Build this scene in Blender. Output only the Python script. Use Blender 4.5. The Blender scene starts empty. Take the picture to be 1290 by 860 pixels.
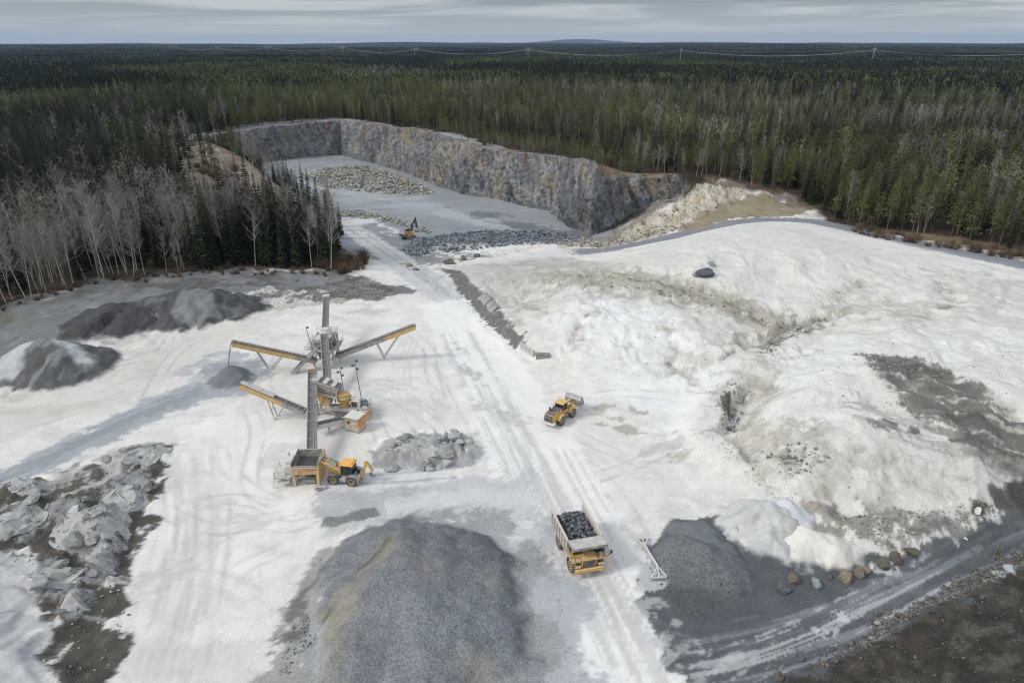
import bpy, bmesh, math, random
import numpy as np
from mathutils import Vector, Matrix, noise as mnoise

# ---------------------------------------------------------------- camera, sky, sun, exposure
SC = bpy.context.scene
COL = SC.collection
CAM_H = 58.0
HAZE = 0.000038
PITCH = math.atan(377.0 / 860.0)
cam_d = bpy.data.cameras.new("camera")
cam_d.sensor_width = 36.0
cam_d.lens = 24.0
cam_d.clip_start = 0.5
cam_d.clip_end = 60000.0
cam = bpy.data.objects.new("camera", cam_d)
COL.objects.link(cam)
cam.location = (0, 0, CAM_H)
cam.rotation_euler = (math.pi / 2 - PITCH, 0, 0)
SC.camera = cam

SUN_ELEV = math.radians(40)
SUN_AZ = math.radians(-108)          # measured from +Y (view direction) clockwise: behind-left of the camera
SC.view_settings.view_transform = 'Standard'
SC.view_settings.look = 'None'
SC.view_settings.gamma = 1.0
SC.view_settings.use_curve_mapping = False
SC.view_settings.exposure = 0.03
SC.render.engine = 'CYCLES'
SC.cycles.use_denoising = True
SC.cycles.max_bounces = 6
SC.cycles.diffuse_bounces = 3
SC.cycles.volume_bounces = 0
SC.cycles.pixel_filter_type = 'BLACKMAN_HARRIS'
SC.cycles.filter_width = 1.15

world = bpy.data.worlds.new("World")
SC.world = world
world.use_nodes = True
wn, wl = world.node_tree.nodes, world.node_tree.links
wn.clear()
w_out = wn.new('ShaderNodeOutputWorld')
w_bg = wn.new('ShaderNodeBackground')
w_bg.inputs['Strength'].default_value = 0.085
w_sky = wn.new('ShaderNodeTexSky')
w_sky.sky_type = 'NISHITA'
w_sky.sun_disc = False
w_sky.sun_elevation = SUN_ELEV
w_sky.sun_rotation = SUN_AZ
w_tc = wn.new('ShaderNodeTexCoord')
w_sep = wn.new('ShaderNodeSeparateXYZ')
wl.new(w_tc.outputs['Generated'], w_sep.inputs[0])
def wmath(op, a, b=None):
    n = wn.new('ShaderNodeMath'); n.operation = op
    for i, v in enumerate((a, b)):
        if v is None: continue
        if isinstance(v, (int, float)): n.inputs[i].default_value = v
        else: wl.new(v, n.inputs[i])
    return n.outputs[0]
zz = wmath('ADD', wmath('MAXIMUM', w_sep.outputs['Z'], 0.0), 0.055)
cx, cy = wmath('DIVIDE', w_sep.outputs['X'], zz), wmath('DIVIDE', w_sep.outputs['Y'], zz)
w_cmb = wn.new('ShaderNodeCombineXYZ')
wl.new(wmath('MULTIPLY', cx, 0.55), w_cmb.inputs[0]); wl.new(cy, w_cmb.inputs[1])
w_n1 = wn.new('ShaderNodeTexNoise'); w_n1.inputs['Scale'].default_value = 0.42
w_n1.inputs['Detail'].default_value = 7.0; w_n1.inputs['Roughness'].default_value = 0.58
w_n1.inputs['Distortion'].default_value = 0.6
wl.new(w_cmb.outputs[0], w_n1.inputs['Vector'])
w_r1 = wn.new('ShaderNodeValToRGB')                 # cloud deck: dark bellies to thin bright gaps
e = w_r1.color_ramp.elements
e[0].position = 0.44; e[0].color = (2.0, 2.45, 3.1, 1)
e[1].position = 0.59; e[1].color = (7.4, 7.6, 7.8, 1)
m = w_r1.color_ramp.elements.new(0.50); m.color = (3.8, 4.4, 5.15, 1)
wl.new(w_n1.outputs['Fac'], w_r1.inputs['Fac'])
w_hz = wn.new('ShaderNodeMapRange')                 # the deck thins towards the horizon
w_hz.inputs['From Min'].default_value = 0.0; w_hz.inputs['From Max'].default_value = 0.075
w_hz.inputs['To Min'].default_value = 0.0; w_hz.inputs['To Max'].default_value = 1.0
wl.new(w_sep.outputs['Z'], w_hz.inputs['Value'])
w_m1 = wn.new('ShaderNodeMix'); w_m1.data_type = 'RGBA'
wl.new(w_hz.outputs[0], w_m1.inputs[0])
w_m1.inputs[6].default_value = (6.1, 6.75, 7.2, 1)
wl.new(w_r1.outputs['Color'], w_m1.inputs[7])
w_m2 = wn.new('ShaderNodeMix'); w_m2.data_type = 'RGBA'
w_m2.inputs[0].default_value = 0.86                 # overcast: the clear sky only tints the deck
wl.new(w_sky.outputs[0], w_m2.inputs[6]); wl.new(w_m1.outputs[2], w_m2.inputs[7])
w_up = wn.new('ShaderNodeMapRange')                 # an overcast sky is brighter overhead than at the horizon
w_up.interpolation_type = 'SMOOTHSTEP'
for k_, v_ in (('From Min', .07), ('From Max', .75), ('To Min', 1.0), ('To Max', 2.35)): w_up.inputs[k_].default_value = v_
wl.new(w_sep.outputs['Z'], w_up.inputs['Value'])
w_sc = wn.new('ShaderNodeVectorMath'); w_sc.operation = 'SCALE'
w_wb = wn.new('ShaderNodeMix'); w_wb.data_type = 'RGBA'; w_wb.blend_type = 'MULTIPLY'
w_wf = wmath('MULTIPLY', wmath('SUBTRACT', w_up.outputs[0], 1.0), .55)       # thick cloud overhead is less blue than the thin deck far off
wl.new(w_wf, w_wb.inputs[0]); wl.new(w_m2.outputs[2], w_wb.inputs[6]); w_wb.inputs[7].default_value = (1.09, 1.0, .91, 1)
wl.new(w_wb.outputs[2], w_sc.inputs[0]); wl.new(w_up.outputs[0], w_sc.inputs['Scale'])
wl.new(w_sc.outputs[0], w_bg.inputs['Color'])
wl.new(w_bg.outputs[0], w_out.inputs['Surface'])

sun_d = bpy.data.lights.new("sun", 'SUN')
sun_d.energy = 1.95
sun_d.angle = math.radians(15)
sun_d.color = (1.0, 0.965, 0.91)
sun = bpy.data.objects.new("sun", sun_d)
COL.objects.link(sun)
sdir = Vector((math.sin(SUN_AZ) * math.cos(SUN_ELEV), math.cos(SUN_AZ) * math.cos(SUN_ELEV), math.sin(SUN_ELEV)))
sun.rotation_euler = (-sdir).to_track_quat('-Z', 'Y').to_euler()
sun.location = sdir * 200

# ---------------------------------------------------------------- numpy noise and small tools
rng = np.random.default_rng(7)
random.seed(7)
_P = rng.permutation(4096).astype(np.int32)
_P2 = np.concatenate([_P, _P])
_G = rng.uniform(0, 2 * np.pi, 4096)
_GX, _GY = np.cos(_G).astype(np.float32), np.sin(_G).astype(np.float32)

def perlin(x, y, seed=0):
    x = np.asarray(x, np.float32); y = np.asarray(y, np.float32)
    xi = np.floor(x).astype(np.int32); yi = np.floor(y).astype(np.int32)
    xf = x - xi; yf = y - yi
    u = xf * xf * xf * (xf * (xf * 6 - 15) + 10); v = yf * yf * yf * (yf * (yf * 6 - 15) + 10)
    xa = (xi + seed * 57) & 4095; xb = (xi + 1 + seed * 57) & 4095
    ya = (yi + seed * 131) & 4095; yb = (yi + 1 + seed * 131) & 4095
    def g(a, b, dx, dy):
        h = _P2[_P2[a] + b]
        return _GX[h] * dx + _GY[h] * dy
    n00 = g(xa, ya, xf, yf); n10 = g(xb, ya, xf - 1, yf)
    n01 = g(xa, yb, xf, yf - 1); n11 = g(xb, yb, xf - 1, yf - 1)
    a = n00 + u * (n10 - n00); b = n01 + u * (n11 - n01)
    return (a + v * (b - a)) * 1.5

def fbm(x, y, octv=4, seed=0, gain=0.5):
    s = 0; a = 1.0; t = 0
    for o in range(octv):
        s = s + a * perlin(x * 2.03 ** o + 13.7 * o, y * 2.03 ** o - 7.1 * o, seed + o); t += a; a *= gain
    return s / t * 1.6

def ridged(x, y, octv=4, seed=0, gain=0.55):
    s = 0; a = 1.0; t = 0
    for o in range(octv):
        s = s + a * (1 - np.abs(perlin(x * 2.07 ** o + 5.3 * o, y * 2.07 ** o + 3.1 * o, seed + o)) * 1.8); t += a; a *= gain
    return s / t

def sstep(a, b, v):
    t = np.clip((v - a) / (b - a), 0, 1)
    return t * t * (3 - 2 * t)

def lin(r, g, b):
    c = np.array([r, g, b], float) / 255
    return np.where(c <= 0.04045, c / 12.92, ((c + 0.055) / 1.055) ** 2.4)

CP, SP = math.cos(PITCH), math.sin(PITCH)
def ray(px, py):
    u = (px - 645.0) / 860.0; v = (430.0 - py) / 860.0
    return np.array([u, CP + v * SP, -SP + v * CP])
def at(px, py, z=0.0):
    """the ground point a surveyed picture position stands for, at height z"""
    d = ray(px, py); t = (z - CAM_H) / d[2]
    return np.array([d[0] * t, d[1] * t])
def project(x, y, z):
    zc = z - CAM_H
    dep = y * CP - zc * SP
    return 645 + 860 * x / dep, 430 - 860 * (y * SP + zc * CP) / dep, dep

def seg_dist(X, Y, pts, closed=False):
    """distance to a polyline, and the running length and signed side at the nearest point"""
    best = np.full(X.shape, 1e9, np.float32); sl = np.zeros(X.shape, np.float32); sd = np.zeros(X.shape, np.float32)
    n = len(pts); L = 0.0
    for i in range(n if closed else n - 1):
        ax, ay = pts[i][0], pts[i][1]; bx, by = pts[(i + 1) % n][0], pts[(i + 1) % n][1]
        ex, ey = bx - ax, by - ay; l2 = ex * ex + ey * ey + 1e-9; l = math.sqrt(l2)
        t = np.clip(((X - ax) * ex + (Y - ay) * ey) / l2, 0, 1)
        dx, dy = X - ax - t * ex, Y - ay - t * ey
        d = np.sqrt(dx * dx + dy * dy)
        m = d < best
        best = np.where(m, d, best); sl = np.where(m, L + t * l, sl)
        sd = np.where(m, (dx * ey - dy * ex) / l, sd)
        L += l
    return best, sl, sd

def inside(X, Y, pts):
    r = np.zeros(X.shape, bool); n = len(pts)
    for i in range(n):
        ax, ay = pts[i][0], pts[i][1]; bx, by = pts[(i + 1) % n][0], pts[(i + 1) % n][1]
        c = ((ay > Y) != (by > Y)) & (X < (bx - ax) * (Y - ay) / (by - ay + 1e-12) + ax)
        r ^= c
    return r

def sdf(X, Y, pts):
    """positive inside"""
    d = seg_dist(X, Y, pts, True)[0]
    return np.where(inside(X, Y, pts), d, -d)

# ---------------------------------------------------------------- object tools
def link(o, parent=None):
    COL.objects.link(o)
    if parent is not None: o.parent = parent
    return o
def tag(o, label=None, cat=None, group=None, kind=None):
    if label: o['label'] = label
    if cat: o['category'] = cat
    if group: o['group'] = group
    if kind: o['kind'] = kind
    return o
def empty(name, loc, rz=0.0, **kw):
    o = bpy.data.objects.new(name, None)
    o.empty_display_size = 0.5
    o.location = loc; o.rotation_euler = (0, 0, rz)
    link(o)
    return tag(o, **kw)
def mesh_np(name, verts, faces, mat=None, smooth=False, col=None, corner=None):
    """verts (n,3); faces: list of arrays (m,k) of the same or differing k"""
    me = bpy.data.meshes.new(name)
    if isinstance(faces, np.ndarray): faces = [faces]
    faces = [f for f in faces if len(f)]
    nl = sum(f.size for f in faces); nf = sum(len(f) for f in faces)
    me.vertices.add(len(verts)); me.loops.add(nl); me.polygons.add(nf)
    me.vertices.foreach_set('co', np.ascontiguousarray(verts, np.float32).ravel())
    me.loops.foreach_set('vertex_index', np.concatenate([f.ravel() for f in faces]).astype(np.int32))
    ls = []; s = 0
    for f in faces:
        ls.append(s + np.arange(len(f)) * f.shape[1]); s += f.size
    me.polygons.foreach_set('loop_start', np.concatenate(ls).astype(np.int32))
    if smooth: me.polygons.foreach_set('use_smooth', np.ones(nf, bool))
    me.update(calc_edges=True)
    if col is not None:
        a = me.color_attributes.new('Col', 'FLOAT_COLOR', 'POINT')
        a.data.foreach_set('color', np.ascontiguousarray(col, np.float32).ravel())
    if mat: me.materials.append(mat)
    return me
def mesh_obj(name, me, parent=None, **kw):
    o = bpy.data.objects.new(name, me)
    link(o, parent)
    return tag(o, **kw)
def copy_tree(o, parent=None):
    c = o.copy(); COL.objects.link(c)
    if parent is not None: c.parent = parent
    for ch in list(o.children): copy_tree(ch, c)
    return c
# ---------------------------------------------------------------- terrain: heights
def grow(start, stop, s0, k):
    out = [start]; s = s0
    while abs(out[-1]) < abs(stop):
        out.append(out[-1] + math.copysign(s, stop)); s *= k
    return out
def spaced(a, b, f):
    out = [a]
    while out[-1] < b: out.append(out[-1] + f(out[-1]))
    return out
_xpos = spaced(0.0, 230.0, lambda v: 0.29 if v < 75 else 0.29 + (v - 75) * 0.006)
_xpos = _xpos + grow(_xpos[-1], 14000, 1.6, 1.09)[1:]
XS = np.array([-v for v in _xpos[:0:-1]] + _xpos)
_y = spaced(34.0, 480.0, lambda v: 0.23 + max(0, v - 50) * 0.0034)
_y = _y + grow(_y[-1], 15000, 2.2, 1.07)[1:]
_yb = [34.0 - v for v in grow(0.0, 700, 1.0, 1.25)[1:]]
YS = np.array(_yb[::-1] + _y)
NX, NY = len(XS), len(YS)
GX, GY = np.meshgrid(XS, YS)
GX = GX.astype(np.float32); GY = GY.astype(np.float32)

# surveyed spot heights (picture position, height over the yard)
SPOTS = [
 # haul road behind the right mound
 (750,318,.5),(800,308,1),(850,300,2),(900,287,3),(1010,276,4.2),(1100,293,4.2),(1200,312,4.2),(1290,330,4.2),
 # crest of the back mound
 (775,327,2.4),(825,315,4.4),(880,298,6.4),(937,283,7.6),(985,284,7.7),(1040,297,6.8),(1120,316,5.6),(1200,331,4.9),(1290,348,4.4),
 (800,350,5.2),(870,340,6.6),(940,320,7.6),(1020,330,7),(1120,350,6),(1220,370,6),(1290,385,6),
 # drain between the mounds
 (700,340,3.6),(760,350,4.3),(850,365,3.8),(930,388,3.2),(985,412,2.6),(1040,405,3.2),(960,440,2.6),
 # middle mound
 (660,370,2.6),(640,347,2.4),(605,338,1.4),(700,385,3.8),(760,385,4.6),(830,400,4.2),(900,420,3.6),(690,425,2.6),(760,435,3.0),
 (592,347,1.9),(620,375,2.2),(650,405,2.4),(662,420,2.3),(578,366,0),(605,396,0),(850,460,2),(740,480,.6),(650,448,0),(672,460,0),(696,463,0),(638,432,0),(668,424,2.3),(690,438,2.1),(700,448,1.4),(820,490,.6),(900,480,1.5),(900,520,.6),(870,430,3.4),
 # front mound
 (1000,440,4.6),(1060,430,6.4),(1120,425,7),(1180,440,7.2),(1250,430,7.2),(1290,470,7),
 (1000,500,4.8),(1080,490,6.4),(1160,500,6.6),(1240,530,5.6),(1290,560,4.6),(945,490,2.5),(925,520,1.4),(930,560,1.5),(990,560,3.5),
 (1060,570,4.6),(1140,580,4.6),(1210,580,4.2),(960,610,1.6),(1020,630,2.2),(1100,640,2.4),(1180,640,2.2),(1240,620,2),
 (900,610,.3),(920,650,.2),(1000,668,.5),(1110,668,.4),(1200,662,.0),(1290,595,2.6),(1290,625,.2),
 # lower haul road
 (1290,665,-1.2),(1200,700,-1.2),(1100,740,-1.2),(1000,770,-1),(900,800,-.5),(860,830,-.1),(950,720,-.5),(1290,800,-1.3),(1150,850,-1.3),
 # yard
 (300,460,0),(420,460,0),(520,400,0),(560,460,0),(600,520,0),(400,540,0),(500,560,0),(660,560,0),(720,560,0),(820,560,0),(860,640,0),
 (780,640,0),(780,760,0),(700,760,0),(620,640,0),(700,840,0),(820,830,0),(300,600,0),(250,700,0),(200,850,0),(330,700,0),(440,640,0),
 (450,850,0),(570,850,0),(100,520,0),(20,560,0),(200,500,0),(100,480,.3),(440,420,0),
 # rough ground bottom left
 (100,640,1),(30,640,1),(60,720,1.1),(130,720,.6),(20,780,1.6),(60,850,1.6),(130,850,.3),(170,600,.7),
 # ground in front of the left wood
 (30,420,1.4),(150,380,1.8),(250,360,1.6),(350,350,1.3),(430,345,.9),(350,385,.6),(450,375,.4),(480,345,.2),(200,430,.3),
 # ramp
 (600,400,0),(620,450,0),(560,370,0),(530,345,-.1),(500,320,-1),(470,300,-2.2),(440,285,-3.4),
 # pit floor
 (420,270,-4),(480,250,-4),(560,270,-4),(640,285,-4),(700,290,-4),(740,296,-4),(430,210,-4),(330,215,-4),(520,240,-4),(520,285,-3.8),
 (600,290,-3.8),(430,190,-4),(280,205,-4),(380,232,-4),
 (560,310,-2),(620,308,-1.3),(700,305,-1),(540,330,-.7),(640,328,.6),
 # rock slope at the end of the face
 (765,306,-1.5),(800,292,.2),(830,272,3),(860,252,6.5),(900,242,8.4),(880,270,3.8),(950,262,4.4),(1000,256,4.8),(920,280,3.6),(900,225,11.5),
 (960,240,8),(1030,266,4.4),
]
_sp = np.array([[*at(a, b, c), c] for a, b, c in SPOTS])
for X_, Y_, Z_ in [(-60, 20, 0), (0, 15, 0), (60, 20, -.5), (-150, 60, 1.5), (140, 60, -1), (220, 120, 4), (-260, 300, 0), (0, 460, -4), (-150, 460, -4)]:
    _sp = np.vstack([_sp, [X_, Y_, Z_]])
def tps_fit(p, z, lam):
    n = len(p)
    d2 = ((p[:, None] - p[None]) ** 2).sum(-1)
    K = np.where(d2 > 0, 0.5 * d2 * np.log(d2 + 1e-12), 0) + lam * np.eye(n)
    P = np.hstack([np.ones((n, 1)), p])
    A = np.block([[K, P], [P.T, np.zeros((3, 3))]])
    return np.linalg.solve(A, np.concatenate([z, np.zeros(3)]))
_pn = _sp[:, :2] / 100.0
_w = tps_fit(_pn, _sp[:, 2], 4e-4)
def tps_eval(X, Y):
    r = np.zeros(X.shape)
    x, y = X / 100.0, Y / 100.0
    for i, (a, b) in enumerate(_pn):
        d2 = (x - a) ** 2 + (y - b) ** 2
        r += _w[i] * 0.5 * d2 * np.log(d2 + 1e-12)
    return r + _w[-3] + _w[-2] * x + _w[-1] * y
_cx = np.linspace(-280, 280, 225); _cy = np.linspace(0, 500, 251)
_cg = tps_eval(*np.meshgrid(_cx, _cy))
def bilin(gx, gy, G, X, Y):
    i = np.clip(np.searchsorted(gx, X) - 1, 0, len(gx) - 2); j = np.clip(np.searchsorted(gy, Y) - 1, 0, len(gy) - 2)
    u = np.clip((X - gx[i]) / (gx[i + 1] - gx[i]), 0, 1); v = np.clip((Y - gy[j]) / (gy[j + 1] - gy[j]), 0, 1)
    return (G[j, i] * (1 - u) + G[j, i + 1] * u) * (1 - v) + (G[j + 1, i] * (1 - u) + G[j + 1, i + 1] * u) * v

# quarry face: foot of the wall and the height of its top, (picture x, foot y, top y)
FACE = [(246,209,176),(284,208,168),(299,207,166),(345,203,160),(385,198,156),(412,196,153),(430,195,152),(434,197,153),(452,202,155),(470,206,157),(519,221,163),
        (549,236,169),(582,247,181),(604,253,187),(638,260,192),(690,274,197),(722,289,200),(744,298,203)]
FOOT, FTOP = [], []
for px, pb, pt in FACE:
    f = at(px, pb, -4.0); dist = math.hypot(*f)
    k = (dist + 3.0) / dist
    d = ray(px, pt); t = f[1] * k / d[1]
    FOOT.append(f); FTOP.append(CAM_H + d[2] * t)
# the end of the face turns towards the right and climbs out of the pit
for px, pb, zb, zt in [(766, 291, -2.4, 15.2), (790, 276, .4, 14.6), (822, 256, 5.5, 14.2), (848, 238, 9.5, 13.8), (866, 230, 11.5, 13.0)]:
    FOOT.append(at(px, pb, zb)); FTOP.append(zt)
FOOT = np.array(FOOT); FTOP = np.array(FTOP)

PLATEAU = [(f[0], f[1], z) for f, z in zip(FOOT, FTOP)]
for px, py, z in [(0,388,1.8),(60,374,2),(130,354,2.2),(230,345,2),(300,338,1.6),(380,340,1.2),(425,338,1),(1030,268,4.4),(1035,279,4.4),
                  (1100,289,5),(1200,302,5.2),(1290,312,5.5),(960,246,8)]:
    PLATEAU.append((*at(px, py, z), z))
for p in [(-190,330,9),(-150,250,4),(-260,250,7),(-330,420,14),(-400,200,6),(240,330,9),(320,260,8),(250,180,6),(400,420,12),(0,640,17),(-300,640,17),(300,640,15),
          (0,1200,15),(-900,1000,15),(900,1000,14),(-140,280,5),(-118,262,2)]:
    PLATEAU.append(p)
PLATEAU = np.array(PLATEAU)
def plateau(X, Y):
    n = 0; d = 0
    for a, b, z in PLATEAU:
        w = 1.0 / (((X - a) ** 2 + (Y - b) ** 2) ** 1.5 + 30.0)
        n = n + w * z; d = d + w
    r = n / d
    far = np.sqrt(X * X + Y * Y)
    k = sstep(600, 1800, far)
    return r + k * 5 * fbm(X / 900, Y / 900, 3, 40) + sstep(2500, 8000, far) * 32 * (fbm(X / 3200, Y / 3200, 3, 44) + 0.12)

QUARRY = [at(0,388,1.8),at(60,374,2),at(130,354,2.2),at(230,345,2),at(300,338,1.6),at(380,340,1.2),at(425,338,1),
          at(446,318,-1),at(436,300,-3),at(404,270,-4),at(344,234,-4),at(292,214,-4)] + [p for p in FOOT] + \
         [at(905,226,11.3),at(945,240,8.2),at(990,250,5.2),at(1030,266,4.4),at(1036,279,4.4),at(1100,289,5),at(1200,302,5.2),at(1290,312,5.5),
          at(1420,330,5.5),np.array([330.,130.]),np.array([260.,-40.]),np.array([0.,-120.]),np.array([-200.,-40.]),np.array([-330.,120.]),at(-120,408,1.8)]
FLOOR_PTS = FOOT

NEAR = (np.abs(GX) < 300) & (GY > -5) & (GY < 500)
H = plateau(GX, GY)
sd_q = np.full(GX.shape, -500.0)
sd_q[NEAR] = sdf(GX[NEAR], GY[NEAR], QUARRY)
fd, fs, _ = seg_dist(GX[NEAR], GY[NEAR], FOOT)
soft = 3.2 + 9.0 * sstep(4, 22, fd)
inner = bilin(_cx, _cy, _cg, GX[NEAR], GY[NEAR])
out = sstep(0.0, 1.0, (-sd_q[NEAR] - 2.2 * (1 - sstep(4, 22, fd))) / soft)
H[NEAR] = inner * (1 - out) + H[NEAR] * out
nearq = (sd_q <= -500) & (np.abs(GX) < 320) & (GY < 40)
H[nearq] = 0.0

# relief: rough rock, rills on the mounds, wheel-worn yard
def blob(px, py, z, rx, ry=None):
    c = at(px, py, z); ry = ry or rx
    return np.exp(-(((GX[NEAR] - c[0]) / rx) ** 2 + ((GY[NEAR] - c[1]) / ry) ** 2))
nx, ny = GX[NEAR], GY[NEAR]
inq = sstep(-6, 4, sd_q[NEAR])
def poly_mask(pts, soft=4.0, z=0.0):
    return sstep(-soft, soft, sdf(nx, ny, [at(*p, z) if len(p) == 2 else at(*p) for p in pts]) + 2.0 * fbm(nx / 8, ny / 8, 3, 3))
m_right = poly_mask([(590,345),(640,335),(770,325,3),(937,280,8),(1290,340,5),(1330,620,2),(1240,640,1),(1000,665,0),(930,640,0),(905,560,0),(900,500,1),(760,465,1),(700,445,2),(600,360)], 5, 2)
m_leftlow = poly_mask([(-40,610),(80,600),(190,560),(205,600),(170,680),(150,760),(140,880),(-60,880)], 2)
m_leftback = poly_mask([(-60,400),(130,354),(300,340),(430,342),(480,352),(470,378),(330,392),(190,440),(-60,520)], 4, 1)
m_slope = poly_mask([(740,308,-1),(770,296,-2),(850,240,8),(905,228,10),(940,245,8),(905,262,5),(850,285,3),(780,304,0)], 2.5, 2)
m_tan = poly_mask([(850,285,3),(905,250,7),(950,240,7),(1020,262,4),(1000,275,4),(900,285,3)], 3, 4)
m_lump = poly_mask([(478,560),(500,552),(590,548),(590,582),(560,588),(478,586)], 1)
m_front = poly_mask([(330,860),(370,740),(420,680),(520,650),(640,650),(680,720),(680,880)], 2)
micro = 0.05 * fbm(nx / 3.5, ny / 3.5, 3, 11)
wx, wy = nx + 3 * fbm(nx / 9, ny / 9, 2, 21), ny + 3 * fbm(nx / 9, ny / 9, 2, 22)
hum = ridged(wx / 17, wy / 17, 4, 30)
h_add = micro * inq
far_soft = 1 - .75 * sstep(165, 185, ny)
h_add += m_right * far_soft * (1.3 * fbm(wx / 18, wy / 18, 4, 31) + 1.15 * (hum - 0.6) + 0.24 * (ridged(wx / 2.2, wy / 7.5, 4, 35, .65) - .5) + .30 * (ridged(wx / 5, wy / 12, 4, 52, .6) - .55) + .09 * fbm(nx / 1.5, ny / 1.8, 3, 53, .7))
h_add += m_leftlow * (0.9 * fbm(wx / 7, wy / 7, 4, 33) + 0.55 * np.maximum(0, ridged(wx / 6, wy / 6, 3, 34) - 0.45) * 2)
h_add += m_leftback * (0.5 * fbm(wx / 10, wy / 10, 4, 36) + 0.35 * ridged(wx / 4, wy / 4, 3, 37) - 0.2)
h_add += m_slope * (1.6 * fbm(wx / 7, wy / 7, 4, 38) + 1.9 * (ridged(wx / 5, wy / 3.4, 4, 39, .65) - 0.5))
h_add += m_tan * 0.4 * fbm(wx / 7, wy / 7, 4, 42)
h_add += m_lump * (1.5 + 1.4 * (ridged(wx / 3.6, wy / 3.6, 4, 43) - 0.5))
h_add += 0.25 * (1 - inq) * fbm(nx / 12, ny / 12, 3, 45)
# scarps that run across the mounds (undercut lips seen in the middle and at the left edge of the front mound)
def scarp(pts, drop, width, z=2.0):
    """ground falls by drop on the right-hand side of the line, fading out behind"""
    P = [at(*p) if len(p) == 3 else at(*p, z) for p in pts]
    d, s, sg = seg_dist(nx, ny, P)
    L = sum(math.dist(P[i], P[i + 1]) for i in range(len(P) - 1))
    sg = sg + 0.9 * fbm(nx / 4, ny / 4, 3, 51)
    fade = sstep(0, L * .12, s) * sstep(0, L * .12, L - s) * (1 - sstep(width * .4, width, d))
    return fade * drop * (sstep(-.55, .55, sg) - 0.5)
h_add += scarp([(1015,395,4),(975,408,3.4),(965,425,3),(935,440,3),(905,428,3)], -1.8, 9)
h_add += scarp([(960,472,3),(925,492,2.4),(912,505,2),(918,520,1.6),(902,545,1),(935,570,1.6),(950,590,1.8)], 2.4, 8)
h_add += scarp([(660,352,3),(760,345,4.4),(830,356,4.4),(900,372,4),(950,388,3.6)], 1.6, 9)
h_add += scarp([(1085,448,6.5),(1150,470,6.6),(1230,510,6),(1290,545,5)], 1.3, 12)
h_add += scarp([(1040,655,1.2),(1110,650,1.6),(1180,640,2),(1235,628,1.6)], 1.8, 7)
def carve(pts, depth, width, z=3.0):
    P = [at(*p) if len(p) == 3 else at(*p, z) for p in pts]
    d, s, _ = seg_dist(nx + 2.2 * fbm(nx / 6, ny / 6, 3, 55), ny + 2.2 * fbm(nx / 6, ny / 6, 3, 56), P)
    L = sum(math.dist(P[i], P[i + 1]) for i in range(len(P) - 1))
    return -depth * np.maximum(0, 1 - d / width) ** 1.3 * sstep(0, L * .2, s) * sstep(0, L * .1, L - s) * (.75 + .5 * fbm(nx / 3, ny / 3, 3, 57))
CHANNELS = [([(1060,392,4),(1035,402,3.6),(1000,412,3),(965,432,2.6),(935,452,2)], 1.9, 5), ([(700,345,3.6),(780,352,4.2),(850,362,3.8),(920,382,3.2),(985,408,2.8)], 1.3, 7),
            ([(1100,350,6),(1060,375,5),(1045,398,3.6)], 1.2, 6), ([(1090,446,6.6),(1150,478,6.5),(1220,520,5.6),(1300,580,4)], 1.0, 7),
            ([(1100,452,6.4),(1180,500,6.2),(1260,560,4.6)], .8, 4), ([(1160,455,6.8),(1230,500,6),(1310,560,4.6)], .8, 5),
            ([(1040,530,4.6),(1000,556,3.4),(960,580,2)], 1.1, 5), ([(1080,560,4.4),(1050,600,3),(1020,640,1.6)], .9, 5), ([(1140,560,4.6),(1120,610,3),(1110,648,1.6)], .8, 5),
            ([(980,470,3.6),(945,500,2.2),(915,530,1.2)], 1.2, 4), ([(760,385,4.6),(730,420,3),(715,450,1.4)], .7, 4), ([(840,400,4.2),(845,440,2.6),(850,480,1)], .7, 5),
            ([(1180,345,6),(1200,380,6),(1160,405,6)], .9, 6), ([(640,340,2.4),(660,370,2.8),(690,400,3.4)], .8, 4), ([(620,345,2),(650,385,2.6)], .6, 3)]
_ch = 0
for a_, b_, c_ in CHANNELS: _ch = _ch + carve(a_, b_, c_)
h_add += _ch
# humps of bedrock that stand out of the dark soil bottom left, and the soil bank below the lower road
HUMPS = [[(5,640),(50,632),(56,660),(30,684),(5,680)], [(60,640),(110,630),(150,660),(130,690),(90,700),(70,680)], [(130,605),(185,590),(185,620),(160,660),(130,650)],
         [(40,715),(80,705),(105,730),(100,755),(60,755),(40,740)], [(120,580),(200,556),(210,568),(160,590)], [(100,655),(135,645),(160,690),(120,720)],
         [(80,755),(110,750),(112,775),(90,775)], [(10,610),(50,604),(60,622),(20,628)], [(110,700),(140,700),(140,730),(115,730)]]
for hp_ in HUMPS:
    mk = sstep(-.9, 1.2, sdf(nx, ny, [at(a, b, 1.0) for a, b in hp_]) + 1.3 * fbm(nx / 3, ny / 3, 4, 58))
    h_add += mk * (.75 + .9 * (ridged(nx / 3.0 + .3 * ny, ny / 2.2, 4, 59, .65) - .5))
_soil = sstep(-1.2, 1.5, sdf(nx, ny, [at(a, b, -1.2) for a, b in [(1440,650),(1340,690),(1240,740),(1120,800),(1000,855),(960,900),(1100,1100),(1600,1000),(1600,700)]]) + .8 * fbm(nx / 3, ny / 3, 3, 68))
h_add += _soil * (.7 + .45 * fbm(nx / 4, ny / 4, 4, 69, .65))
H[NEAR] += h_add
# the haul road was cut level in front of the block wall and the slabs
_cut = sstep(-.5, .5, sdf(nx, ny, [at(*p) for p in [(556,358),(583,366),(620,404),(654,444),(673,457),(696,460),(716,468),(700,490),(640,490),(600,430),(560,380)]]))
H[NEAR] = np.where(H[NEAR] > .06, H[NEAR] * (1 - _cut) + .06 * _cut, H[NEAR])
HQ = H.copy()

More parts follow.
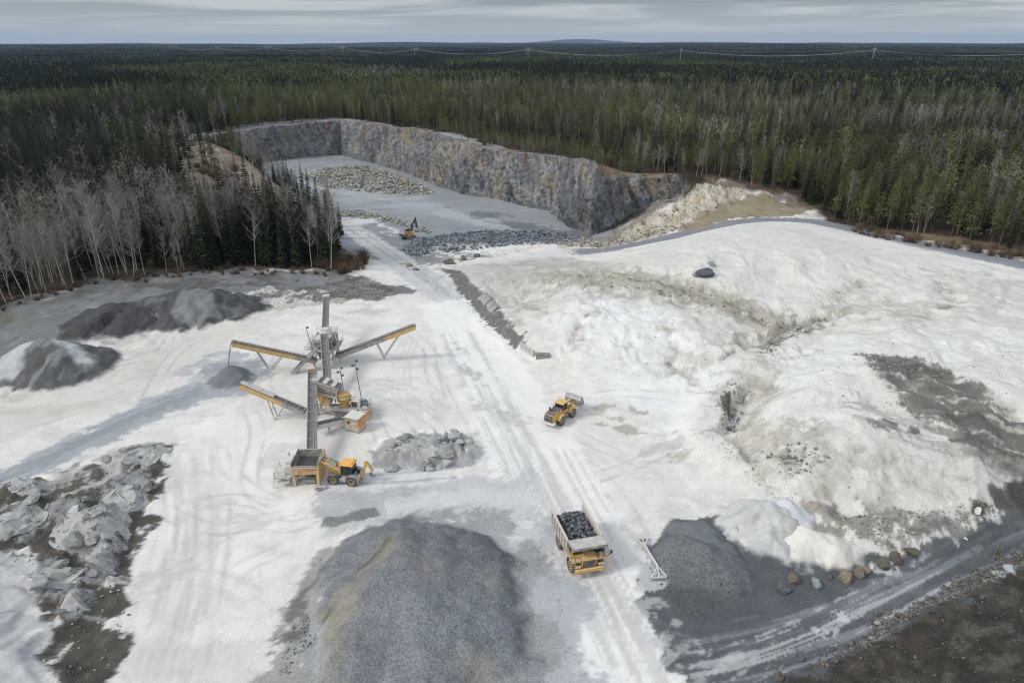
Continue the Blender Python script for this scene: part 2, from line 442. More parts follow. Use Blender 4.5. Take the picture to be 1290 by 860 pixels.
def ground(X, Y):
    return bilin(XS, YS, H, np.asarray(X, float), np.asarray(Y, float))
def gz(x, y): return float(ground(np.array([x]), np.array([y]))[0])
def hit(px, py):
    """first ground point met along the line of sight"""
    d = ray(px, py)
    t = np.concatenate([np.arange(40, 600, 0.25), np.arange(600, 4000, 4.0)])
    zz_ = CAM_H + d[2] * t - ground(d[0] * t, d[1] * t)
    i = int(np.argmax(zz_ < 0)) if (zz_ < 0).any() else len(t) - 1
    return np.array([d[0] * t[i], d[1] * t[i]])
# ---------------------------------------------------------------- materials
def new_mat(name):
    m = bpy.data.materials.new(name); m.use_nodes = True
    nt = m.node_tree; b = nt.nodes['Principled BSDF']
    return m, nt, b
def nmath(nt, op, a, b=None, clamp=False):
    n = nt.nodes.new('ShaderNodeMath'); n.operation = op; n.use_clamp = clamp
    for i, v in enumerate((a, b)):
        if v is None: continue
        if isinstance(v, (int, float)): n.inputs[i].default_value = v
        else: nt.links.new(v, n.inputs[i])
    return n.outputs[0]
def nnoise(nt, scale, detail=4, rough=0.55, vec=None, dist=0.0):
    n = nt.nodes.new('ShaderNodeTexNoise'); n.inputs['Scale'].default_value = scale
    n.inputs['Detail'].default_value = detail; n.inputs['Roughness'].default_value = rough; n.inputs['Distortion'].default_value = dist
    if vec is not None: nt.links.new(vec, n.inputs['Vector'])
    return n.outputs['Fac']
def nrange(nt, v, a, b, c, d):
    n = nt.nodes.new('ShaderNodeMapRange'); nt.links.new(v, n.inputs['Value'])
    for k, x in zip(('From Min', 'From Max', 'To Min', 'To Max'), (a, b, c, d)): n.inputs[k].default_value = x
    return n.outputs[0]
def nscale(nt, colour, fac):
    n = nt.nodes.new('ShaderNodeVectorMath'); n.operation = 'SCALE'
    nt.links.new(colour, n.inputs[0]); nt.links.new(fac, n.inputs['Scale'])
    return n.outputs[0]

def ground_material(name, bump=0.35):
    """mineral ground: mapped base colour (vertex colours), its alpha = how stony it is"""
    m, nt, b = new_mat(name)
    at_ = nt.nodes.new('ShaderNodeAttribute'); at_.attribute_name = 'Col'
    tc = nt.nodes.new('ShaderNodeTexCoord'); vec = tc.outputs['Object']
    fine = nnoise(nt, 4.5, 6, 0.72, vec)
    mid = nnoise(nt, 0.45, 5, 0.6, vec, 0.4)
    vor = nt.nodes.new('ShaderNodeTexVoronoi'); vor.inputs['Scale'].default_value = 6.5; vor.inputs['Randomness'].default_value = 1.0
    nt.links.new(vec, vor.inputs['Vector'])
    sep = nt.nodes.new('ShaderNodeSeparateColor'); nt.links.new(vor.outputs['Color'], sep.inputs[0])
    g = at_.outputs['Alpha']
    stone = nmath(nt, 'ADD', nmath(nt, 'MULTIPLY', nmath(nt, 'SUBTRACT', nrange(nt, sep.outputs[0], 0, 1, 0.68, 1.36), 1.0), nmath(nt, 'POWER', g, 1.6)), 1.0)
    fn = nmath(nt, 'ADD', nmath(nt, 'MULTIPLY', nmath(nt, 'SUBTRACT', fine, 0.5), nmath(nt, 'ADD', nmath(nt, 'MULTIPLY', g, 0.85), 0.07)), 1.0)
    md = nmath(nt, 'ADD', nmath(nt, 'MULTIPLY', nmath(nt, 'SUBTRACT', nrange(nt, mid, 0.3, 0.7, 0.88, 1.10), 1.0), nmath(nt, 'ADD', g, .15)), 1.0)
    # thin broken seams and scattered dark pebbles
    sm = nnoise(nt, 0.8, 7, 0.68, vec, 1.2)
    seam = nrange(nt, nmath(nt, 'ABSOLUTE', nmath(nt, 'SUBTRACT', sm, 0.5)), 0.0, 0.022, 1.0, 0.0)
    gate = nrange(nt, nnoise(nt, 0.12, 4, 0.6, vec), .45, .6, 0, 1)
    sf = nmath(nt, 'SUBTRACT', 1.0, nmath(nt, 'MULTIPLY', nmath(nt, 'MULTIPLY', seam, gate), nmath(nt, 'ADD', nmath(nt, 'MULTIPLY', g, .35), .05)))
    v2 = nt.nodes.new('ShaderNodeTexVoronoi'); v2.inputs['Scale'].default_value = 1.1; nt.links.new(vec, v2.inputs['Vector'])
    s2 = nt.nodes.new('ShaderNodeSeparateColor'); nt.links.new(v2.outputs['Color'], s2.inputs[0])
    peb = nmath(nt, 'MULTIPLY', nrange(nt, v2.outputs['Distance'], .10, .16, 1, 0), nrange(nt, s2.outputs[1], .70, .72, 0, 1))
    pf_ = nmath(nt, 'SUBTRACT', 1.0, nmath(nt, 'MULTIPLY', peb, nmath(nt, 'ADD', nmath(nt, 'MULTIPLY', g, .5), .08)))
    f = nmath(nt, 'MULTIPLY', nmath(nt, 'MULTIPLY', nmath(nt, 'MULTIPLY', stone, fn), md), nmath(nt, 'MULTIPLY', sf, pf_))
    nt.links.new(nscale(nt, at_.outputs['Color'], f), b.inputs['Base Color'])
    b.inputs['Roughness'].default_value = 0.93
    b.inputs['Specular IOR Level'].default_value = 0.25
    bp = nt.nodes.new('ShaderNodeBump'); bp.inputs['Distance'].default_value = 0.35
    nt.links.new(nmath(nt, 'ADD', nmath(nt, 'MULTIPLY', g, bump * 1.1, True), 0.06), bp.inputs['Strength'])
    nt.links.new(nmath(nt, 'ADD', fine, nmath(nt, 'MULTIPLY', vor.outputs['Distance'], nmath(nt, 'MULTIPLY', g, -0.5))), bp.inputs['Height'])
    nt.links.new(bp.outputs[0], b.inputs['Normal'])
    return m
M_GROUND = ground_material('mineral_ground')

# ---------------------------------------------------------------- terrain: mapped colours
AK = 1.06
def C(r, g, b):
    m = (r + g + b) / 3.0
    if b > r: r, g, b = (v + (m - v) * .5 for v in (r, g, b))       # stone is a touch less blue than it looks under this sky
    return lin(r, g, b) * AK
COLR = np.zeros((NY, NX, 3), np.float32); GRN = np.zeros((NY, NX), np.float32)
COLR[:] = C(62, 55, 44); GRN[:] = .5
_ff = fbm(GX / 25, GY / 25, 4, 60)[..., None]
COLR *= 1 + 0.5 * _ff
def span(P, mar):
    P = np.asarray(P)
    i0, i1 = np.searchsorted(XS, [P[:, 0].min() - mar, P[:, 0].max() + mar])
    j0, j1 = np.searchsorted(YS, [P[:, 1].min() - mar, P[:, 1].max() + mar])
    return slice(max(0, j0 - 1), j1 + 1), slice(max(0, i0 - 1), i1 + 1)
def put(sl, mask, rgb, grain, vary=0.0, vs=6.0, seed=0):
    c = np.asarray(C(*rgb), np.float32)
    if vary:
        c = c * (1 + vary * fbm(GX[sl] / vs, GY[sl] / vs, 4, seed + 70))[..., None]
    m = mask[..., None]
    COLR[sl] = COLR[sl] * (1 - m) + c * m
    GRN[sl] = GRN[sl] * (1 - mask) + grain * mask
def brk(sl, spec, seed):
    """break-up noise: (scale, threshold, softness[, angle in degrees, stretch])"""
    if spec is None: return 1.0
    sc, th, sf = spec[:3]
    X, Y = GX[sl], GY[sl]
    if len(spec) > 3:
        a = math.radians(spec[3]); st = spec[4]
        X, Y = (X * math.cos(a) + Y * math.sin(a)) / st, (-X * math.sin(a) + Y * math.cos(a))
    return sstep(th - sf, th + sf, fbm(X / sc, Y / sc, 5, seed + 5, 0.6))
_seed = [100]
def paint(pts, rgb, soft=1.2, warp=(1.5, 7), op=1.0, grain=.25, brk_=None, vary=0.08, vs=6.0, world_pts=False):
    _seed[0] += 3; sd = _seed[0]
    P = np.array(pts if world_pts else [hit(*p) if len(p) == 2 else at(*p) for p in pts])
    sl = span(P, soft + warp[0] * 2)
    d = sdf(GX[sl], GY[sl], P) + warp[0] * fbm(GX[sl] / warp[1], GY[sl] / warp[1], 5, sd, 0.6) * 1.6
    raw = sstep(-soft, soft, d) * brk(sl, brk_, sd)
    put(sl, (crumble(sl, raw, sd) * op).astype(np.float32), rgb, grain, vary, vs, sd)
def crumble(sl, raw, sd):
    """soft edges break into crumbs and clods"""
    q = raw + .75 * fbm(GX[sl] / 1.25, GY[sl] / 1.5, 4, sd + 9, .7) * np.clip(4 * raw * (1 - raw), 0, 1)
    return .25 * raw + .75 * sstep(.30, .70, q)
def stroke(pts, width, rgb, soft=.5, op=1.0, grain=.25, warp=.4, lanes=None, vary=.06, brk_=None, taper=0.06, w2=None):
    """a track or road: lanes = (across m, along m, threshold, softness) for streaks that follow the line"""
    _seed[0] += 3; sd = _seed[0]
    P = np.array([hit(*p) for p in pts])
    # smooth the line
    for _ in range(3):
        Q = [P[0]]
        for i in range(len(P) - 1):
            Q += [P[i] * .75 + P[i + 1] * .25, P[i] * .25 + P[i + 1] * .75]
        P = np.array(Q + [P[-1]])
    w2 = width if w2 is None else w2
    sl = span(P, max(width, w2) + soft + warp * 2)
    d, s, sg = seg_dist(GX[sl], GY[sl], P)
    L = sum(math.dist(P[i], P[i + 1]) for i in range(len(P) - 1))
    w = width + (w2 - width) * s / L
    m = sstep(-soft, soft, w / 2 - d + warp * fbm(GX[sl] / 3.5, GY[sl] / 3.5, 4, sd) * 1.6)
    m = m * sstep(0, taper * L + .01, s) * sstep(0, taper * L + .01, L - s)
    if lanes:
        ac, al, th, sf = lanes
        m = m * sstep(th - sf, th + sf, fbm(sg / ac + 50, s / al, 5, sd + 1, .6))
    put(sl, (crumble(sl, m, sd) * op * brk(sl, brk_, sd)).astype(np.float32), rgb, grain, vary, 5.0, sd)
def tracks(pts, rgb=(186,185,182), gauge=2.0, w=.5, op=.5, n=1, jit=.0):
    w = w * .72
    for k in range(n):
        off = np.array([random.uniform(-1, 1) * jit, random.uniform(-1, 1) * jit * .5])
        for s in (-1, 1):
            P = np.array([hit(*p) for p in pts]) + off
            T = np.gradient(P, axis=0); T /= np.linalg.norm(T, axis=1)[:, None] + 1e-9
            Q = P + s * gauge / 2 * np.stack([-T[:, 1], T[:, 0]], 1)
            _stroke_world(Q, w, rgb, op)
def _stroke_world(P, w, rgb, op):
    _seed[0] += 3
    for _ in range(3):
        Q = [P[0]]
        for i in range(len(P) - 1):
            Q += [P[i] * .75 + P[i + 1] * .25, P[i] * .25 + P[i + 1] * .75]
        P = np.array(Q + [P[-1]])
    sl = span(P, 2)
    d, s, sg = seg_dist(GX[sl], GY[sl], P)
    L = s.max() + .1
    m = sstep(w * .95, w * .25, d + .15 * fbm(GX[sl] / 2, GY[sl] / 2, 3, _seed[0])) * sstep(0, L * .15, s) * sstep(0, L * .15, L - s)
    m = m * sstep(-.5, .3, fbm(s / 9, sg / 2, 3, _seed[0] + 1))
    put(sl, (m * op).astype(np.float32), rgb, .2, 0)

# the whole quarry: pale stone dust
jn = (slice(None), slice(None))
_fdm = np.full((NY, NX), 99.0, np.float32); _fdm[NEAR] = fd
put(jn, (sstep(-2.0, 2.0, sd_q + 2.5 * fbm(GX / 9, GY / 9, 4, 61)) * np.where(sd_q < 6, sstep(2, 7, _fdm), 1)).astype(np.float32), (213,210,204), .34, .08, 5, 62)
put(jn, (sstep(-.1, .5, fbm(GX / 1.6, GY / 2.0, 4, 241, .65)) * sstep(-1, 5, sd_q) * .45).astype(np.float32), (198,196,190), .4, .05, 3, 242)
paint([(225,540),(300,500),(380,545),(395,640),(330,700),(300,800),(250,900),(160,900),(150,740),(215,600)], (222,220,215), 4, (4,9), .8, .16, (9,-.5,.5))
paint([(330,400),(470,380),(550,380),(600,450),(620,520),(560,560),(470,540),(420,480)], (217,215,210), 4, (4,9), .75, .2, (9,-.4,.5))
# edge of the wood: brown duff
edge = np.exp(-((sd_q + 2) / 5.0) ** 2) * sstep(-.3, .5, fbm(GX / 6, GY / 6, 4, 63))
put(jn, (edge * .8).astype(np.float32), (92,82,68), .5, .2, 4, 64)
# faint staining of the dust everywhere
st_ = sstep(.2, .55, fbm(GX / 14 + .3 * fbm(GX / 5, GY / 5, 3, 66), GY / 9, 5, 65, .6)) * sstep(-1, 6, sd_q) * .6
put(jn, st_.astype(np.float32), (192,190,184), .3, .04, 5, 67)

# -- gullies of the mounds hold grey silt; thin seams and clods roughen the dust
_mr = np.zeros((NY, NX), np.float32); _mr[NEAR] = m_right
_hum = np.zeros((NY, NX), np.float32); _hum[NEAR] = hum
_seam = np.zeros((NY, NX), np.float32)
_wx, _wy = nx + 1.6 * fbm(nx / 5, ny / 5, 3, 230), ny + 1.6 * fbm(nx / 5, ny / 5, 3, 231)
_seam[NEAR] = sstep(.80, .93, ridged(_wx / 8, _wy / 5, 5, 232, .7)) * sstep(-.1, .4, fbm(nx / 16, ny / 16, 3, 233))
put(jn, _mr * sstep(.62, .40, _hum) * .6, (190,187,178), .5, .12, 3, 234)
put(jn, _mr * .92, (202,200,194), .42, .06, 3, 236)
paint([(690,400),(760,372),(840,392),(890,430),(900,500),(860,540),(760,500),(715,458)], (221,221,218), 4, (4,9), .8, .2)
paint([(960,445),(1060,425),(1180,430),(1290,420),(1290,440),(1080,470),(1040,540),(980,520)], (214,214,211), 3, (4,9), .7, .3, (8,-.2,.5,-15,2))
_chm = np.zeros((NY, NX), np.float32); _chm[NEAR] = np.clip(-_ch / .7, 0, 1)
put(jn, _chm * sstep(-.35, .35, fbm(GX / 4, GY / 4, 4, 237)) * .95, (160,156,145), .6, .2, 2.0, 238)
put(jn, sstep(.5, 1, _chm) * sstep(.05, .35, fbm(GX / 2.6, GY / 2.6, 4, 239)) * .6, (128,124,115), .6, .2, 2, 240)
put(jn, (.25 + .75 * _mr) * _seam * sstep(-1, 5, sd_q).astype(np.float32) * .5, (160,157,149), .5, .15, 2, 235)
for pts_, c_, o_ in (([(905,470),(950,455),(1000,440),(985,470),(940,495),(915,510)], (182,178,168), .8), ([(900,540),(960,530),(1040,545),(1050,590),(980,615),(930,600)], (178,174,164), .85),
                     ([(1000,600),(1080,590),(1180,600),(1230,620),(1160,640),(1060,635)], (184,180,171), .7), ([(1040,385),(1100,372),(1180,385),(1150,408),(1060,402)], (180,177,168), .8),
                     ([(1160,340),(1290,352),(1400,370),(1400,400),(1230,390)], (184,182,175), .7), ([(640,345),(740,340),(840,352),(960,388),(930,402),(820,378),(700,372),(660,400)], (172,169,159), .8),
                     ([(850,440),(900,425),(940,440),(905,470),(870,480)], (188,184,175), .7), ([(720,440),(790,430),(850,450),(820,480),(740,470)], (206,204,199), .6)):
    paint(pts_, c_, 2.0, (4, 6), o_, .6, (4, -.1, .3), .18, 2)
# -- pit floor and ramp
paint([(240,205,-4),(300,196,-4),(440,188,-4),(600,240,-4),(745,286,-4),(775,296,-3),(735,308),(660,306),(560,308),(500,322),(470,330),(430,310),(400,290),(300,225)], (134,141,148), 2.5, (3, 14), 1, .35, None, .14, 12)
paint([(290,214),(430,205),(520,236),(560,262),(470,262),(420,262),(350,240)], (152,160,168), 4, (4, 12), .7, .2, (12,-.1,.5,15,3))
stroke([(420,268),(520,262),(620,282),(735,300)], 12, (162,170,178), 5, .7, .2, 2, (3,40,-.05,.5))
stroke([(330,215),(420,240),(520,256),(640,285)], 9, (160,168,176), 4, .55, .2, 2, (2.5,40,-.05,.5))
paint([(560,262),(640,272),(745,297),(735,306),(640,284)], (98,103,108), 2.5, (3, 10), .85, .35, (14,-.2,.5))
paint([(395,236),(440,240),(520,246),(545,252),(450,252)], (176,168,152), 3, (2,8), .35, .3, (8,0,.5))
# -- pale shelf left of the digger, dark bank beside the ramp
paint([(415,272),(470,276),(505,292),(490,300),(450,287),(425,284)], (200,205,208), 2, (2,8), .8, .2)
paint([(440,283),(470,281),(505,296),(545,310),(560,330),(520,336),(480,310)], (128,132,136), 1.6, (2,7), .9, .6, (6,-.4,.5))
stroke([(425,276),(450,293),(500,328),(545,358),(600,402)], 8, (188,189,188), 1.5, 1, .25, .6, None, .08, None, .03, 10)
stroke([(436,286),(470,309),(520,343),(560,372)], 1.1, (140,140,138), .4, .7, .4, .3, (1,6,-.1,.4))
stroke([(452,288),(490,315),(540,350),(590,392)], 1.4, (150,150,148), .4, .6, .4, .3, (1,6,-.1,.4))
paint([(500,345),(545,335),(560,338),(575,355),(560,368),(530,352)], (168,168,164), 1.5, (1.5,6), .7, .4, (5,-.1,.4))
# -- ground in front of the left wood: grey rock flour, dark spoil, tan skim
paint([(-80,420),(0,388),(60,374),(130,354),(230,345),(300,338),(380,342),(425,342),(470,352),(520,366),(500,374),(440,378),(330,392),(250,402),(150,432),(60,440),(-80,480)], (120,122,122), 1.6, (3,8), 1, .55, None, .25, 6)
paint([(130,356),(300,342),(420,350),(400,368),(300,372),(180,376)], (88,87,84), 1.5, (3,7), .8, .6, (7,0,.35,0,2.2))
paint([(-60,410),(60,380),(150,372),(170,392),(60,420),(-60,450)], (112,114,112), 2, (3,8), .8, .5, (8,-.05,.35,10,2.5))
paint([(-60,390),(60,378),(140,362),(160,366),(60,394),(-60,420)], (96,84,66), 1.5, (2,6), .6, .5, (6,.05,.35))
paint([(300,372),(350,362),(420,366),(390,384),(320,388)], (204,201,194), 1.2, (2,6), .75, .25, (6,-.05,.35))
paint([(385,362),(450,352),(520,368),(470,378),(400,380)], (98,97,93), 1.2, (2.4,6), .85, .6, (5,-.05,.3,0,2))
paint([(420,345),(470,352),(500,366),(450,362)], (80,76,68), 1.2, (2,5), .7, .6, (4,-.1,.3))
stroke([(300,402),(330,392),(372,385),(440,377)], 2.0, (178,172,158), .8, .7, .3, .8)
paint([(-80,455),(80,440),(250,405),(330,396),(330,420),(230,470),(120,520),(-80,590)], (200,197,190), 3, (3,9), .85, .22, None, .06)
paint([(-60,470),(150,440),(260,430),(150,500),(-60,570)], (182,178,168), 2, (3,7), .6, .3, (6,.12,.35,25,3))
# -- crusher discharge: blue-grey fines fan and the road it leaves by
paint([(216,470),(262,448),(300,442),(345,455),(352,474),(300,492),(248,492)], (160,166,173), 1.6, (2,7), .85, .35, (7,-.35,.5))
paint([(250,462),(330,452),(345,470),(300,486),(256,482)], (136,143,151), 1.5, (1.6,6), .75, .4, (5,-.25,.4))
stroke([(330,478),(260,492),(190,516),(110,556),(30,594),(-70,640)], 10, (150,158,166), 2.0, .95, .3, 1.2, (1.6,30,-.75,.5), .1, None, .08, 6.5)
stroke([(270,488),(190,514),(110,553),(30,590),(-70,634)], 4.5, (132,140,149), 1.4, .7, .3, .8, (1.2,30,-.3,.5), .1, None, .1, 3.5)
stroke([(420,380),(330,420),(240,456),(205,492),(180,520)], 5, (190,192,194), 2, .4, .2, 1, (1.2,20,0,.4))
for pts in ([(262,420),(225,440),(200,470),(180,520)], [(250,425),(214,450),(192,488),(170,528)], [(0,500),(120,470),(230,432),(300,420)], [(60,470),(150,458),(215,445)],
            [(430,500),(470,520),(490,570),(440,600)], [(470,480),(520,490),(560,520)], [(300,500),(330,540),(310,600),(330,640)], [(270,560),(300,610),(360,640)]):
    tracks(pts, (170,170,168), 2.2, .55, .5)
# -- yard: wheel marks sweeping round the crusher
for pts in ([(225,560),(238,620),(225,720),(190,850)], [(245,560),(255,640),(240,740),(205,870)], [(262,600),(262,690),(235,800),(220,880)],
            [(240,700),(300,655),(360,650)], [(160,740),(240,720),(300,730),(330,760)], [(520,420),(500,470),(520,540),(560,580)], [(470,440),(520,450),(570,500)],
            [(430,560),(400,600),(330,620)], [(640,500),(600,560),(590,640)], [(280,780),(300,720),(370,690)]):
    tracks(pts, (192,191,188), 2.4, .7, .55, 2, 1.4)
stroke([(240,560),(246,650),(220,760),(180,900)], 14, (200,199,196), 3, .5, .2, 1, (1.0,40,.1,.4))
paint([(150,740),(215,700),(250,715),(200,760),(160,775)], (186,182,170), 2, (2,6), .5, .3, (5,-.1,.5))
for pts in ([(215,600),(225,680),(210,780),(170,880)], [(232,590),(236,680),(222,780),(190,880)], [(275,590),(280,680),(262,760),(240,870)], [(300,640),(350,668),(400,655)], [(240,640),(290,625),(350,640)],
            [(200,640),(260,670),(330,660)], [(430,480),(500,500),(560,540),(600,600)], [(470,520),(540,545),(600,575)], [(540,430),(545,480),(560,520)], [(510,410),(540,440),(580,500),(620,580)],
            [(700,560),(760,600),(800,660),(830,740)], [(660,600),(720,610),(790,590),(850,560)], [(690,545),(640,560),(600,600)], [(720,545),(770,570),(850,600)], [(740,500),(790,495),(850,500)], [(640,640),(700,620),(760,640),(790,700)],
            [(560,470),(600,470),(650,490),(700,520)], [(340,440),(330,480),(345,520)], [(120,500),(190,470),(260,450)], [(20,540),(120,512),(220,470)], [(350,560),(330,600),(350,640)], [(480,600),(540,590),(600,560),(640,510)]):
    tracks(pts, (178,176,171), 2.3, .62, .55, 1)
# -- main haul road up the middle
stroke([(860,990),(820,860),(770,760),(715,660),(670,570),(630,490),(585,410),(560,372)], 15, (226,225,221), 2.0, .8, .12, 1, None, .05)
stroke([(800,880),(752,775),(700,670),(655,575),(610,490),(570,410)], 8, (188,187,184), 1.5, .7, .3, .8, (1.2,50,.1,.35))
stroke([(900,980),(840,850),(790,750),(730,640),(690,560)], 9, (190,188,184), 1.5, .65, .3, .8, (1.2,50,.12,.35))
for k in range(5):
    tracks([(770+k*14,870),(725+k*10,760),(680+k*8,650),(650+k*3,560),(612+k*2,470)], (176,175,171), 3.4, .6, .38, 1, .8)
paint([(560,420),(585,440),(612,490),(640,520),(625,525),(590,480)], (160,158,152), .9, (1.6,4), .65, .4, (4,.05,.3,-60,3))
paint([(590,510),(650,520),(700,545),(650,540)], (180,178,172), 1, (1.6,4), .6, .3, (3.5,.1,.3,-10,3))
# -- grey apron right of the front heap, under the truck's left side
paint([(640,690),(690,655),(715,700),(742,790),(770,870),(790,990),(560,990),(640,760)], (164,170,176), 2.2, (2.4,8), .95, .4, None, .1, 5)
paint([(560,600),(660,600),(690,640),(680,700),(640,700),(600,670),(480,660),(420,665),(404,640),(420,612)], (186,187,186), 2, (2.5,7), .9, .45, None, .1, 4)
paint([(400,612),(470,606),(560,612),(500,640),(420,664),(400,645)], (168,170,171), 1.6, (2,5), .8, .6, None, .12, 4)
stroke([(404,656),(440,655),(478,642)], 1.8, (112,112,108), .6, .85, .7, .5)
stroke([(478,640),(540,628),(620,626),(690,632)], 3.0, (200,200,197), 1, .7, .25, .6)
stroke([(560,586),(500,600),(440,602),(404,600)], 6.5, (204,205,205), 1, .9, .25, .4, None, .06)
stroke([(580,588),(500,597),(446,599)], .5, (158,158,156), .3, .7, .3, .2)
stroke([(580,601),(500,608),(446,610)], .5, (150,150,148), .3, .7, .3, .2)
paint([(505,655),(550,655),(598,660),(612,668),(570,668),(520,662)], (124,118,104), .5, (1,3), .7, .5, (3,-.05,.3))
paint([(590,660),(650,655),(640,668),(600,672)], (120,114,98), .5, (1,3), .7, .5, (3,-.1,.3))
paint([(640,650),(672,650),(668,690),(640,680)], (214,216,218), .8, (1.2,3), .7, .3, (3,0,.3))
# -- rough margin left of the front heap
paint([(300,1000),(345,870),(385,765),(440,690),(510,655),(640,655),(690,720),(720,1000)], (148,150,150), 2, (2.4,6), .95, .6, None, .12, 4)
paint([(330,880),(345,800),(370,745),(410,690),(470,665),(520,655),(520,690),(440,720),(390,770),(370,880)], (150,148,143), 1.6, (2,5), .9, .5, None, .15, 4)
paint([(340,820),(372,748),(420,682),(470,668),(500,672),(420,712),(380,770),(360,860)], (92,91,88), .9, (1.6,4), .75, .5, (4,.02,.3,40,2))
# -- rock lump behind the digger track
paint([(474,572),(486,558),(520,550),(590,546),(592,582),(540,588),(476,588)], (158,158,157), .9, (1.4,4), 1, .5, None, .25, 2.5)
paint([(478,572),(520,562),(590,575),(570,588),(480,586)], (112,111,108), .8, (1.4,3), .6, .6, (3,.12,.3))
# -- rough ground bottom left: dark soil with rock humps
paint([(-60,628),(60,605),(130,585),(190,562),(212,568),(205,600),(180,650),(165,700),(150,760),(148,880),(50,900),(60,800),(50,740),(20,700),(-60,690)], (84,80,74), 1.0, (2.4,5), 1, .6, None, .3, 3)
for pts in HUMPS:
    paint(pts, (142,143,142), .6, (1.3,3), .95, .5, (2.0,-.4,.3), .25, 1.5)
paint([(60,600),(120,575),(195,556),(190,580),(130,610),(80,625)], (176,174,169), 1, (1.6,4), .85, .45, (4,-.2,.4))
paint([(155,568),(205,560),(200,596),(160,592)], (74,70,64), .7, (1.2,3), .8, .6, (3,-.15,.3))
paint([(-80,692),(20,700),(48,740),(52,790),(40,880),(-80,900)], (178,180,180), 1.4, (1.6,5), 1, .35, None, .1)
paint([(-60,700),(20,705),(45,760),(20,800),(-60,790)], (156,160,162), 1.5, (2,4), .6, .4, (4,0,.4,60,3))
paint([(-60,806),(48,806),(52,826),(-60,836)], (120,120,116), 1, (1,3), .5, .4, (3,0,.3))
paint([(0,610),(60,600),(120,580),(60,590)], (100,98,94), .8, (1.2,3), .7, .5, (3,.05,.3))
# -- strip behind the block wall
paint([(556,338),(580,340),(640,400),(662,428),(650,442),(610,402),(575,362)], (104,104,101), .7, (.8,2), .98, .6, None, .3, 1.6)
paint([(570,335),(700,322),(770,330),(790,345),(700,352),(650,380),(664,410),(655,418),(610,372)], (182,180,173), 2, (2,6), .95, .55, None, .16, 3)
paint([(600,332),(690,325),(760,334),(700,345),(640,356)], (164,161,152), 1.6, (2,5), .6, .5, (4,0,.35,20,2.5))
paint([(545,332),(640,320),(740,308),(770,318),(680,326),(580,338)], (200,200,198), 1.4, (1.6,5), .7, .4, (4,-.1,.4))
paint([(520,322),(560,316),(640,320),(560,334),(530,334)], (120,121,120), 1.2, (1.6,4), .8, .6, (3,-.1,.35))
# -- drain between the mounds
paint([(665,345),(760,338),(850,352),(930,372),(985,395),(1010,412),(985,425),(930,402),(850,376),(760,362),(700,362)], (166,162,150), 1.6, (2.6,5), .95, .6, (4,-.4,.3), .2, 2.5)
paint([(780,350),(850,355),(940,382),(990,402),(960,412),(880,380),(800,364)], (134,130,118), 1.2, (2,4), .7, .6, (3,.05,.3,-20,2))
paint([(955,440),(970,412),(1010,400),(1045,400),(1040,412),(1000,420),(975,440)], (132,129,122), 1.1, (1.6,3.4), .85, .6, (3,-.15,.3), .2, 2)
paint([(920,430),(960,408),(965,428),(930,448)], (160,156,146), 1, (1.6,3), .7, .5, (3,0,.3))
# -- undercut lip at the left edge of the front mound, stones there
paint([(905,490),(935,478),(950,495),(940,520),(915,520)], (170,167,160), 1, (1.4,3), .8, .5, (3,-.1,.3), .2, 2)
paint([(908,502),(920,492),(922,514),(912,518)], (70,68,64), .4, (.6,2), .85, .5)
paint([(895,545),(930,540),(960,560),(960,600),(930,590),(900,570)], (176,173,165), 1, (1.6,3), .75, .5, (3,0,.3), .2, 2)
paint([(970,575),(1010,560),(1040,580),(1020,600),(980,598)], (160,157,148), 1, (1.6,3), .75, .5, (3,0,.3), .2, 2)
paint([(840,560),(880,550),(870,575),(840,580)], (180,177,168), 1, (1.4,3), .6, .5, (3,.05,.3))
# -- dark seep fanning down the front mound
paint([(1085,446),(1130,448),(1190,462),(1240,500),(1290,540),(1360,590),(1360,640),(1290,618),(1230,575),(1170,535),(1120,510),(1150,490),(1110,470)], (112,110,105), 1.2, (2,5), .95, .55, (2.6,-.18,.35,-24,5), .2, 3)
paint([(1090,448),(1140,450),(1200,470),(1210,482),(1150,476),(1110,464)], (88,86,81), .9, (1.4,3), .85, .6, (2.6,-.05,.3,-25,2.5))
paint([(1180,505),(1240,528),(1330,590),(1330,625),(1250,575),(1190,535)], (80,79,76), .9, (1.6,3), .85, .5, (2.2,-.1,.3,-26,6))
paint([(1085,530),(1120,530),(1162,540),(1160,552),(1120,545)], (84,81,76), .6, (1,2.5), .85, .6, (2.4,-.2,.3))
paint([(1000,560),(1090,545),(1200,560),(1290,600),(1250,620),(1120,610)], (190,188,182), 2, (2.4,6), .6, .4, (5,-.05,.4,-20,2.5))
paint([(1180,345),(1300,360),(1300,420),(1200,400)], (190,188,182), 2.5, (3,7), .6, .3, (6,-.05,.4))
paint([(1030,330),(1110,340),(1120,380),(1040,370)], (196,194,188), 2.5, (3,7), .5, .3, (6,0,.4))
paint([(1090,448),(1140,452),(1200,472),(1260,512),(1360,585),(1360,640),(1290,618),(1220,570),(1160,530),(1130,500)], (100,98,94), 1.5, (2,4), .75, .55, (1.6,-.02,.3,-24,9), .2, 2)
paint([(1060,500),(1160,520),(1260,575),(1330,625),(1250,620),(1150,575),(1070,530)], (150,147,140), 2, (2,4), .6, .5, (1.6,.0,.3,-24,9), .2, 2)
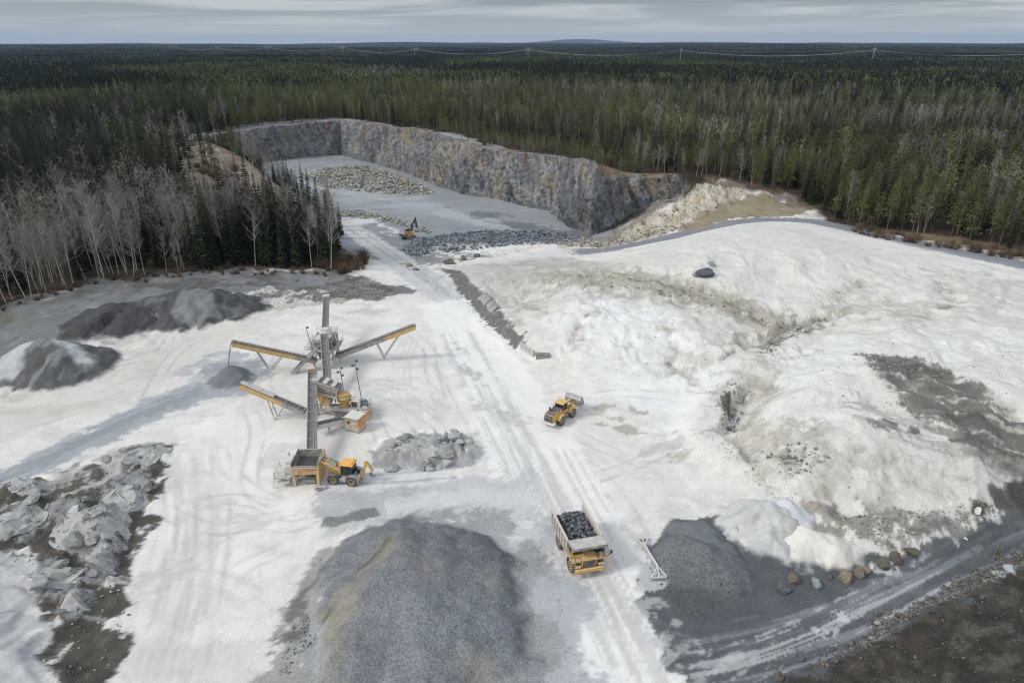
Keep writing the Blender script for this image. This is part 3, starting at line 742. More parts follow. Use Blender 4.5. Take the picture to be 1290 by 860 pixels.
# -- foot of the front mound
paint([(1000,668),(1050,640),(1120,646),(1180,650),(1235,632),(1250,650),(1190,672),(1110,690),(1060,690)], (128,126,120), 1.0, (1.8,4), .9, .6, (3,-.3,.35), .25, 2)
paint([(1000,628),(1050,640),(1060,665),(1020,660)], (128,122,108), .9, (1.4,3), .75, .6, (3,-.1,.3))
paint([(1100,652),(1180,646),(1200,672),(1120,690)], (104,103,100), 1, (1.6,3), .7, .6, (3,-.1,.3))
paint([(1290,602),(1330,600),(1340,650),(1280,650),(1230,640),(1250,610)], (64,62,60), 1.0, (1.2,3), .9, .6, None, .3, 2)
# -- lower haul road
paint([(860,650),(905,652),(940,690),(985,705),(1100,705),(1200,680),(1290,640),(1480,560),(1560,640),(1400,760),(1180,850),(1060,900),(950,940),(880,900),(830,820),(806,760),(812,690)], (84,90,96), .7, (.9,4), 1, .55, None, .16, 4)
paint([(1440,650),(1340,690),(1240,740),(1120,800),(1000,855),(960,900),(1100,1100),(1600,1000),(1600,700)], (61,57,52), .7, (1.0,3), 1, .7, None, .3, 2.5)
paint([(1180,740),(1240,720),(1330,680),(1420,640),(1420,680),(1300,740),(1150,800),(1060,850),(1000,870)], (84,79,72), 1.0, (2,4), .7, .8, (2.5,0,.3))
stroke([(1460,590),(1290,684),(1180,740),(1060,790),(960,822),(860,836)], 7.0, (138,145,151), .8, .55, .3, .5, (1.1,36,.22,.25))
stroke([(1460,572),(1290,664),(1170,722),(1060,768),(960,796),(860,808)], 4.0, (112,119,125), .8, .45, .3, .5, (1.0,34,.2,.25))
stroke([(1200,716),(1080,776),(1000,812),(930,836),(850,850)], 5, (178,181,183), .9, .7, .25, 1.0, (1.0,40,.16,.3))
paint([(820,800),(900,822),(970,820),(1010,812),(1000,840),(930,862),(850,875),(820,860)], (190,191,191), 2, (1.2,6), .5, .3, (1.3,.1,.35,38,12))
paint([(1095,712),(1125,706),(1128,714),(1100,722)], (200,203,205), .4, (.8,2), .8, .3)
paint([(1240,720),(1275,712),(1275,722),(1245,732)], (200,203,205), .4, (.8,2), .7, .3, (2,-.1,.3))
paint([(1030,792),(1060,770),(1080,776),(1040,806)], (196,199,202), .4, (1,2), .7, .3, (2,-.1,.3))
paint([(806,720),(830,760),(850,800),(880,820),(860,850),(820,812),(800,760)], (176,178,178), 1.4, (2,4), .7, .4, (3,-.05,.4))
paint([(800,672),(815,672),(840,735),(830,742),(806,740)], (190,192,192), .8, (1.2,3), .8, .3)
paint([(1050,880),(1130,815),(1290,735),(1420,690),(1500,760),(1290,860)], (94,90,84), 1.5, (2,4), .6, .75, (2.2,.1,.35,30,2), .2, 2)
paint([(1100,850),(1200,790),(1340,730),(1380,760),(1240,850)], (48,45,41), 1.5, (2,4), .7, .7, (2.6,.05,.3,30,2), .2, 2)
# -- road behind the right mound, tan clearing and pale rock slope
stroke([(700,318),(750,316),(810,306),(870,293),(930,279),(1000,276),(1060,286),(1150,306),(1290,334),(1420,358)], 9, (124,131,138), 1.2, 1, .35, .5, None, .08)
stroke([(1000,280),(1150,310),(1290,338),(1420,362)], 4, (152,159,166), 1, .6, .25, .5, (1.2,24,-.1,.4))
stroke([(700,312),(760,308),(830,297)], 4, (178,168,148), .9, .8, .5, .7)
paint([(850,290),(880,268),(910,250),(960,244),(1025,264),(1005,272),(930,274),(880,288)], (138,128,108), 1.2, (2,5), 1, .5, None, .18, 4)
paint([(900,262),(960,252),(1000,264),(940,272)], (152,142,120), 1, (2,5), .6, .4, (5,-.1,.4))
paint([(745,310),(790,288),(850,258),(880,235),(905,228),(945,238),(935,248),(905,256),(870,278),(850,290),(800,304),(760,314)], (170,163,149), 1.2, (2,5), 1, .55, None, .28, 2.5)
paint([(738,301),(775,290),(850,230),(868,226),(862,242),(800,286),(765,305)], (128,124,116), 1, (1.5,4), .9, .6, None, .25, 2)
paint([(790,290),(830,268),(870,246),(900,236),(905,248),(850,276),(800,298)], (200,195,182), 1, (2,4), .8, .4, (4,0,.3), .1, 2)
paint([(780,296),(850,258),(900,240),(880,262),(830,290)], (158,140,112), 1, (2,4), .6, .6, (4,.05,.3))
paint([(880,225),(960,228),(1030,258),(1025,266),(960,244),(905,232)], (108,95,82), 1, (2,5), .85, .6, (5,-.25,.4), .2, 3)
paint([(1080,288),(1160,292),(1290,312),(1400,335),(1400,345),(1290,328),(1180,306)], (124,108,86), 1, (1.6,4), .85, .6, (4,-.3,.4), .25, 3)
# -- earthen left flank of the pit
paint([(200,172,14),(250,172,14),(300,206,2),(345,236,-3),(402,270,-3),(408,292,-2),(330,262,2),(240,236,8)], (122,113,100), 2, (3,7), 1, .6, None, .25, 4)
paint([(215,180,13),(250,182,12),(290,210,4),(270,214,5),(230,200,10)], (150,138,120), 1.5, (3,6), .8, .5, (5,0,.3), .2, 3)
paint([(262,196,8),(276,206,5),(272,212,5),(258,200,8)], (214,216,218), .8, (1.5,3), .8, .3, (3,0,.3))
# -- puddled patches by the loader
for pts in ([(733,523),(760,508),(775,512),(750,525)], [(765,527),(785,522),(782,532)], [(775,535),(810,537),(805,548),(780,546)], [(795,513),(815,520),(800,528)], [(752,534),(764,535),(760,539)]):
    paint(pts, (158,155,142), .5, (.8,2), .75, .2)
paint([(800,575),(830,545),(870,540),(860,556),(820,580)], (176,174,170), .8, (1.2,3), .6, .4, (1.6,0,.3,32,5))
paint([(836,575),(865,566),(870,575),(845,585)], (164,160,148), .8, (1,3), .7, .4, (3,-.1,.3))
paint([(430,395),(470,388),(490,395),(450,402)], (176,176,172), 1, (2,4), .6, .3, (3,0,.3,0,3))

gv = np.stack([GX.ravel(), GY.ravel(), H.ravel()], 1)
ii = np.arange(NX * NY, dtype=np.int32).reshape(NY, NX)
gf = np.stack([ii[:-1, :-1].ravel(), ii[:-1, 1:].ravel(), ii[1:, 1:].ravel(), ii[1:, :-1].ravel()], 1)
gcol = np.concatenate([np.clip(COLR, .004, .9).reshape(-1, 3), np.clip(GRN, 0, 1).reshape(-1, 1)], 1)
mesh_obj('ground', mesh_np('ground', gv, gf, M_GROUND, True, gcol), kind='structure')
# ---------------------------------------------------------------- rock face of the pit
def face_material():
    m, nt, b = new_mat('rock_face')
    at_ = nt.nodes.new('ShaderNodeAttribute'); at_.attribute_name = 'Col'
    tc = nt.nodes.new('ShaderNodeTexCoord'); vec = tc.outputs['Object']
    f = nmath(nt, 'MULTIPLY', nrange(nt, nnoise(nt, 0.9, 8, 0.72, vec), .25, .75, .5, 1.5), nrange(nt, nnoise(nt, 0.25, 5, 0.6, vec), .3, .7, .8, 1.2))
    nt.links.new(nscale(nt, at_.outputs['Color'], f), b.inputs['Base Color'])
    b.inputs['Roughness'].default_value = 0.85
    bp = nt.nodes.new('ShaderNodeBump'); bp.inputs['Distance'].default_value = 0.8; bp.inputs['Strength'].default_value = 0.7
    nt.links.new(nnoise(nt, 0.8, 8, 0.7, vec), bp.inputs['Height']); nt.links.new(bp.outputs[0], b.inputs['Normal'])
    return m
def build_face():
    P = np.array(FOOT); Z1 = np.array(FTOP)
    seg = np.linalg.norm(np.diff(P, axis=0), axis=1); S = np.concatenate([[0], np.cumsum(seg)])
    n = int(S[-1] / 0.55); s = np.linspace(0, S[-1], n)
    px = np.interp(s, S, P[:, 0]); py = np.interp(s, S, P[:, 1]); zt = np.interp(s, S, Z1)
    k = np.exp(-np.linspace(-2.2, 2.2, 13) ** 2); k /= k.sum()
    zt = np.convolve(np.pad(zt, 6, 'edge'), k, 'valid')
    tx, ty = np.gradient(px), np.gradient(py); l = np.hypot(tx, ty)
    tx = np.convolve(np.pad(tx / l, 10, 'edge'), np.ones(21) / 21, 'valid'); ty = np.convolve(np.pad(ty / l, 10, 'edge'), np.ones(21) / 21, 'valid')
    l = np.hypot(tx, ty); nxo, nyo = -ty / l, tx / l           # outward (away from the pit): left of the run
    mt = 44
    t = np.concatenate([np.linspace(0, 1, mt), np.ones(7)])
    back = np.concatenate([np.linspace(0, 1, mt) * 3.0, 3.0 + np.array([.5, 1.1, 2, 3.2, 5, 7.5, 10])])
    Sg, Tg = np.meshgrid(s, t, indexing='xy'); Bk = back[:, None] + 0 * Sg
    zb = ground(px, py) - 1.0
    top = zt[None, :]
    W = Tg * (top - zb[None, :])                                # height up the wall in metres
    big = 2.6 * fbm(Sg / 17, W / 40, 3, 81) + 1.6 * (ridged(Sg / 9 + .25 * fbm(Sg / 6, W / 6, 2, 88), W / 30, 4, 82) - .55)
    sl = Sg + .35 * W                                           # joints dip along the wall
    fine = 1.25 * (ridged(sl / 2.6, W / 19, 4, 83) - .55) + .45 * fbm(Sg / 1.6, W / 1.6, 4, 84)
    bl = np.floor(sl / 2.4 + .6 * fbm(Sg / 5, W / 5, 2, 85)); bl2 = np.floor(W / 7.5 + .7 * fbm(Sg / 6, W / 6, 2, 86))
    blk = (np.sin(bl * 12.9898 + bl2 * 78.233) * 43758.5453) % 1.0
    fade = np.where(Bk > 3.0, np.clip(1 - (Bk - 3) / 4, 0, 1), 1.0) * (0.35 + .65 * np.minimum(1, Tg * 6))
    dsp = (big + fine + .7 * (blk - .5)) * fade
    off = Bk + dsp
    X = px[None] + nxo[None] * off; Y = py[None] + nyo[None] * off
    crest = .9 * fbm(s / 4, s * 0, 3, 87) + .6 * fbm(s / 13, s * 0 + 3, 2, 90)
    Z = zb[None] + W + Tg ** 3 * crest[None]
    g = ground(X, Y)
    lip = Bk > 3.0
    gb = ground(px + nxo * 14, py + nyo * 14)[None] + 0 * Z
    Z = np.where(lip, Z + (gb + .1 - Z) * sstep(3, 9, Bk), Z)
    Z = np.where(Bk > 9, g - .3, Z)
    # colour of the stone: blue-grey gneiss, ochre weathered zones, pale folded bands, dark joints
    wx_ = Sg + 5 * fbm(Sg / 14, W / 9, 3, 91); wz_ = W + 4 * fbm(Sg / 12, W / 8, 3, 92)
    bands = np.sin((wz_ * 1.15 + wx_ * .62 + 3.0 * fbm(wx_ / 9, wz_ / 7, 3, 93)) * 1.9)
    bands2 = fbm(wx_ / 8 + wz_ / 5, (wz_ - .55 * wx_) / .9, 4, 94)
    sfr = Sg / S[-1]
    c = C(122, 126, 131)[None, None] * np.ones(Sg.shape + (1,))
    och = sstep(.0, .5, fbm(Sg / 16, W / 14, 4, 95) + .35 * sstep(.3, .5, sfr) * (1 - sstep(.66, .74, sfr)) - .12 + .2 * Tg * sstep(.33, .45, sfr) - .16) [..., None]
    c = c * (1 - .75 * och) + C(138, 128, 110) * .75 * och
    blue = sstep(.05, .5, fbm(Sg / 13, W / 16, 4, 96) + .3 * sstep(.66, .74, sfr) * (1 - Tg * .5))[..., None]
    c = c * (1 - .7 * blue) + C(84, 91, 100) * .7 * blue
    fold = (sstep(.55, .95, bands) * sstep(.36, .46, sfr) * (1 - sstep(.8, .9, sfr)) * sstep(-.2, .3, fbm(Sg / 10, W / 8, 3, 97)))[..., None]
    c = c * (1 - .55 * fold) + C(172, 164, 146) * .55 * fold
    strk = sstep(.25, .7, bands2)[..., None]; c = c * (1 - .4 * strk) + C(156, 157, 157) * .4 * strk
    drk = (sstep(.12, .5, fbm(sl / 2.0, W / 12, 5, 98, .65)) * (.7 + .5 * sstep(.55, .75, sfr)))[..., None]; c = c * (1 - .72 * drk) + C(54, 56, 58) * .72 * drk
    vf = (sstep(.55, .85, ridged(sl / 3.6 + .15 * fbm(W / 3, Sg / 3, 2, 74), W / 26, 4, 73, .6)) * .55)[..., None]; c = c * (1 - vf) + C(58, 60, 63) * vf
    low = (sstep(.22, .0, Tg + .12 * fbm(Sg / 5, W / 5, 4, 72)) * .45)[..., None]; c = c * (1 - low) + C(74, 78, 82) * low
    stn = (sstep(.1, .5, fbm(Sg / 4, W / 25, 4, 99)) * sstep(.35, .9, Tg) * .5)[..., None]; c = c * (1 - stn) + C(120, 98, 74) * stn
    duff = (sstep(3.2, 5.5, Bk + 1.2 * fbm(Sg / 3, Bk / 3, 3, 89)))[..., None]; c = c * (1 - duff) + C(116, 98, 76) * duff
    v = np.stack([X, Y, Z], -1).reshape(-1, 3)
    r, cN = Sg.shape
    idx = np.arange(r * cN).reshape(r, cN)
    f = np.stack([idx[:-1, :-1].ravel(), idx[:-1, 1:].ravel(), idx[1:, 1:].ravel(), idx[1:, :-1].ravel()], 1)
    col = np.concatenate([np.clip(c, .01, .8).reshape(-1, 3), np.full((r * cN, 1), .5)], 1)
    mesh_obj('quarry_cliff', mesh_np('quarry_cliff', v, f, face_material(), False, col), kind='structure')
build_face()

# ---------------------------------------------------------------- heaps: each a mesh of its own on the ground
def heap(name, label, cat, crest, slope, rgb, grain=.7, res=.4, rough=.25, foot=.4, power=1.0, colour=None, round_=1.0, group=None, vary=.15, toe=.5, blend=False):
    """crest: [(picture x, y, height of the crest)]; sides fall at slope from it"""
    P = np.array([at(a, b, z) for a, b, z in crest]); Zc = np.array([c[2] for c in crest], float)
    g0 = ground(P[:, 0], P[:, 1])
    R = float((Zc - g0).max() / slope * 1.25 + 3)
    xs = np.arange(P[:, 0].min() - R, P[:, 0].max() + R, res); ys = np.arange(P[:, 1].min() - R, P[:, 1].max() + R, res)
    X, Y = np.meshgrid(xs, ys)
    seed = sum(map(ord, label)) % 900
    wX = X + 1.2 * fbm(X / 6, Y / 6, 3, seed); wY = Y + 1.2 * fbm(X / 6, Y / 6, 3, seed + 3)
    soft = None
    if blend and len(P) > 1:
        acc = 0; kk = 1.6
        for i in range(len(P) - 1):
            di, si, _ = seg_dist(wX, wY, P[i:i + 2]); li = math.dist(P[i], P[i + 1])
            zi = Zc[i] + (Zc[i + 1] - Zc[i]) * si / li - slope * (np.sqrt(di * di + round_ ** 2) - round_)
            acc = acc + np.exp(kk * np.clip(zi, -12, 20))
        soft = np.log(acc) / kk - .35
    if len(P) == 1:
        d = np.hypot(wX - P[0, 0], wY - P[0, 1]); zc = Zc[0]
    else:
        d, sl, _ = seg_dist(wX, wY, P)
        L = np.concatenate([[0], np.cumsum(np.linalg.norm(np.diff(P, axis=0), axis=1))])
        zc = np.interp(sl, L, Zc)
    dd = np.sqrt(d * d + round_ ** 2) - round_
    z = zc - slope * dd * power + rough * fbm(X / 3, Y / 3, 4, seed + 6) + rough * .5 * ridged(X / 1.6, Y / 1.6, 3, seed + 8) - rough * .25
    if soft is not None: z = soft + (z - (zc - slope * dd * power))
    g = ground(X, Y)
    low = g + (z - g) * 0
    # concave toe
    z = np.where(z - g < 1.2, g + (z - g) * (.55 + .45 * np.clip((z - g) / 1.2, 0, 1)), z)
    Zf = np.where(z > g - .12, z, g - .12 - .05)
    keep = z > g - .12
    idx = np.arange(X.size).reshape(X.shape)
    kf = keep[:-1, :-1] | keep[:-1, 1:] | keep[1:, 1:] | keep[1:, :-1]
    f = np.stack([idx[:-1, :-1][kf], idx[:-1, 1:][kf], idx[1:, 1:][kf], idx[1:, :-1][kf]], 1)
    c = (C(*rgb) * (1 + vary * fbm(X / 4, Y / 4, 4, seed + 20))[..., None])
    gr = np.full(X.shape, grain)
    if colour is not None: c, gr = colour(X, Y, Zf, d, c, gr)
    # the toe thins out into whatever it lies on
    gc = np.stack([bilin(XS, YS, COLR[..., k], X, Y) for k in range(3)], -1); gg = bilin(XS, YS, GRN, X, Y)
    k = sstep(.02, toe, Zf - g + toe * .5 * fbm(X / 1.8, Y / 1.8, 4, seed + 30))
    c = gc * (1 - k[..., None]) + c * k[..., None]; gr = gg * (1 - k) + gr * k
    used = np.unique(f); mp = np.full(X.size, -1, np.int32); mp[used] = np.arange(len(used))
    v = np.stack([X, Y, Zf], -1).reshape(-1, 3)[used]
    col = np.concatenate([np.clip(c, .01, .9).reshape(-1, 3), gr.reshape(-1, 1)], 1)[used]
    o = v.mean(0); o[2] = float(ground(np.array([o[0]]), np.array([o[1]]))[0])
    ob = mesh_obj(name, mesh_np(name, v - o, mp[f], M_GROUND, True, col), label=label, cat=cat, group=group)
    ob.location = o
    HEAPS.append((xs, ys, np.where(keep, Zf, -99)))
    return ob
HEAPS = []
def top_z(x, y):
    z = gz(x, y)
    for hx, hy, Z in HEAPS:
        if hx[0] < x < hx[-1] and hy[0] < y < hy[-1]:
            i = np.searchsorted(hx, x) - 1; j = np.searchsorted(hy, y) - 1
            z = max(z, float(Z[j, i]))
    return z
def mixc(c, gr, m, rgb, grain):
    m = np.clip(m, 0, 1)
    return c * (1 - m[..., None]) + C(*rgb) * m[..., None], gr * (1 - m) + grain * m
def pmask(X, Y, pts, z, soft=.8, warp=1.2, ws=4, seed=5):
    P = [at(a, b, z) for a, b in pts]
    return sstep(-soft, soft, sdf(X, Y, P) + warp * fbm(X / ws, Y / ws, 4, seed) * 1.5)
# big front heap
def front_col(X, Y, Z, d, c, gr):
    c, gr = mixc(c, gr, pmask(X, Y, [(340,880),(378,780),(440,712),(506,668),(486,725),(440,800),(415,890)], 2.2, 2.0, 2.0) * .6 * sstep(-.6, .2, fbm(X / 2.4, Y / 2.4, 4, 336)), (136,131,120), .7)
    ax, ay = at(508, 700, 4.0); ang = np.arctan2(Y - ay, X - ax); rad = np.hypot(X - ax, Y - ay)
    c = c * (1 + .16 * fbm(ang * 9 + .3 * fbm(X / 3, Y / 3, 3, 330), rad / 9, 4, 331) * sstep(2, 8, rad))[..., None]
    c, gr = mixc(c, gr, pmask(X, Y, [(372,800),(400,748),(452,725),(448,770),(400,800),(360,840)], 2.4) * .8 * sstep(-.5, .1, fbm(X / 2, Y / 2, 4, 332)), (142,137,124), .6)
    c, gr = mixc(c, gr, pmask(X, Y, [(402,768),(418,752),(416,760),(404,772)], 2.4, .3, .3) * .8, (90,86,76), .4)
    c, gr = mixc(c, gr, pmask(X, Y, [(430,716),(470,690),(500,668),(512,668),(498,690),(450,712)], 3.5, .6, .6) * .85 * sstep(-.5, .1, fbm(X / 2, Y / 2, 4, 333)), (140,135,121), .6)
    c, gr = mixc(c, gr, pmask(X, Y, [(424,716),(460,698),(480,684),(492,674),(480,692),(450,708)], 3.5, .5, .5) * .8, (86,82,72), .5)
    c, gr = mixc(c, gr, pmask(X, Y, [(500,740),(560,720),(660,760),(650,880),(490,830)], 3, 2, 2) * .55, (122,129,138), .95)
    c, gr = mixc(c, gr, pmask(X, Y, [(575,835),(610,830),(650,860),(640,900),(560,900)], 1.5, 1, 1) * .7, (142,139,130), .7)
    c, gr = mixc(c, gr, pmask(X, Y, [(600,715),(622,714),(628,736),(612,738)], 2.5, .6, .6) * .6, (140,136,127), .7)
    c, gr = mixc(c, gr, pmask(X, Y, [(520,690),(580,700),(570,720),(520,730)], 4, 1.2, 1.2) * .35, (118,110,104), .6)
    return c, gr
heap('gravel_heap', 'big blue-grey gravel heap filling the bottom of the yard before the dump truck', 'gravel heap',
     [(430,900,.8),(464,800,2.2),(490,728,3.5),(506,684,3.9),(526,760,3.4),(545,868,2.6),(572,790,2.8),(545,700,3.2),(592,722,2.6),(632,800,1.3),(650,900,.6)], .45, (114,120,126), .9, .28, .22, round_=1.2, colour=front_col, toe=1.1, blend=True)
heap('gravel_heap', 'small rounded gravel heap on the right shoulder of the big front heap', 'gravel heap',
     [(584,684,2.6),(600,692,2.4)], .55, (106,111,117), .95, .28, .12, round_=1.2, toe=.3)
# under the discharge belt
heap('gravel_heap', 'small fresh blue-grey cone of fines under the end of the long yellow belt', 'gravel heap',
     [(288,462,2.6)], .62, (112,119,127), .4, .25, .08, round_=.5)
# left: pale cone on the flat, dark spoil ridge
def cone_col(X, Y, Z, d, c, gr):
    g = ground(X, Y); hh = np.clip((Z - g) / 5, 0, 1)
    m = sstep(.1, .5, fbm(X / 2.2, Y / 7, 4, 300) + .5 * hh - .12) * .7
    c, gr = mixc(c, gr, m, (132,134,136), .4)
    w = pmask(X, Y, [(-20,470),(20,440),(52,430),(100,440),(112,456),(80,448),(50,440),(20,470)], 3, 1, 1.2) * .75
    c, gr = mixc(c, gr, w, (192,195,197), .3)
    return c, gr
heap('spoil_heap', 'grey cone heap with pale streaks alone on the flat at the left edge', 'spoil heap',
     [(34,434,5.2),(52,430,5.6),(72,436,5.0)], .55, (90,91,91), .6, .35, .35, round_=1.5, colour=cone_col)
heap('spoil_heap', 'dark rounded spoil heap nearest the pale cone at the left edge', 'spoil heap',
     [(118,392,4.6),(140,384,5.0),(160,388,4.4),(150,402,3.0)], .50, (74,75,76), .7, .4, .5, round_=2.0)
def ridge_col(X, Y, Z, d, c, gr):
    c, gr = mixc(c, gr, sstep(.05, .5, fbm(X / 5, Y / 3, 4, 310)) * .8, (108,110,111), .5)
    c, gr = mixc(c, gr, pmask(X, Y, [(222,392),(240,378),(262,376),(280,392),(250,402),(225,402)], 2.5, 1, 1.5) * .6, (140,142,142), .4)
    return c, gr
heap('spoil_heap', 'long dark spoil ridge with a pale grey flank before the bare birches', 'spoil heap',
     [(170,380,3.4),(205,372,5.0),(232,366,5.6),(265,366,5.2),(290,372,3.8)], .46, (78,79,80), .65, .4, .6, round_=2.0, colour=ridge_col)
# right: gravel cone beside the drag, blue ridge behind, pale heaps
heap('gravel_heap', 'dark grey gravel cone directly right of the white road drag', 'gravel heap',
     [(872,686,2.0),(882,687,2.1)], .52, (104,109,114), .95, .26, .15, round_=1.4)
heap('gravel_heap', 'smooth blue-grey gravel ridge behind the dark gravel cone', 'gravel heap',
     [(864,657,1.3),(876,658,1.7),(892,668,1.5),(908,684,.8)], .66, (106,113,120), .5, .26, .12, round_=.8)
def pale_col(X, Y, Z, d, c, gr):
    return mixc(c, gr, sstep(.1, .5, fbm(X / 3, Y / 3, 4, 320)) * .5, (176,180,184), .35)
heap('dust_heap', 'lumpy pale grey dust heap left of the bright white heap', 'dust heap',
     [(952,640,2.6),(972,634,3.0),(962,660,1.8),(966,674,1.0)], .60, (188,188,185), .4, .3, .5, round_=1.2, colour=pale_col)
heap('dust_heap', 'small blue-grey tipped heap between the two pale dust heaps', 'dust heap',
     [(996,632,2.5),(1006,640,2.3),(992,660,1.2)], .60, (184,190,195), .4, .3, .3, round_=1.0)
heap('dust_heap', 'bright white dust heap behind the brown boulders', 'dust heap',
     [(1004,682,.9),(1022,668,1.7),(1048,674,1.4),(1074,688,.5)], .72, (208,205,197), .3, .28, .4, round_=1.6)
heap('soil_heap', 'black soil heap at the right edge above the lower road', 'soil heap',
     [(1262,606,2.0),(1290,608,2.4),(1330,606,2.4)], .8, (66,64,62), .6, .3, .5, round_=.8, vary=.35)
# ---------------------------------------------------------------- trees
def foliage_material(name, rgb, jitter=.35, rough=.8, attr=False, trans=0.0):
    m, nt, b = new_mat(name)
    tc = nt.nodes.new('ShaderNodeTexCoord')
    if attr:
        a = nt.nodes.new('ShaderNodeAttribute'); a.attribute_name = 'Col'; base = a.outputs['Color']
    else:
        r = nt.nodes.new('ShaderNodeRGB'); r.outputs[0].default_value = (*rgb, 1); base = r.outputs[0]
        oi = nt.nodes.new('ShaderNodeObjectInfo')
        base = nscale(nt, base, nrange(nt, oi.outputs['Random'], 0, 1, 1 - jitter, 1 + jitter))
    geo = nt.nodes.new('ShaderNodeNewGeometry')
    f = nrange(nt, geo.outputs['Random Per Island'], 0, 1, .55, 1.45)
    nt.links.new(nscale(nt, base, f), b.inputs['Base Color'])
    b.inputs['Roughness'].default_value = rough; b.inputs['Specular IOR Level'].default_value = .15
    return m
def bark_material(name, rgb, dark, sc=(8, 8, 2.2), th=(.52, .62)):
    m, nt, b = new_mat(name)
    tc = nt.nodes.new('ShaderNodeTexCoord'); mp = nt.nodes.new('ShaderNodeMapping')
    mp.inputs['Scale'].default_value = sc; nt.links.new(tc.outputs['Object'], mp.inputs[0])
    n = nnoise(nt, 1.0, 5, .6, mp.outputs[0])
    mx = nt.nodes.new('ShaderNodeMix'); mx.data_type = 'RGBA'
    nt.links.new(nrange(nt, n, th[0], th[1], 0, 1), mx.inputs[0])
    mx.inputs[6].default_value = (*rgb, 1); mx.inputs[7].default_value = (*dark, 1)
    nt.links.new(mx.outputs[2], b.inputs['Base Color']); b.inputs['Roughness'].default_value = .9
    return m
SPR, PIN, BIR = lin(48, 55, 39), lin(88, 94, 58), lin(132, 127, 122)
M_SPR = foliage_material('spruce_needles', SPR)
M_PIN = foliage_material('pine_needles', PIN)
M_TWIG = foliage_material('birch_twigs', BIR, .34)
M_SHRUB = foliage_material('shrub_twigs', lin(104, 90, 74), .3)
M_BARK = bark_material('spruce_bark', lin(92, 80, 70), lin(58, 50, 44))
M_PBARK = bark_material('pine_bark', lin(112, 92, 78), lin(76, 66, 58))
M_BBARK = bark_material('birch_bark', lin(196, 192, 184), lin(92, 86, 80))

class TB:
    """collects triangles and quads of one tree part"""
    def __init__(s): s.v = []; s.f3 = []; s.f4 = []
    def quad(s, a, b, c, d):
        n = len(s.v); s.v += [a, b, c, d]; s.f4.append((n, n + 1, n + 2, n + 3))
    def tri(s, a, b, c):
        n = len(s.v); s.v += [a, b, c]; s.f3.append((n, n + 1, n + 2))
    def tube(s, pts, rad, k=6):
        base = len(s.v)
        for i, (p, r) in enumerate(zip(pts, rad)):
            p = np.asarray(p, float)
            q = np.asarray(pts[min(i + 1, len(pts) - 1)], float) - np.asarray(pts[max(i - 1, 0)], float)
            q /= np.linalg.norm(q) + 1e-9
            a = np.cross(q, [0, 1, 0]) if abs(q[1]) < .9 else np.cross(q, [1, 0, 0]); a /= np.linalg.norm(a); b = np.cross(q, a)
            for j in range(k):
                t = 2 * math.pi * j / k
                s.v.append(p + r * (math.cos(t) * a + math.sin(t) * b))
        for i in range(len(pts) - 1):
            for j in range(k):
                s.f4.append((base + i * k + j, base + i * k + (j + 1) % k, base + (i + 1) * k + (j + 1) % k, base + (i + 1) * k + j))
    def mesh(s, name, mat, smooth=False):
        fs = []
        if s.f3: fs.append(np.array(s.f3, np.int32))
        if s.f4: fs.append(np.array(s.f4, np.int32))
        return mesh_np(name, np.array(s.v, np.float32), fs, mat, smooth)

def U(a, b): return random.uniform(a, b)
def spruce_mesh(h, detail=1.0, R=None):
    tr, cr = TB(), TB()
    lean = (U(-.01, .01) * h, U(-.01, .01) * h)
    tr.tube([(0, 0, -.6), (lean[0] * .4, lean[1] * .4, h * .4), (lean[0], lean[1], h * .97)], [.011 * h, .007 * h, .01], 6)
    R = R or h * U(.105, .135)
    z = h * U(.05, .12)
    step = .62 / detail
    while z < h * .985:
        t = z / h
        r = R * ((1 - t) ** .8) * U(.78, 1.12) + .10
        if t < .18: r *= .55 + t * 2.5
        nb = max(4, int((5 + 4 * (1 - t)) * detail ** .5))
        a0 = U(0, 6.28)
        for k in range(nb):
            a = a0 + 6.283 * k / nb + U(-.3, .3); rr = r * U(.65, 1.15)
            ca, sa = math.cos(a), math.sin(a)
            w = (.18 + .20 * rr) * U(.8, 1.3) / detail ** .3
            dz = U(-.16, .02) * rr - (.22 if t < .6 else .0) * rr
            cx_, cy_ = lean[0] * t, lean[1] * t
            mid = (cx_ + ca * rr * .55, cy_ + sa * rr * .55, z + dz * .35)
            end = (cx_ + ca * rr, cy_ + sa * rr, z + dz + .05 * rr)
            p0 = np.array((cx_ + ca * .05, cy_ + sa * .05, z + .12)); p1 = np.array(mid); p2 = np.array(end)
            n = np.array((-sa, ca, U(-.4, .4)))
            hang = np.array((0, 0, -U(.25, .6) * w))
            cr.quad(p0, p1 + n * w + hang, p2, p1 - n * w + hang)
            if rr > .7 and detail >= 1:
                cr.tri(p1 * .7 + p0 * .3, p2 * .75 + p1 * .25 + np.array((0, 0, -.45 * rr ** .5)), p2)
        z += step * U(.8, 1.2) * (1.0 if t < .8 else .7)
    cr.quad((lean[0] - .09, lean[1], h * .93), (lean[0], lean[1] - .09, h * .93), (lean[0], lean[1], h * 1.01), (lean[0], lean[1] + .09, h * .93))
    return tr, cr
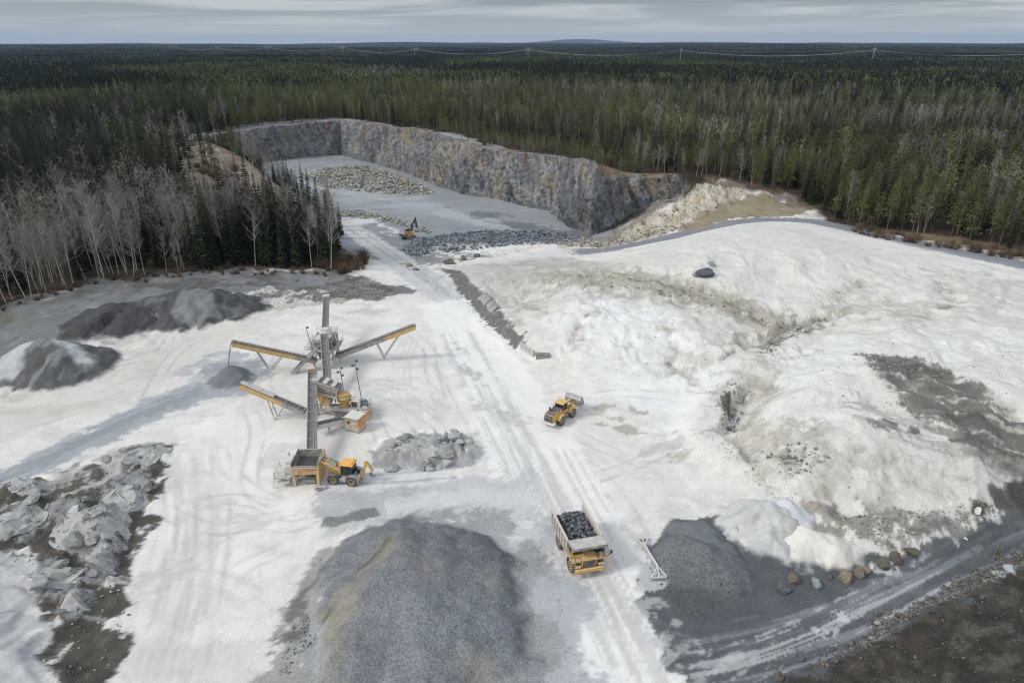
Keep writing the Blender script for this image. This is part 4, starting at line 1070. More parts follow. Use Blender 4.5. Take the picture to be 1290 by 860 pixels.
def pine_mesh(h, nclump=46, leaf=18, low=.24, size=1.3):
    tr, cr = TB(), TB()
    lx, ly = U(-.03, .03) * h, U(-.03, .03) * h
    tr.tube([(0, 0, -.6), (lx * .5, ly * .5, h * .5), (lx, ly, h * .93)], [.0125 * h, .009 * h, .02], 6)
    for i in range(nclump):
        t = low + (1 - low) * (i + U(0, 1)) / nclump
        r = h * .165 * (1 - ((t - low) / (1.02 - low)) ** 1.15) * U(.3, 1.1) + .10
        a = U(0, 6.283); c = np.array((lx * t + math.cos(a) * r, ly * t + math.sin(a) * r, t * h + U(-.2, .5)))
        b = np.array((lx * t, ly * t, t * h - .4 * r))
        if i % 2 == 0: tr.tube([b, b * .4 + c * .6, c], [.05, .035, .012], 3)
        s = U(.55, .9) * (.6 + .5 * (1 - t)) * h / 16 * size
        for k in range(leaf):
            d = np.array((random.gauss(0, 1), random.gauss(0, 1), random.gauss(0, .62)))
            p = c + d * s * .72
            u = np.array((random.gauss(0, 1), random.gauss(0, 1), random.gauss(0, .7))); u /= np.linalg.norm(u)
            w = np.cross(u, np.array((random.gauss(0, 1), random.gauss(0, 1), random.gauss(0, 1)))); w /= np.linalg.norm(w) + 1e-6
            l = s * U(.35, .7)
            cr.quad(p - u * l * .5, p + w * l * .42, p + u * l * .6, p - w * l * .42)
    return tr, cr
def birch_mesh(h, nlimb=30, ntwig=22, low=.34, tw=.022, lean=.085):
    tr, cr = TB(), TB()
    lx, ly = random.gauss(0, lean) * h, random.gauss(0, lean) * h
    bx, by = U(-.025, .025) * h, U(-.025, .025) * h
    def axis(t): return np.array((lx * t + bx * math.sin(t * 3.14), ly * t + by * math.sin(t * 3.14), t * h))
    ts = [-.03, .15, .35, .55, .75, .98]
    tr.tube([axis(t) for t in ts], [.0064 * h, .0054 * h, .0042 * h, .0026 * h, .0014 * h, .006], 6)
    for i in range(nlimb):
        t = low + (.97 - low) * (i + U(0, .9)) / nlimb
        p = axis(t); a = U(0, 6.283); L = h * U(.15, .28) * (1.15 - t * .75)
        up = U(.55, 1.1)
        d = np.array((math.cos(a), math.sin(a), up)); d /= np.linalg.norm(d)
        m = p + d * L * .55; e = m + (d + np.array((0, 0, .45))) * L * .45
        tr.tube([p, m, e], [.0021 * h * (1.3 - t), .0014 * h * (1.3 - t), .008], 4)
        for k in range(ntwig):
            q = U(.15, 1.0); b = p + (m - p) * min(1, q / .55) if q < .55 else m + (e - m) * (q - .55) / .45
            td = d * .6 + np.array((random.gauss(0, .75), random.gauss(0, .75), random.gauss(.25, .5))); td /= np.linalg.norm(td)
            l = U(.5, 1.3) * h / 17
            s = np.cross(td, np.array((random.gauss(0, 1), random.gauss(0, 1), random.gauss(0, 1)))); s /= np.linalg.norm(s) + 1e-6
            cr.tri(b - s * tw, b + s * tw, b + td * l)
            c2 = b + td * l * .45; t2 = td + np.array((random.gauss(0, .8), random.gauss(0, .8), random.gauss(0, .6))); t2 /= np.linalg.norm(t2)
            cr.tri(c2 - s * tw * .7, c2 + s * tw * .7, c2 + t2 * l * .6)
    return tr, cr
def shrub_mesh(r, n=90, tw=.03):
    cr = TB()
    for i in range(n):
        a = U(0, 6.28); d = np.array((math.cos(a) * U(.1, .9), math.sin(a) * U(.1, .9), U(.5, 1.2))); d /= np.linalg.norm(d)
        b = np.array((U(-.3, .3) * r, U(-.3, .3) * r, -.05)); L = r * U(.6, 1.25)
        s = np.cross(d, np.array((random.gauss(0, 1), random.gauss(0, 1), .1))); s /= np.linalg.norm(s)
        cr.tri(b - s * tw, b + s * tw, b + d * L)
        for k in range(3):
            q = b + d * L * U(.3, .9); e = d + np.array((random.gauss(0, .6), random.gauss(0, .6), random.gauss(0, .4))); e /= np.linalg.norm(e)
            cr.tri(q - s * tw * .7, q + s * tw * .7, q + e * L * U(.25, .5))
    return cr

PROTO = {}
def make_protos():
    for kind, n, fn, hs, mt, mc in (('spruce', 6, spruce_mesh, 20.0, M_BARK, M_SPR), ('pine', 6, pine_mesh, 16.0, M_PBARK, M_PIN), ('birch', 12, birch_mesh, 17.0, M_BBARK, M_TWIG)):
        PROTO[kind] = []
        for i in range(n):
            t, c = fn(hs)
            PROTO[kind].append((t.mesh(kind + '_trunk', mt, True), c.mesh(kind + '_crown', mc), hs))
make_protos()

# stands of the wood, as surveyed at canopy height
def zpoly(pts, z): return [at(a, b, z) for a, b in pts]
STANDS = [  # polygon, (spruce, pine, birch), spacing m, (min, max) height
 (zpoly([(250,346),(428,343),(440,320),(400,298),(345,289),(285,288),(258,302)], 3), (.78, .0, .22), 2.6, (16, 22)),
 (zpoly([(-60,420),(0,389),(60,374),(130,354),(250,346),(285,300),(270,262),(236,256),(150,258),(60,274),(-60,300)], 4), (.36, .02, .62), 3.4, (12, 18.5)),
 (zpoly([(-80,330),(60,272),(150,258),(232,256),(226,215),(205,186),(190,172),(180,160),(90,160),(-80,190)], 8), (.95, .02, .03), 3.1, (13, 19)),
 (zpoly([(-80,200),(100,162),(230,166),(330,130),(250,112),(100,124),(-80,150)], 22), (.80, .15, .05), 3.4, (12, 18)),
 (zpoly([(150,130),(420,112),(560,128),(560,150),(430,148),(340,156),(232,170),(190,150)], 24), (.22, .68, .10), 3.6, (8, 15)),
 (zpoly([(236,176),(300,164),(345,154),(430,149),(430,143),(330,147),(240,163)], 20), (.45, .35, .20), 3.2, (6, 12)),
 (zpoly([(430,152),(520,160),(600,182),(700,194),(790,212),(850,216),(850,202),(780,190),(690,176),(600,160),(520,146),(430,142)], 20), (.10, .80, .10), 2.9, (3, 7.5)),
 (zpoly([(430,142),(520,146),(600,160),(690,176),(780,190),(800,160),(700,130),(560,116),(440,118)], 24), (.58, .34, .08), 3.7, (6, 13.5)),
 (zpoly([(640,178),(780,204),(850,216),(880,222),(960,250),(985,226),(900,196),(780,172),(660,160)], 18), (.26, .50, .24), 3.3, (7, 12)),
 (zpoly([(884,160),(960,150),(1010,176),(960,196),(880,184)], 22), (.42, .36, .22), 3.4, (11, 15)),
 (zpoly([(880,118),(1000,112),(1150,128),(1130,142),(1000,146),(890,140)], 24), (.50, .26, .24), 4.2, (8, 14)),
 (zpoly([(1130,165),(1300,172),(1400,200),(1300,214),(1160,190)], 22), (.30, .45, .25), 3.4, (12, 17)),
 (zpoly([(940,246),(1030,262),(1036,280),(1100,290),(1200,303),(1300,315),(1420,330),(1420,210),(1160,186),(960,190),(880,190)], 14), (.36, .54, .10), 3.5, (9, 17.5)),
 (zpoly([(850,84),(1400,92),(1400,124),(1150,118),(880,108)], 28), (.62, .28, .10), 4.0, (13, 18)),
 (zpoly([(540,96),(860,92),(880,118),(700,126),(560,116)], 26), (.40, .40, .20), 3.6, (11, 16)),
]
TR = {k: [] for k in ('spruce', 'pine', 'birch')}     # x, y, height
def stand_points(r0, r1, base):
    """jittered lattice over the wedge the picture can see, thinned by stand"""
    xs = np.arange(-r1 * .84 - 20, r1 * .84 + 20, base); ys = np.arange(max(90, r0 * .6), r1, base)
    X, Y = np.meshgrid(xs, ys)
    X = X + rng.uniform(-.48, .48, X.shape) * base; Y = Y + rng.uniform(-.48, .48, X.shape) * base
    X, Y = X.ravel(), Y.ravel()
    D = np.hypot(X, Y)
    k = (D >= r0) & (D < r1) & (np.abs(X) < .80 * Y + 25)
    return X[k], Y[k], D[k]
def far_mix(X, Y):
    a = fbm(X / 420, Y / 420, 4, 140); b = fbm(X / 300, Y / 260, 4, 150); c = fbm(X / 130, Y / 110, 3, 155)
    birch = np.clip(.06 + .66 * sstep(.44, .56, b + .15 * c) + .06 * c, .02, .7)
    pine = (1 - birch) * (.06 + .88 * sstep(-.02, .16, a + .25 * c))
    return np.stack([1 - birch - pine, pine, birch], 1)
FORESTCOL = {'spruce': SPR, 'pine': PIN, 'birch': BIR}
FAR = []          # (kind array, X, Y, h, D)
for r0, r1, base in ((100, 640, 2.6), (640, 1400, 4.3), (1400, 4000, 9.5), (4000, 13500, 34.0)):
    X, Y, D = stand_points(r0, r1, base)
    if r0 < 640:
        k = np.ones(len(X), bool); q = np.abs(X) < 320
        s = np.full(len(X), -99.0); s[q] = sdf(X[q], Y[q], QUARRY)
        k = s < -1.5
        fd = seg_dist(X, Y, FOOT)[0]; k &= fd > 8.5
        clear = [at(*p) for p in [(850,229,12.5),(905,233,10),(945,244,7.5),(1030,264,4.4),(1036,281,4),(980,290,3),(850,300,0)]]
        k &= ~inside(X, Y, clear)
        bank = zpoly([(205,172),(246,172),(300,205),(345,232),(400,268),(408,292),(340,271),(285,265),(262,279),(242,262),(234,225),(212,190)], 8)
        bank2 = zpoly([(262,292),(285,285),(345,287),(404,297),(440,318),(446,300),(404,262),(340,230),(285,225),(250,250)], 3)
        k &= ~inside(X, Y, bank2)
        k &= ~(inside(X, Y, bank) & (rng.uniform(size=len(X)) < .80))
        rim_ = seg_dist(X, Y, QUARRY, True)[0]
        k &= rng.uniform(size=len(X)) < 1 - .9 * sstep(.30, .42, fbm(X / 75, Y / 60, 3, 177)) * sstep(18, 40, rim_)
        X, Y, D = X[k], Y[k], D[k]
    mixp = far_mix(X, Y); sp = np.full(len(X), 3.6 if r0 < 640 else base); hmin = np.full(len(X), 7.5); hmax = np.full(len(X), 17.0)
    done = np.zeros(len(X), bool)
    for P, mx, spc, hh in STANDS:
        P2 = np.array(P); bb = (X > P2[:, 0].min()) & (X < P2[:, 0].max()) & (Y > P2[:, 1].min()) & (Y < P2[:, 1].max()) & ~done
        ix = np.nonzero(bb)[0]
        if not len(ix): continue
        ix = ix[inside(X[ix] + 6 * fbm(X[ix] / 15, Y[ix] / 15, 2, 160), Y[ix] + 6 * fbm(X[ix] / 15, Y[ix] / 15, 2, 161), P)]
        done[ix] = True
        cl = fbm(X[ix] / 11, Y[ix] / 11, 3, 165)[:, None]
        m = np.array(mx)[None] * np.exp(2.2 * np.concatenate([cl, -cl * .4, -cl], 1))
        mixp[ix] = m / m.sum(1, keepdims=True)
        sp[ix] = np.maximum(spc, base); hmin[ix], hmax[ix] = hh
    keep = rng.uniform(size=len(X)) < (base / sp) ** 2
    if r0 >= 640:
        keep &= rng.uniform(size=len(X)) < 1 - .75 * sstep(.45, .7, fbm(X / 160, Y / 120, 3, 170))
        keep &= rng.uniform(size=len(X)) < 1 - .9 * sstep(.42, .5, fbm(X / 330, Y / 260, 3, 175)) * (~done)
    X, Y, D, mixp, hmin, hmax = X[keep], Y[keep], D[keep], mixp[keep], hmin[keep], hmax[keep]
    u = rng.uniform(size=len(X))
    kind = np.where(u < mixp[:, 0], 0, np.where(u < mixp[:, 0] + mixp[:, 1], 1, 2))
    h = hmin + (hmax - hmin) * rng.beta(2.2, 1.8, len(X))
    h = np.where(kind == 0, h * rng.uniform(.75, 1.1, len(X)), h * rng.uniform(.85, 1.05, len(X)))
    FAR.append((kind, X, Y, h, D))

KN = ['spruce', 'pine', 'birch']
kind, X, Y, h, D = FAR[0]
Zg = ground(X, Y)
px_, py_, dp_ = project(X, Y, Zg + h * .6)
vis = (px_ > -10) & (px_ < 1300)
chosen = np.zeros(len(X), bool)
# the rim of the wood, where trunk and crown both show, counts before what stands behind it
rim = seg_dist(X, Y, QUARRY, True)[0]
show = h / D * np.exp(-np.clip(rim - 8, 0, 60) / 26.0)
for ki in range(3):
    ix = np.nonzero((kind == ki) & vis)[0]
    chosen[ix[np.argsort(-show[ix])[:285]]] = True
HAND = [  # trees that stand out: kind, foot in the picture (x, y, ground z), height, label
 ('spruce', 291, 318, .8, 26.0, 'tallest dark spruce of the clump before the pit floor'),
 ('spruce', 311, 306, .5, 25.0, 'spruce with a thin spire right of the tallest spruce of the clump'),
 ('spruce', 320, 300, .4, 24.0, 'spruce standing just behind the thin spire in the clump'),
 ('spruce', 334, 326, .8, 24.0, 'broad dark spruce in the middle of the clump before the pit floor'),
 ('spruce', 349, 330, .8, 22.5, 'dark narrow spruce right of the middle of the clump'),
 ('spruce', 371, 330, .8, 22.2, 'full spruce second from the right end of the clump'),
 ('spruce', 385, 328, .8, 20.0, 'last dark spruce at the right end of the clump'),
 ('spruce', 268, 336, 1., 22.5, 'dark spruce at the left end of the clump before the pit floor'),
 ('birch', 417, 342, .8, 21.0, 'lone white birch trunk at the right end of the spruce clump'),
 ('birch', 286, 334, 1., 21.5, 'forked pale birch before the tallest spruces of the clump'),
 ('birch', 342, 335, 1., 17.0, 'pale birch with a forked trunk in front of the middle spruces'),
 ('birch', 372, 331, 1., 19.0, 'slim pale birch leaning between the right-hand spruces'),
 ('birch', 131, 351, 2., 25.0, 'tallest white birch standing out of the bare birch wood on the left'),
 ('birch', 160, 342, 2., 21.0, 'white birch right of the tallest birch of the bare wood'),
 ('birch', 40, 374, 2., 15.0, 'leaning white birch trunk at the front of the left wood'),
 ('birch', 226, 344, 2., 9.0, 'short crooked white birch leaning left at the edge of the left wood'),
 ('birch', 1270, 306, 5., 15.0, 'tall white birch trunks at the right edge above the brown scrub'),
]
LBL = {
 ('spruce', 'left'): ('dark spruce among the bare birches of the left wood', 'spruces in the left wood'),
 ('pine', 'left'): ('pine among the bare birches of the left wood', 'pines in the left wood'),
 ('birch', 'left'): ('bare grey birch with a pale trunk in the left wood', 'bare birches in the left wood'),
 ('spruce', 'clump'): ('dark green spruce inside the clump before the pit floor', 'spruces of the clump'),
 ('birch', 'clump'): ('bare pale birch inside the clump before the pit floor', 'birches of the clump'),
 ('pine', 'clump'): ('pine inside the clump before the pit floor', 'pines of the clump'),
 ('spruce', 'top'): ('dark spruce on the rim above the rock face', 'spruces above the rock face'),
 ('pine', 'top'): ('olive green pine on the rim above the rock face', 'pines above the rock face'),
 ('birch', 'top'): ('bare birch on the rim above the rock face', 'birches above the rock face'),
 ('spruce', 'right'): ('dark spruce along the road at the right-hand wood edge', 'spruces of the right wood edge'),
 ('pine', 'right'): ('olive green pine along the right-hand wood edge', 'pines of the right wood edge'),
 ('birch', 'right'): ('bare white birch along the right-hand wood edge', 'birches of the right wood edge'),
}
CNT = {k: 0 for k in KN}
PRO_T = {}
def plant(kind, x, y, z, h, label, group):
    i = random.randrange(len(PROTO[kind])); tm, cm, hs = PROTO[kind][i]
    s = h / hs
    r = empty(kind + '_tree', (x, y, z), U(0, 6.28), label=label, cat=kind + ' tree', group=group)
    w = s * U(.88, 1.12)
    r.scale = (w, w, s)
    t = bpy.data.objects.new('trunk', tm); link(t, r)
    c = bpy.data.objects.new('crown', cm); link(c, r)
for kd, a, b, z, hh, lb in HAND:
    p = at(a, b, z); plant(kd, p[0], p[1], gz(*p), hh, lb, None)
clump = STANDS[0][0]
for i in np.nonzero(chosen)[0]:
    kd = KN[kind[i]]
    a, b, _ = project(X[i], Y[i], Zg[i])
    reg = 'clump' if inside(np.array([X[i]]), np.array([Y[i]]), clump)[0] else 'left' if a < 300 and D[i] < 300 else 'right' if a > 930 and D[i] < 330 else 'top'
    lb, gp = LBL[(kd, reg)]
    plant(kd, X[i], Y[i], Zg[i], h[i], lb, gp)

# the rest of the wood: one mass per kind, nearer trees finer
def proto_arrays(t, c, tcol, ccol):
    out = []
    for part, colr in ((t, tcol), (c, ccol)):
        if part is None: continue
        out.append((np.array(part.v, np.float32), np.array(part.f3, np.int32).reshape(-1, 3), np.array(part.f4, np.int32).reshape(-1, 4), colr))
    v = np.concatenate([o[0] for o in out]); n0 = len(out[0][0])
    f3 = np.concatenate([out[0][1]] + [o[1] + n0 for o in out[1:]]); f4 = np.concatenate([out[0][2]] + [o[2] + n0 for o in out[1:]])
    col = np.concatenate([np.tile(np.array(o[3], np.float32), (len(o[0]), 1)) for o in out])
    # upper shoots carry the new, paler needles
    return v, f3, f4, col
def lod_protos(kd, lod):
    P = []
    for i in range(5):
        if kd == 'spruce':
            if lod == 0: t, c = spruce_mesh(20.0, .62)
            else:
                t, c = TB(), TB(); t.tube([(0, 0, -1), (0, 0, 6)], [.2, .1], 3)
                nl = 5 if lod == 1 else 3
                for k in range(nl):
                    z0 = 20 * (.06 + .8 * k / nl); z1 = min(20.2, z0 + 20 * (.42 if lod == 1 else .5)); r = 2.7 * (1 - .8 * k / nl) * U(.85, 1.15)
                    nb = 6 if lod == 1 else 4; a0 = U(0, 6)
                    ring = [(math.cos(a0 + 6.283 * j / nb) * r * U(.75, 1.2), math.sin(a0 + 6.283 * j / nb) * r * U(.75, 1.2), z0 + U(-.8, .8)) for j in range(nb)]
                    for j in range(nb): c.tri(ring[j], ring[(j + 1) % nb], (U(-.2, .2), U(-.2, .2), z1))
            P.append(proto_arrays(t, c, lin(80, 70, 60), SPR))
        elif kd == 'pine':
            if lod == 0: t, c = pine_mesh(16.0, 20, 9, .22, 2.0)
            else:
                t, c = TB(), TB(); t.tube([(0, 0, -1), (0, 0, 11)], [.2, .1], 3)
                nq = 22 if lod == 1 else 9
                for k in range(nq):
                    tt = .32 + .66 * (k + U(0, 1)) / nq; r = 2.1 * (1 - ((tt - .32) / .7) ** 1.6) + .2; a = U(0, 6.28)
                    p = np.array((math.cos(a) * r * U(.3, 1), math.sin(a) * r * U(.3, 1), 16 * tt)); l = 1.25 if lod == 1 else 2.0
                    u = np.array((random.gauss(0, 1), random.gauss(0, 1), random.gauss(0, .7))); u /= np.linalg.norm(u)
                    w = np.cross(u, np.array((random.gauss(0, 1), random.gauss(0, 1), random.gauss(0, 1)))); w /= np.linalg.norm(w)
                    c.quad(p - u * l * .6, p + w * l * .5, p + u * l * .6, p - w * l * .5)
            P.append(proto_arrays(t, c, lin(96, 84, 72), PIN))
        else:
            if lod == 0: t, c = birch_mesh(17.0, 13, 10, .34, .055)
            else:
                t, c = TB(), TB()
                t.tube([(0, 0, -1), (U(-.4, .4), U(-.4, .4), 9), (U(-.8, .8), U(-.8, .8), 15.5)], [.19, .13, .03], 3)
                for k in range(26 if lod == 1 else 9):
                    z0 = U(5.5, 13); a = U(0, 6.28); l = U(2.2, 4.2) * (1.1 - z0 / 26)
                    b = np.array((U(-.3, .3), U(-.3, .3), z0)); d = np.array((math.cos(a) * .62, math.sin(a) * .62, U(.6, 1.0)))
                    s = np.array((-math.sin(a), math.cos(a), 0)) * (.10 if lod == 1 else .30)
                    c.tri(b - s, b + s, b + d * l)
            P.append(proto_arrays(t, c, lin(166, 160, 152), BIR))
    return P
M_MASS = foliage_material('wood_mass', (0, 0, 0), attr=True)
def mass(kd, ki):
    V, F3, F4, CL = [], [], [], []; n = 0
    for li, (kind, X, Y, h, D) in enumerate(FAR):
        ix = np.nonzero(kind == ki)[0]
        if li == 0: ix = ix[~chosen[ix]]
        lod = 0 if li == 0 else 1 if li == 1 else 2
        PR = lod_protos(kd, lod)
        wide = (1.0, 1.25, 1.9, 6.5)[li]
        hs = {'spruce': 20.0, 'pine': 16.0, 'birch': 17.0}[kd]
        pk = rng.integers(0, 5, len(ix))
        for q in range(5):
            jx = ix[pk == q]
            if not len(jx): continue
            v, f3, f4, col = PR[q]
            s = h[jx] / hs; w = s * wide * rng.uniform(.85, 1.15, len(jx)); a = rng.uniform(0, 6.283, len(jx)); ca, sa = np.cos(a), np.sin(a)
            zg = ground(X[jx], Y[jx])
            vx = (v[None, :, 0] * ca[:, None] - v[None, :, 1] * sa[:, None]) * w[:, None] + X[jx][:, None]
            vy = (v[None, :, 0] * sa[:, None] + v[None, :, 1] * ca[:, None]) * w[:, None] + Y[jx][:, None]
            vz = v[None, :, 2] * s[:, None] + zg[:, None]
            V.append(np.stack([vx, vy, vz], -1).reshape(-1, 3).astype(np.float32))
            off = (n + np.arange(len(jx)) * len(v))[:, None, None]
            if len(f3): F3.append((f3[None] + off).reshape(-1, 3))
            if len(f4): F4.append((f4[None] + off).reshape(-1, 4))
            jit = ((1.12, .85, .6, .48)[li] * (1.0 if kd != 'spruce' else .75) * rng.uniform(.5, 1.45, (len(jx), 1)) * (1 + .6 * fbm(X[jx] / 70, Y[jx] / 60, 3, 180) + (.9 * fbm(X[jx] / 420, Y[jx] / 380, 4, 182) if li > 1 else 0))[:, None])
            hue = 1 + rng.normal(0, .03, (len(jx), 3))
            cc = col[None] * (jit * hue)[:, None, :]
            CL.append(np.concatenate([cc, np.ones(cc.shape[:2] + (1,))], -1).reshape(-1, 4).astype(np.float32))
            n += len(jx) * len(v)
    fs = [np.concatenate(f).astype(np.int32) for f in (F3, F4) if f]
    me = mesh_np(kd + '_forest', np.concatenate(V), fs, M_MASS, False, np.clip(np.concatenate(CL), 0, 1))
    mesh_obj(kd + '_forest', me, kind='stuff', label={'spruce': 'dark spruces of the forest reaching to the horizon', 'pine': 'olive green pines of the forest reaching to the horizon',
             'birch': 'bare grey birches scattered through the forest to the horizon'}[kd], cat='forest')
    return n
for ki, kd in enumerate(KN): mass(kd, ki)

# scrub along the wood edges
SHR = [shrub_mesh(2.0).mesh('scrub', M_SHRUB) for _ in range(5)]
def scrub(a, b, z, s, label, group):
    p = at(a, b, z)
    o = bpy.data.objects.new('bare_shrub', random.choice(SHR)); link(o); tag(o, label, 'shrub', group)
    o.location = (p[0], p[1], gz(*p)); o.rotation_euler = (0, 0, U(0, 6.28)); o.scale = (s, s, s * U(.8, 1.2))
for i in range(95):
    t = U(0, 1); a = 1075 + 250 * t; b = 287 + 36 * t + U(-4, 7)
    scrub(a, b, 5, U(.5, 1.15), 'brown leafless shrub on the bank along the right-hand road', 'shrubs on the right bank')
for i in range(60):
    a = U(398, 462); b = 345 - abs(a - 425) * .35 + U(-14, 5)
    scrub(a, b, .5, U(.6, 1.5), 'brown leafless shrub at the right end of the spruce clump', 'shrubs at the end of the clump')
for i in range(45):
    a = U(215, 300); b = 186 + (a - 215) * .33 + U(-4, 14)
    scrub(a, b, 8, U(.7, 1.8), 'brown leafless shrub on the earthen bank left of the rock face', 'shrubs on the earthen bank')
for i in range(85):
    a = U(0, 420); b = float(np.interp(a, [0, 60, 130, 230, 300, 420], [389, 375, 355, 346, 340, 342])) + U(-6, 4)
    scrub(a, b, 1.8, U(.25, .75), 'small leafless shrub at the foot of the left wood', 'shrubs before the left wood')
for i in range(34):
    a = U(560, 850); b = np.interp(a, [560, 604, 690, 783, 848], [172, 189, 198, 213, 217]) - U(0, 4)
    scrub(a, b, 15.5, U(.5, 1.2), 'brown shrub on the lip of the rock face', 'shrubs on the lip of the rock face')
# ---------------------------------------------------------------- machine-building tools
def paint_mat(name, rgb, rough=.5, dust=.35, metal=0.0, dust_rgb=(206, 203, 196), scale=1.3, up=.9, low=True):
    """painted or bare metal under stone dust: dust lies thick on faces that look up and in patches elsewhere"""
    m, nt, b = new_mat(name)
    tc = nt.nodes.new('ShaderNodeTexCoord'); geo = nt.nodes.new('ShaderNodeNewGeometry')
    sep = nt.nodes.new('ShaderNodeSeparateXYZ'); nt.links.new(geo.outputs['Normal'], sep.inputs[0])
    n1 = nnoise(nt, scale, 6, .65, tc.outputs['Object']); n2 = nnoise(nt, scale * 5, 4, .6, tc.outputs['Object'])
    upf = nmath(nt, 'MULTIPLY', nrange(nt, sep.outputs['Z'], .15, .95, 0, 1), up)
    f = nmath(nt, 'ADD', nmath(nt, 'MULTIPLY', nrange(nt, n1, .32, .62, 0, 1), dust), nmath(nt, 'MULTIPLY', upf, dust))
    low_ = .5 if low else .0
    spz = nt.nodes.new('ShaderNodeSeparateXYZ'); nt.links.new(tc.outputs['Object'], spz.inputs[0])     # splashed and dusted low down
    f = nmath(nt, 'ADD', f, nmath(nt, 'MULTIPLY', nrange(nt, spz.outputs['Z'], .3, 1.7, low_, 0), nrange(nt, n1, .25, .7, .3, 1)))
    f = nmath(nt, 'MULTIPLY', f, nrange(nt, n2, .25, .7, .55, 1.25), True)
    mx = nt.nodes.new('ShaderNodeMix'); mx.data_type = 'RGBA'
    nt.links.new(f, mx.inputs[0])
    mx.inputs[6].default_value = (*lin(*rgb), 1); mx.inputs[7].default_value = (*lin(*dust_rgb), 1)
    nt.links.new(mx.outputs[2], b.inputs['Base Color'])
    b.inputs['Roughness'].default_value = rough; b.inputs['Metallic'].default_value = metal
    b.inputs['Specular IOR Level'].default_value = .35
    return m
Y_ = paint_mat('yellow_paint', (216, 162, 34), .45, .25)
YD = paint_mat('dusty_yellow_paint', (202, 154, 52), .6, .5)
OR = paint_mat('orange_paint', (178, 126, 50), .65, .5)
BLK = paint_mat('black_metal', (34, 36, 38), .55, .18)
STEEL = paint_mat('grey_steel', (120, 122, 124), .55, .35)
STEELD = paint_mat('dark_steel', (70, 72, 74), .6, .3)
PALE = paint_mat('dusted_steel', (128, 124, 115), .75, .5)
TRAY = paint_mat('dusted_tray', (176, 168, 150), .7, .5)
WORN = paint_mat('worn_bucket_steel', (132, 134, 138), .45, .35, .3)
RUB = paint_mat('tyre_rubber', (38, 38, 39), .9, .28, low=False)
RIMY = paint_mat('yellow_rim', (206, 156, 50), .55, .25, low=False)
RIMW = paint_mat('pale_rim', (206, 204, 196), .6, .3, low=False)
BELT = paint_mat('conveyor_belt', (56, 58, 60), .85, .14, scale=3)
WHITE = paint_mat('white_paint', (206, 204, 196), .6, .4)
BLUE = paint_mat('blue_paint', (60, 88, 128), .5, .25)
CABIN = paint_mat('dusty_cabin', (164, 138, 104), .75, .45)
def glass_mat():
    m, nt, b = new_mat('dark_glass')
    b.inputs['Base Color'].default_value = (.02, .028, .028, 1); b.inputs['Roughness'].default_value = .12
    b.inputs['Specular IOR Level'].default_value = .5
    return m
GLS = glass_mat()
def lamp_mat():
    m, nt, b = new_mat('lamp_lens'); b.inputs['Base Color'].default_value = (.6, .6, .58, 1); b.inputs['Roughness'].default_value = .2
    return m
LENS = lamp_mat()
RED = paint_mat('orange_mark', (214, 96, 30), .5, .1)

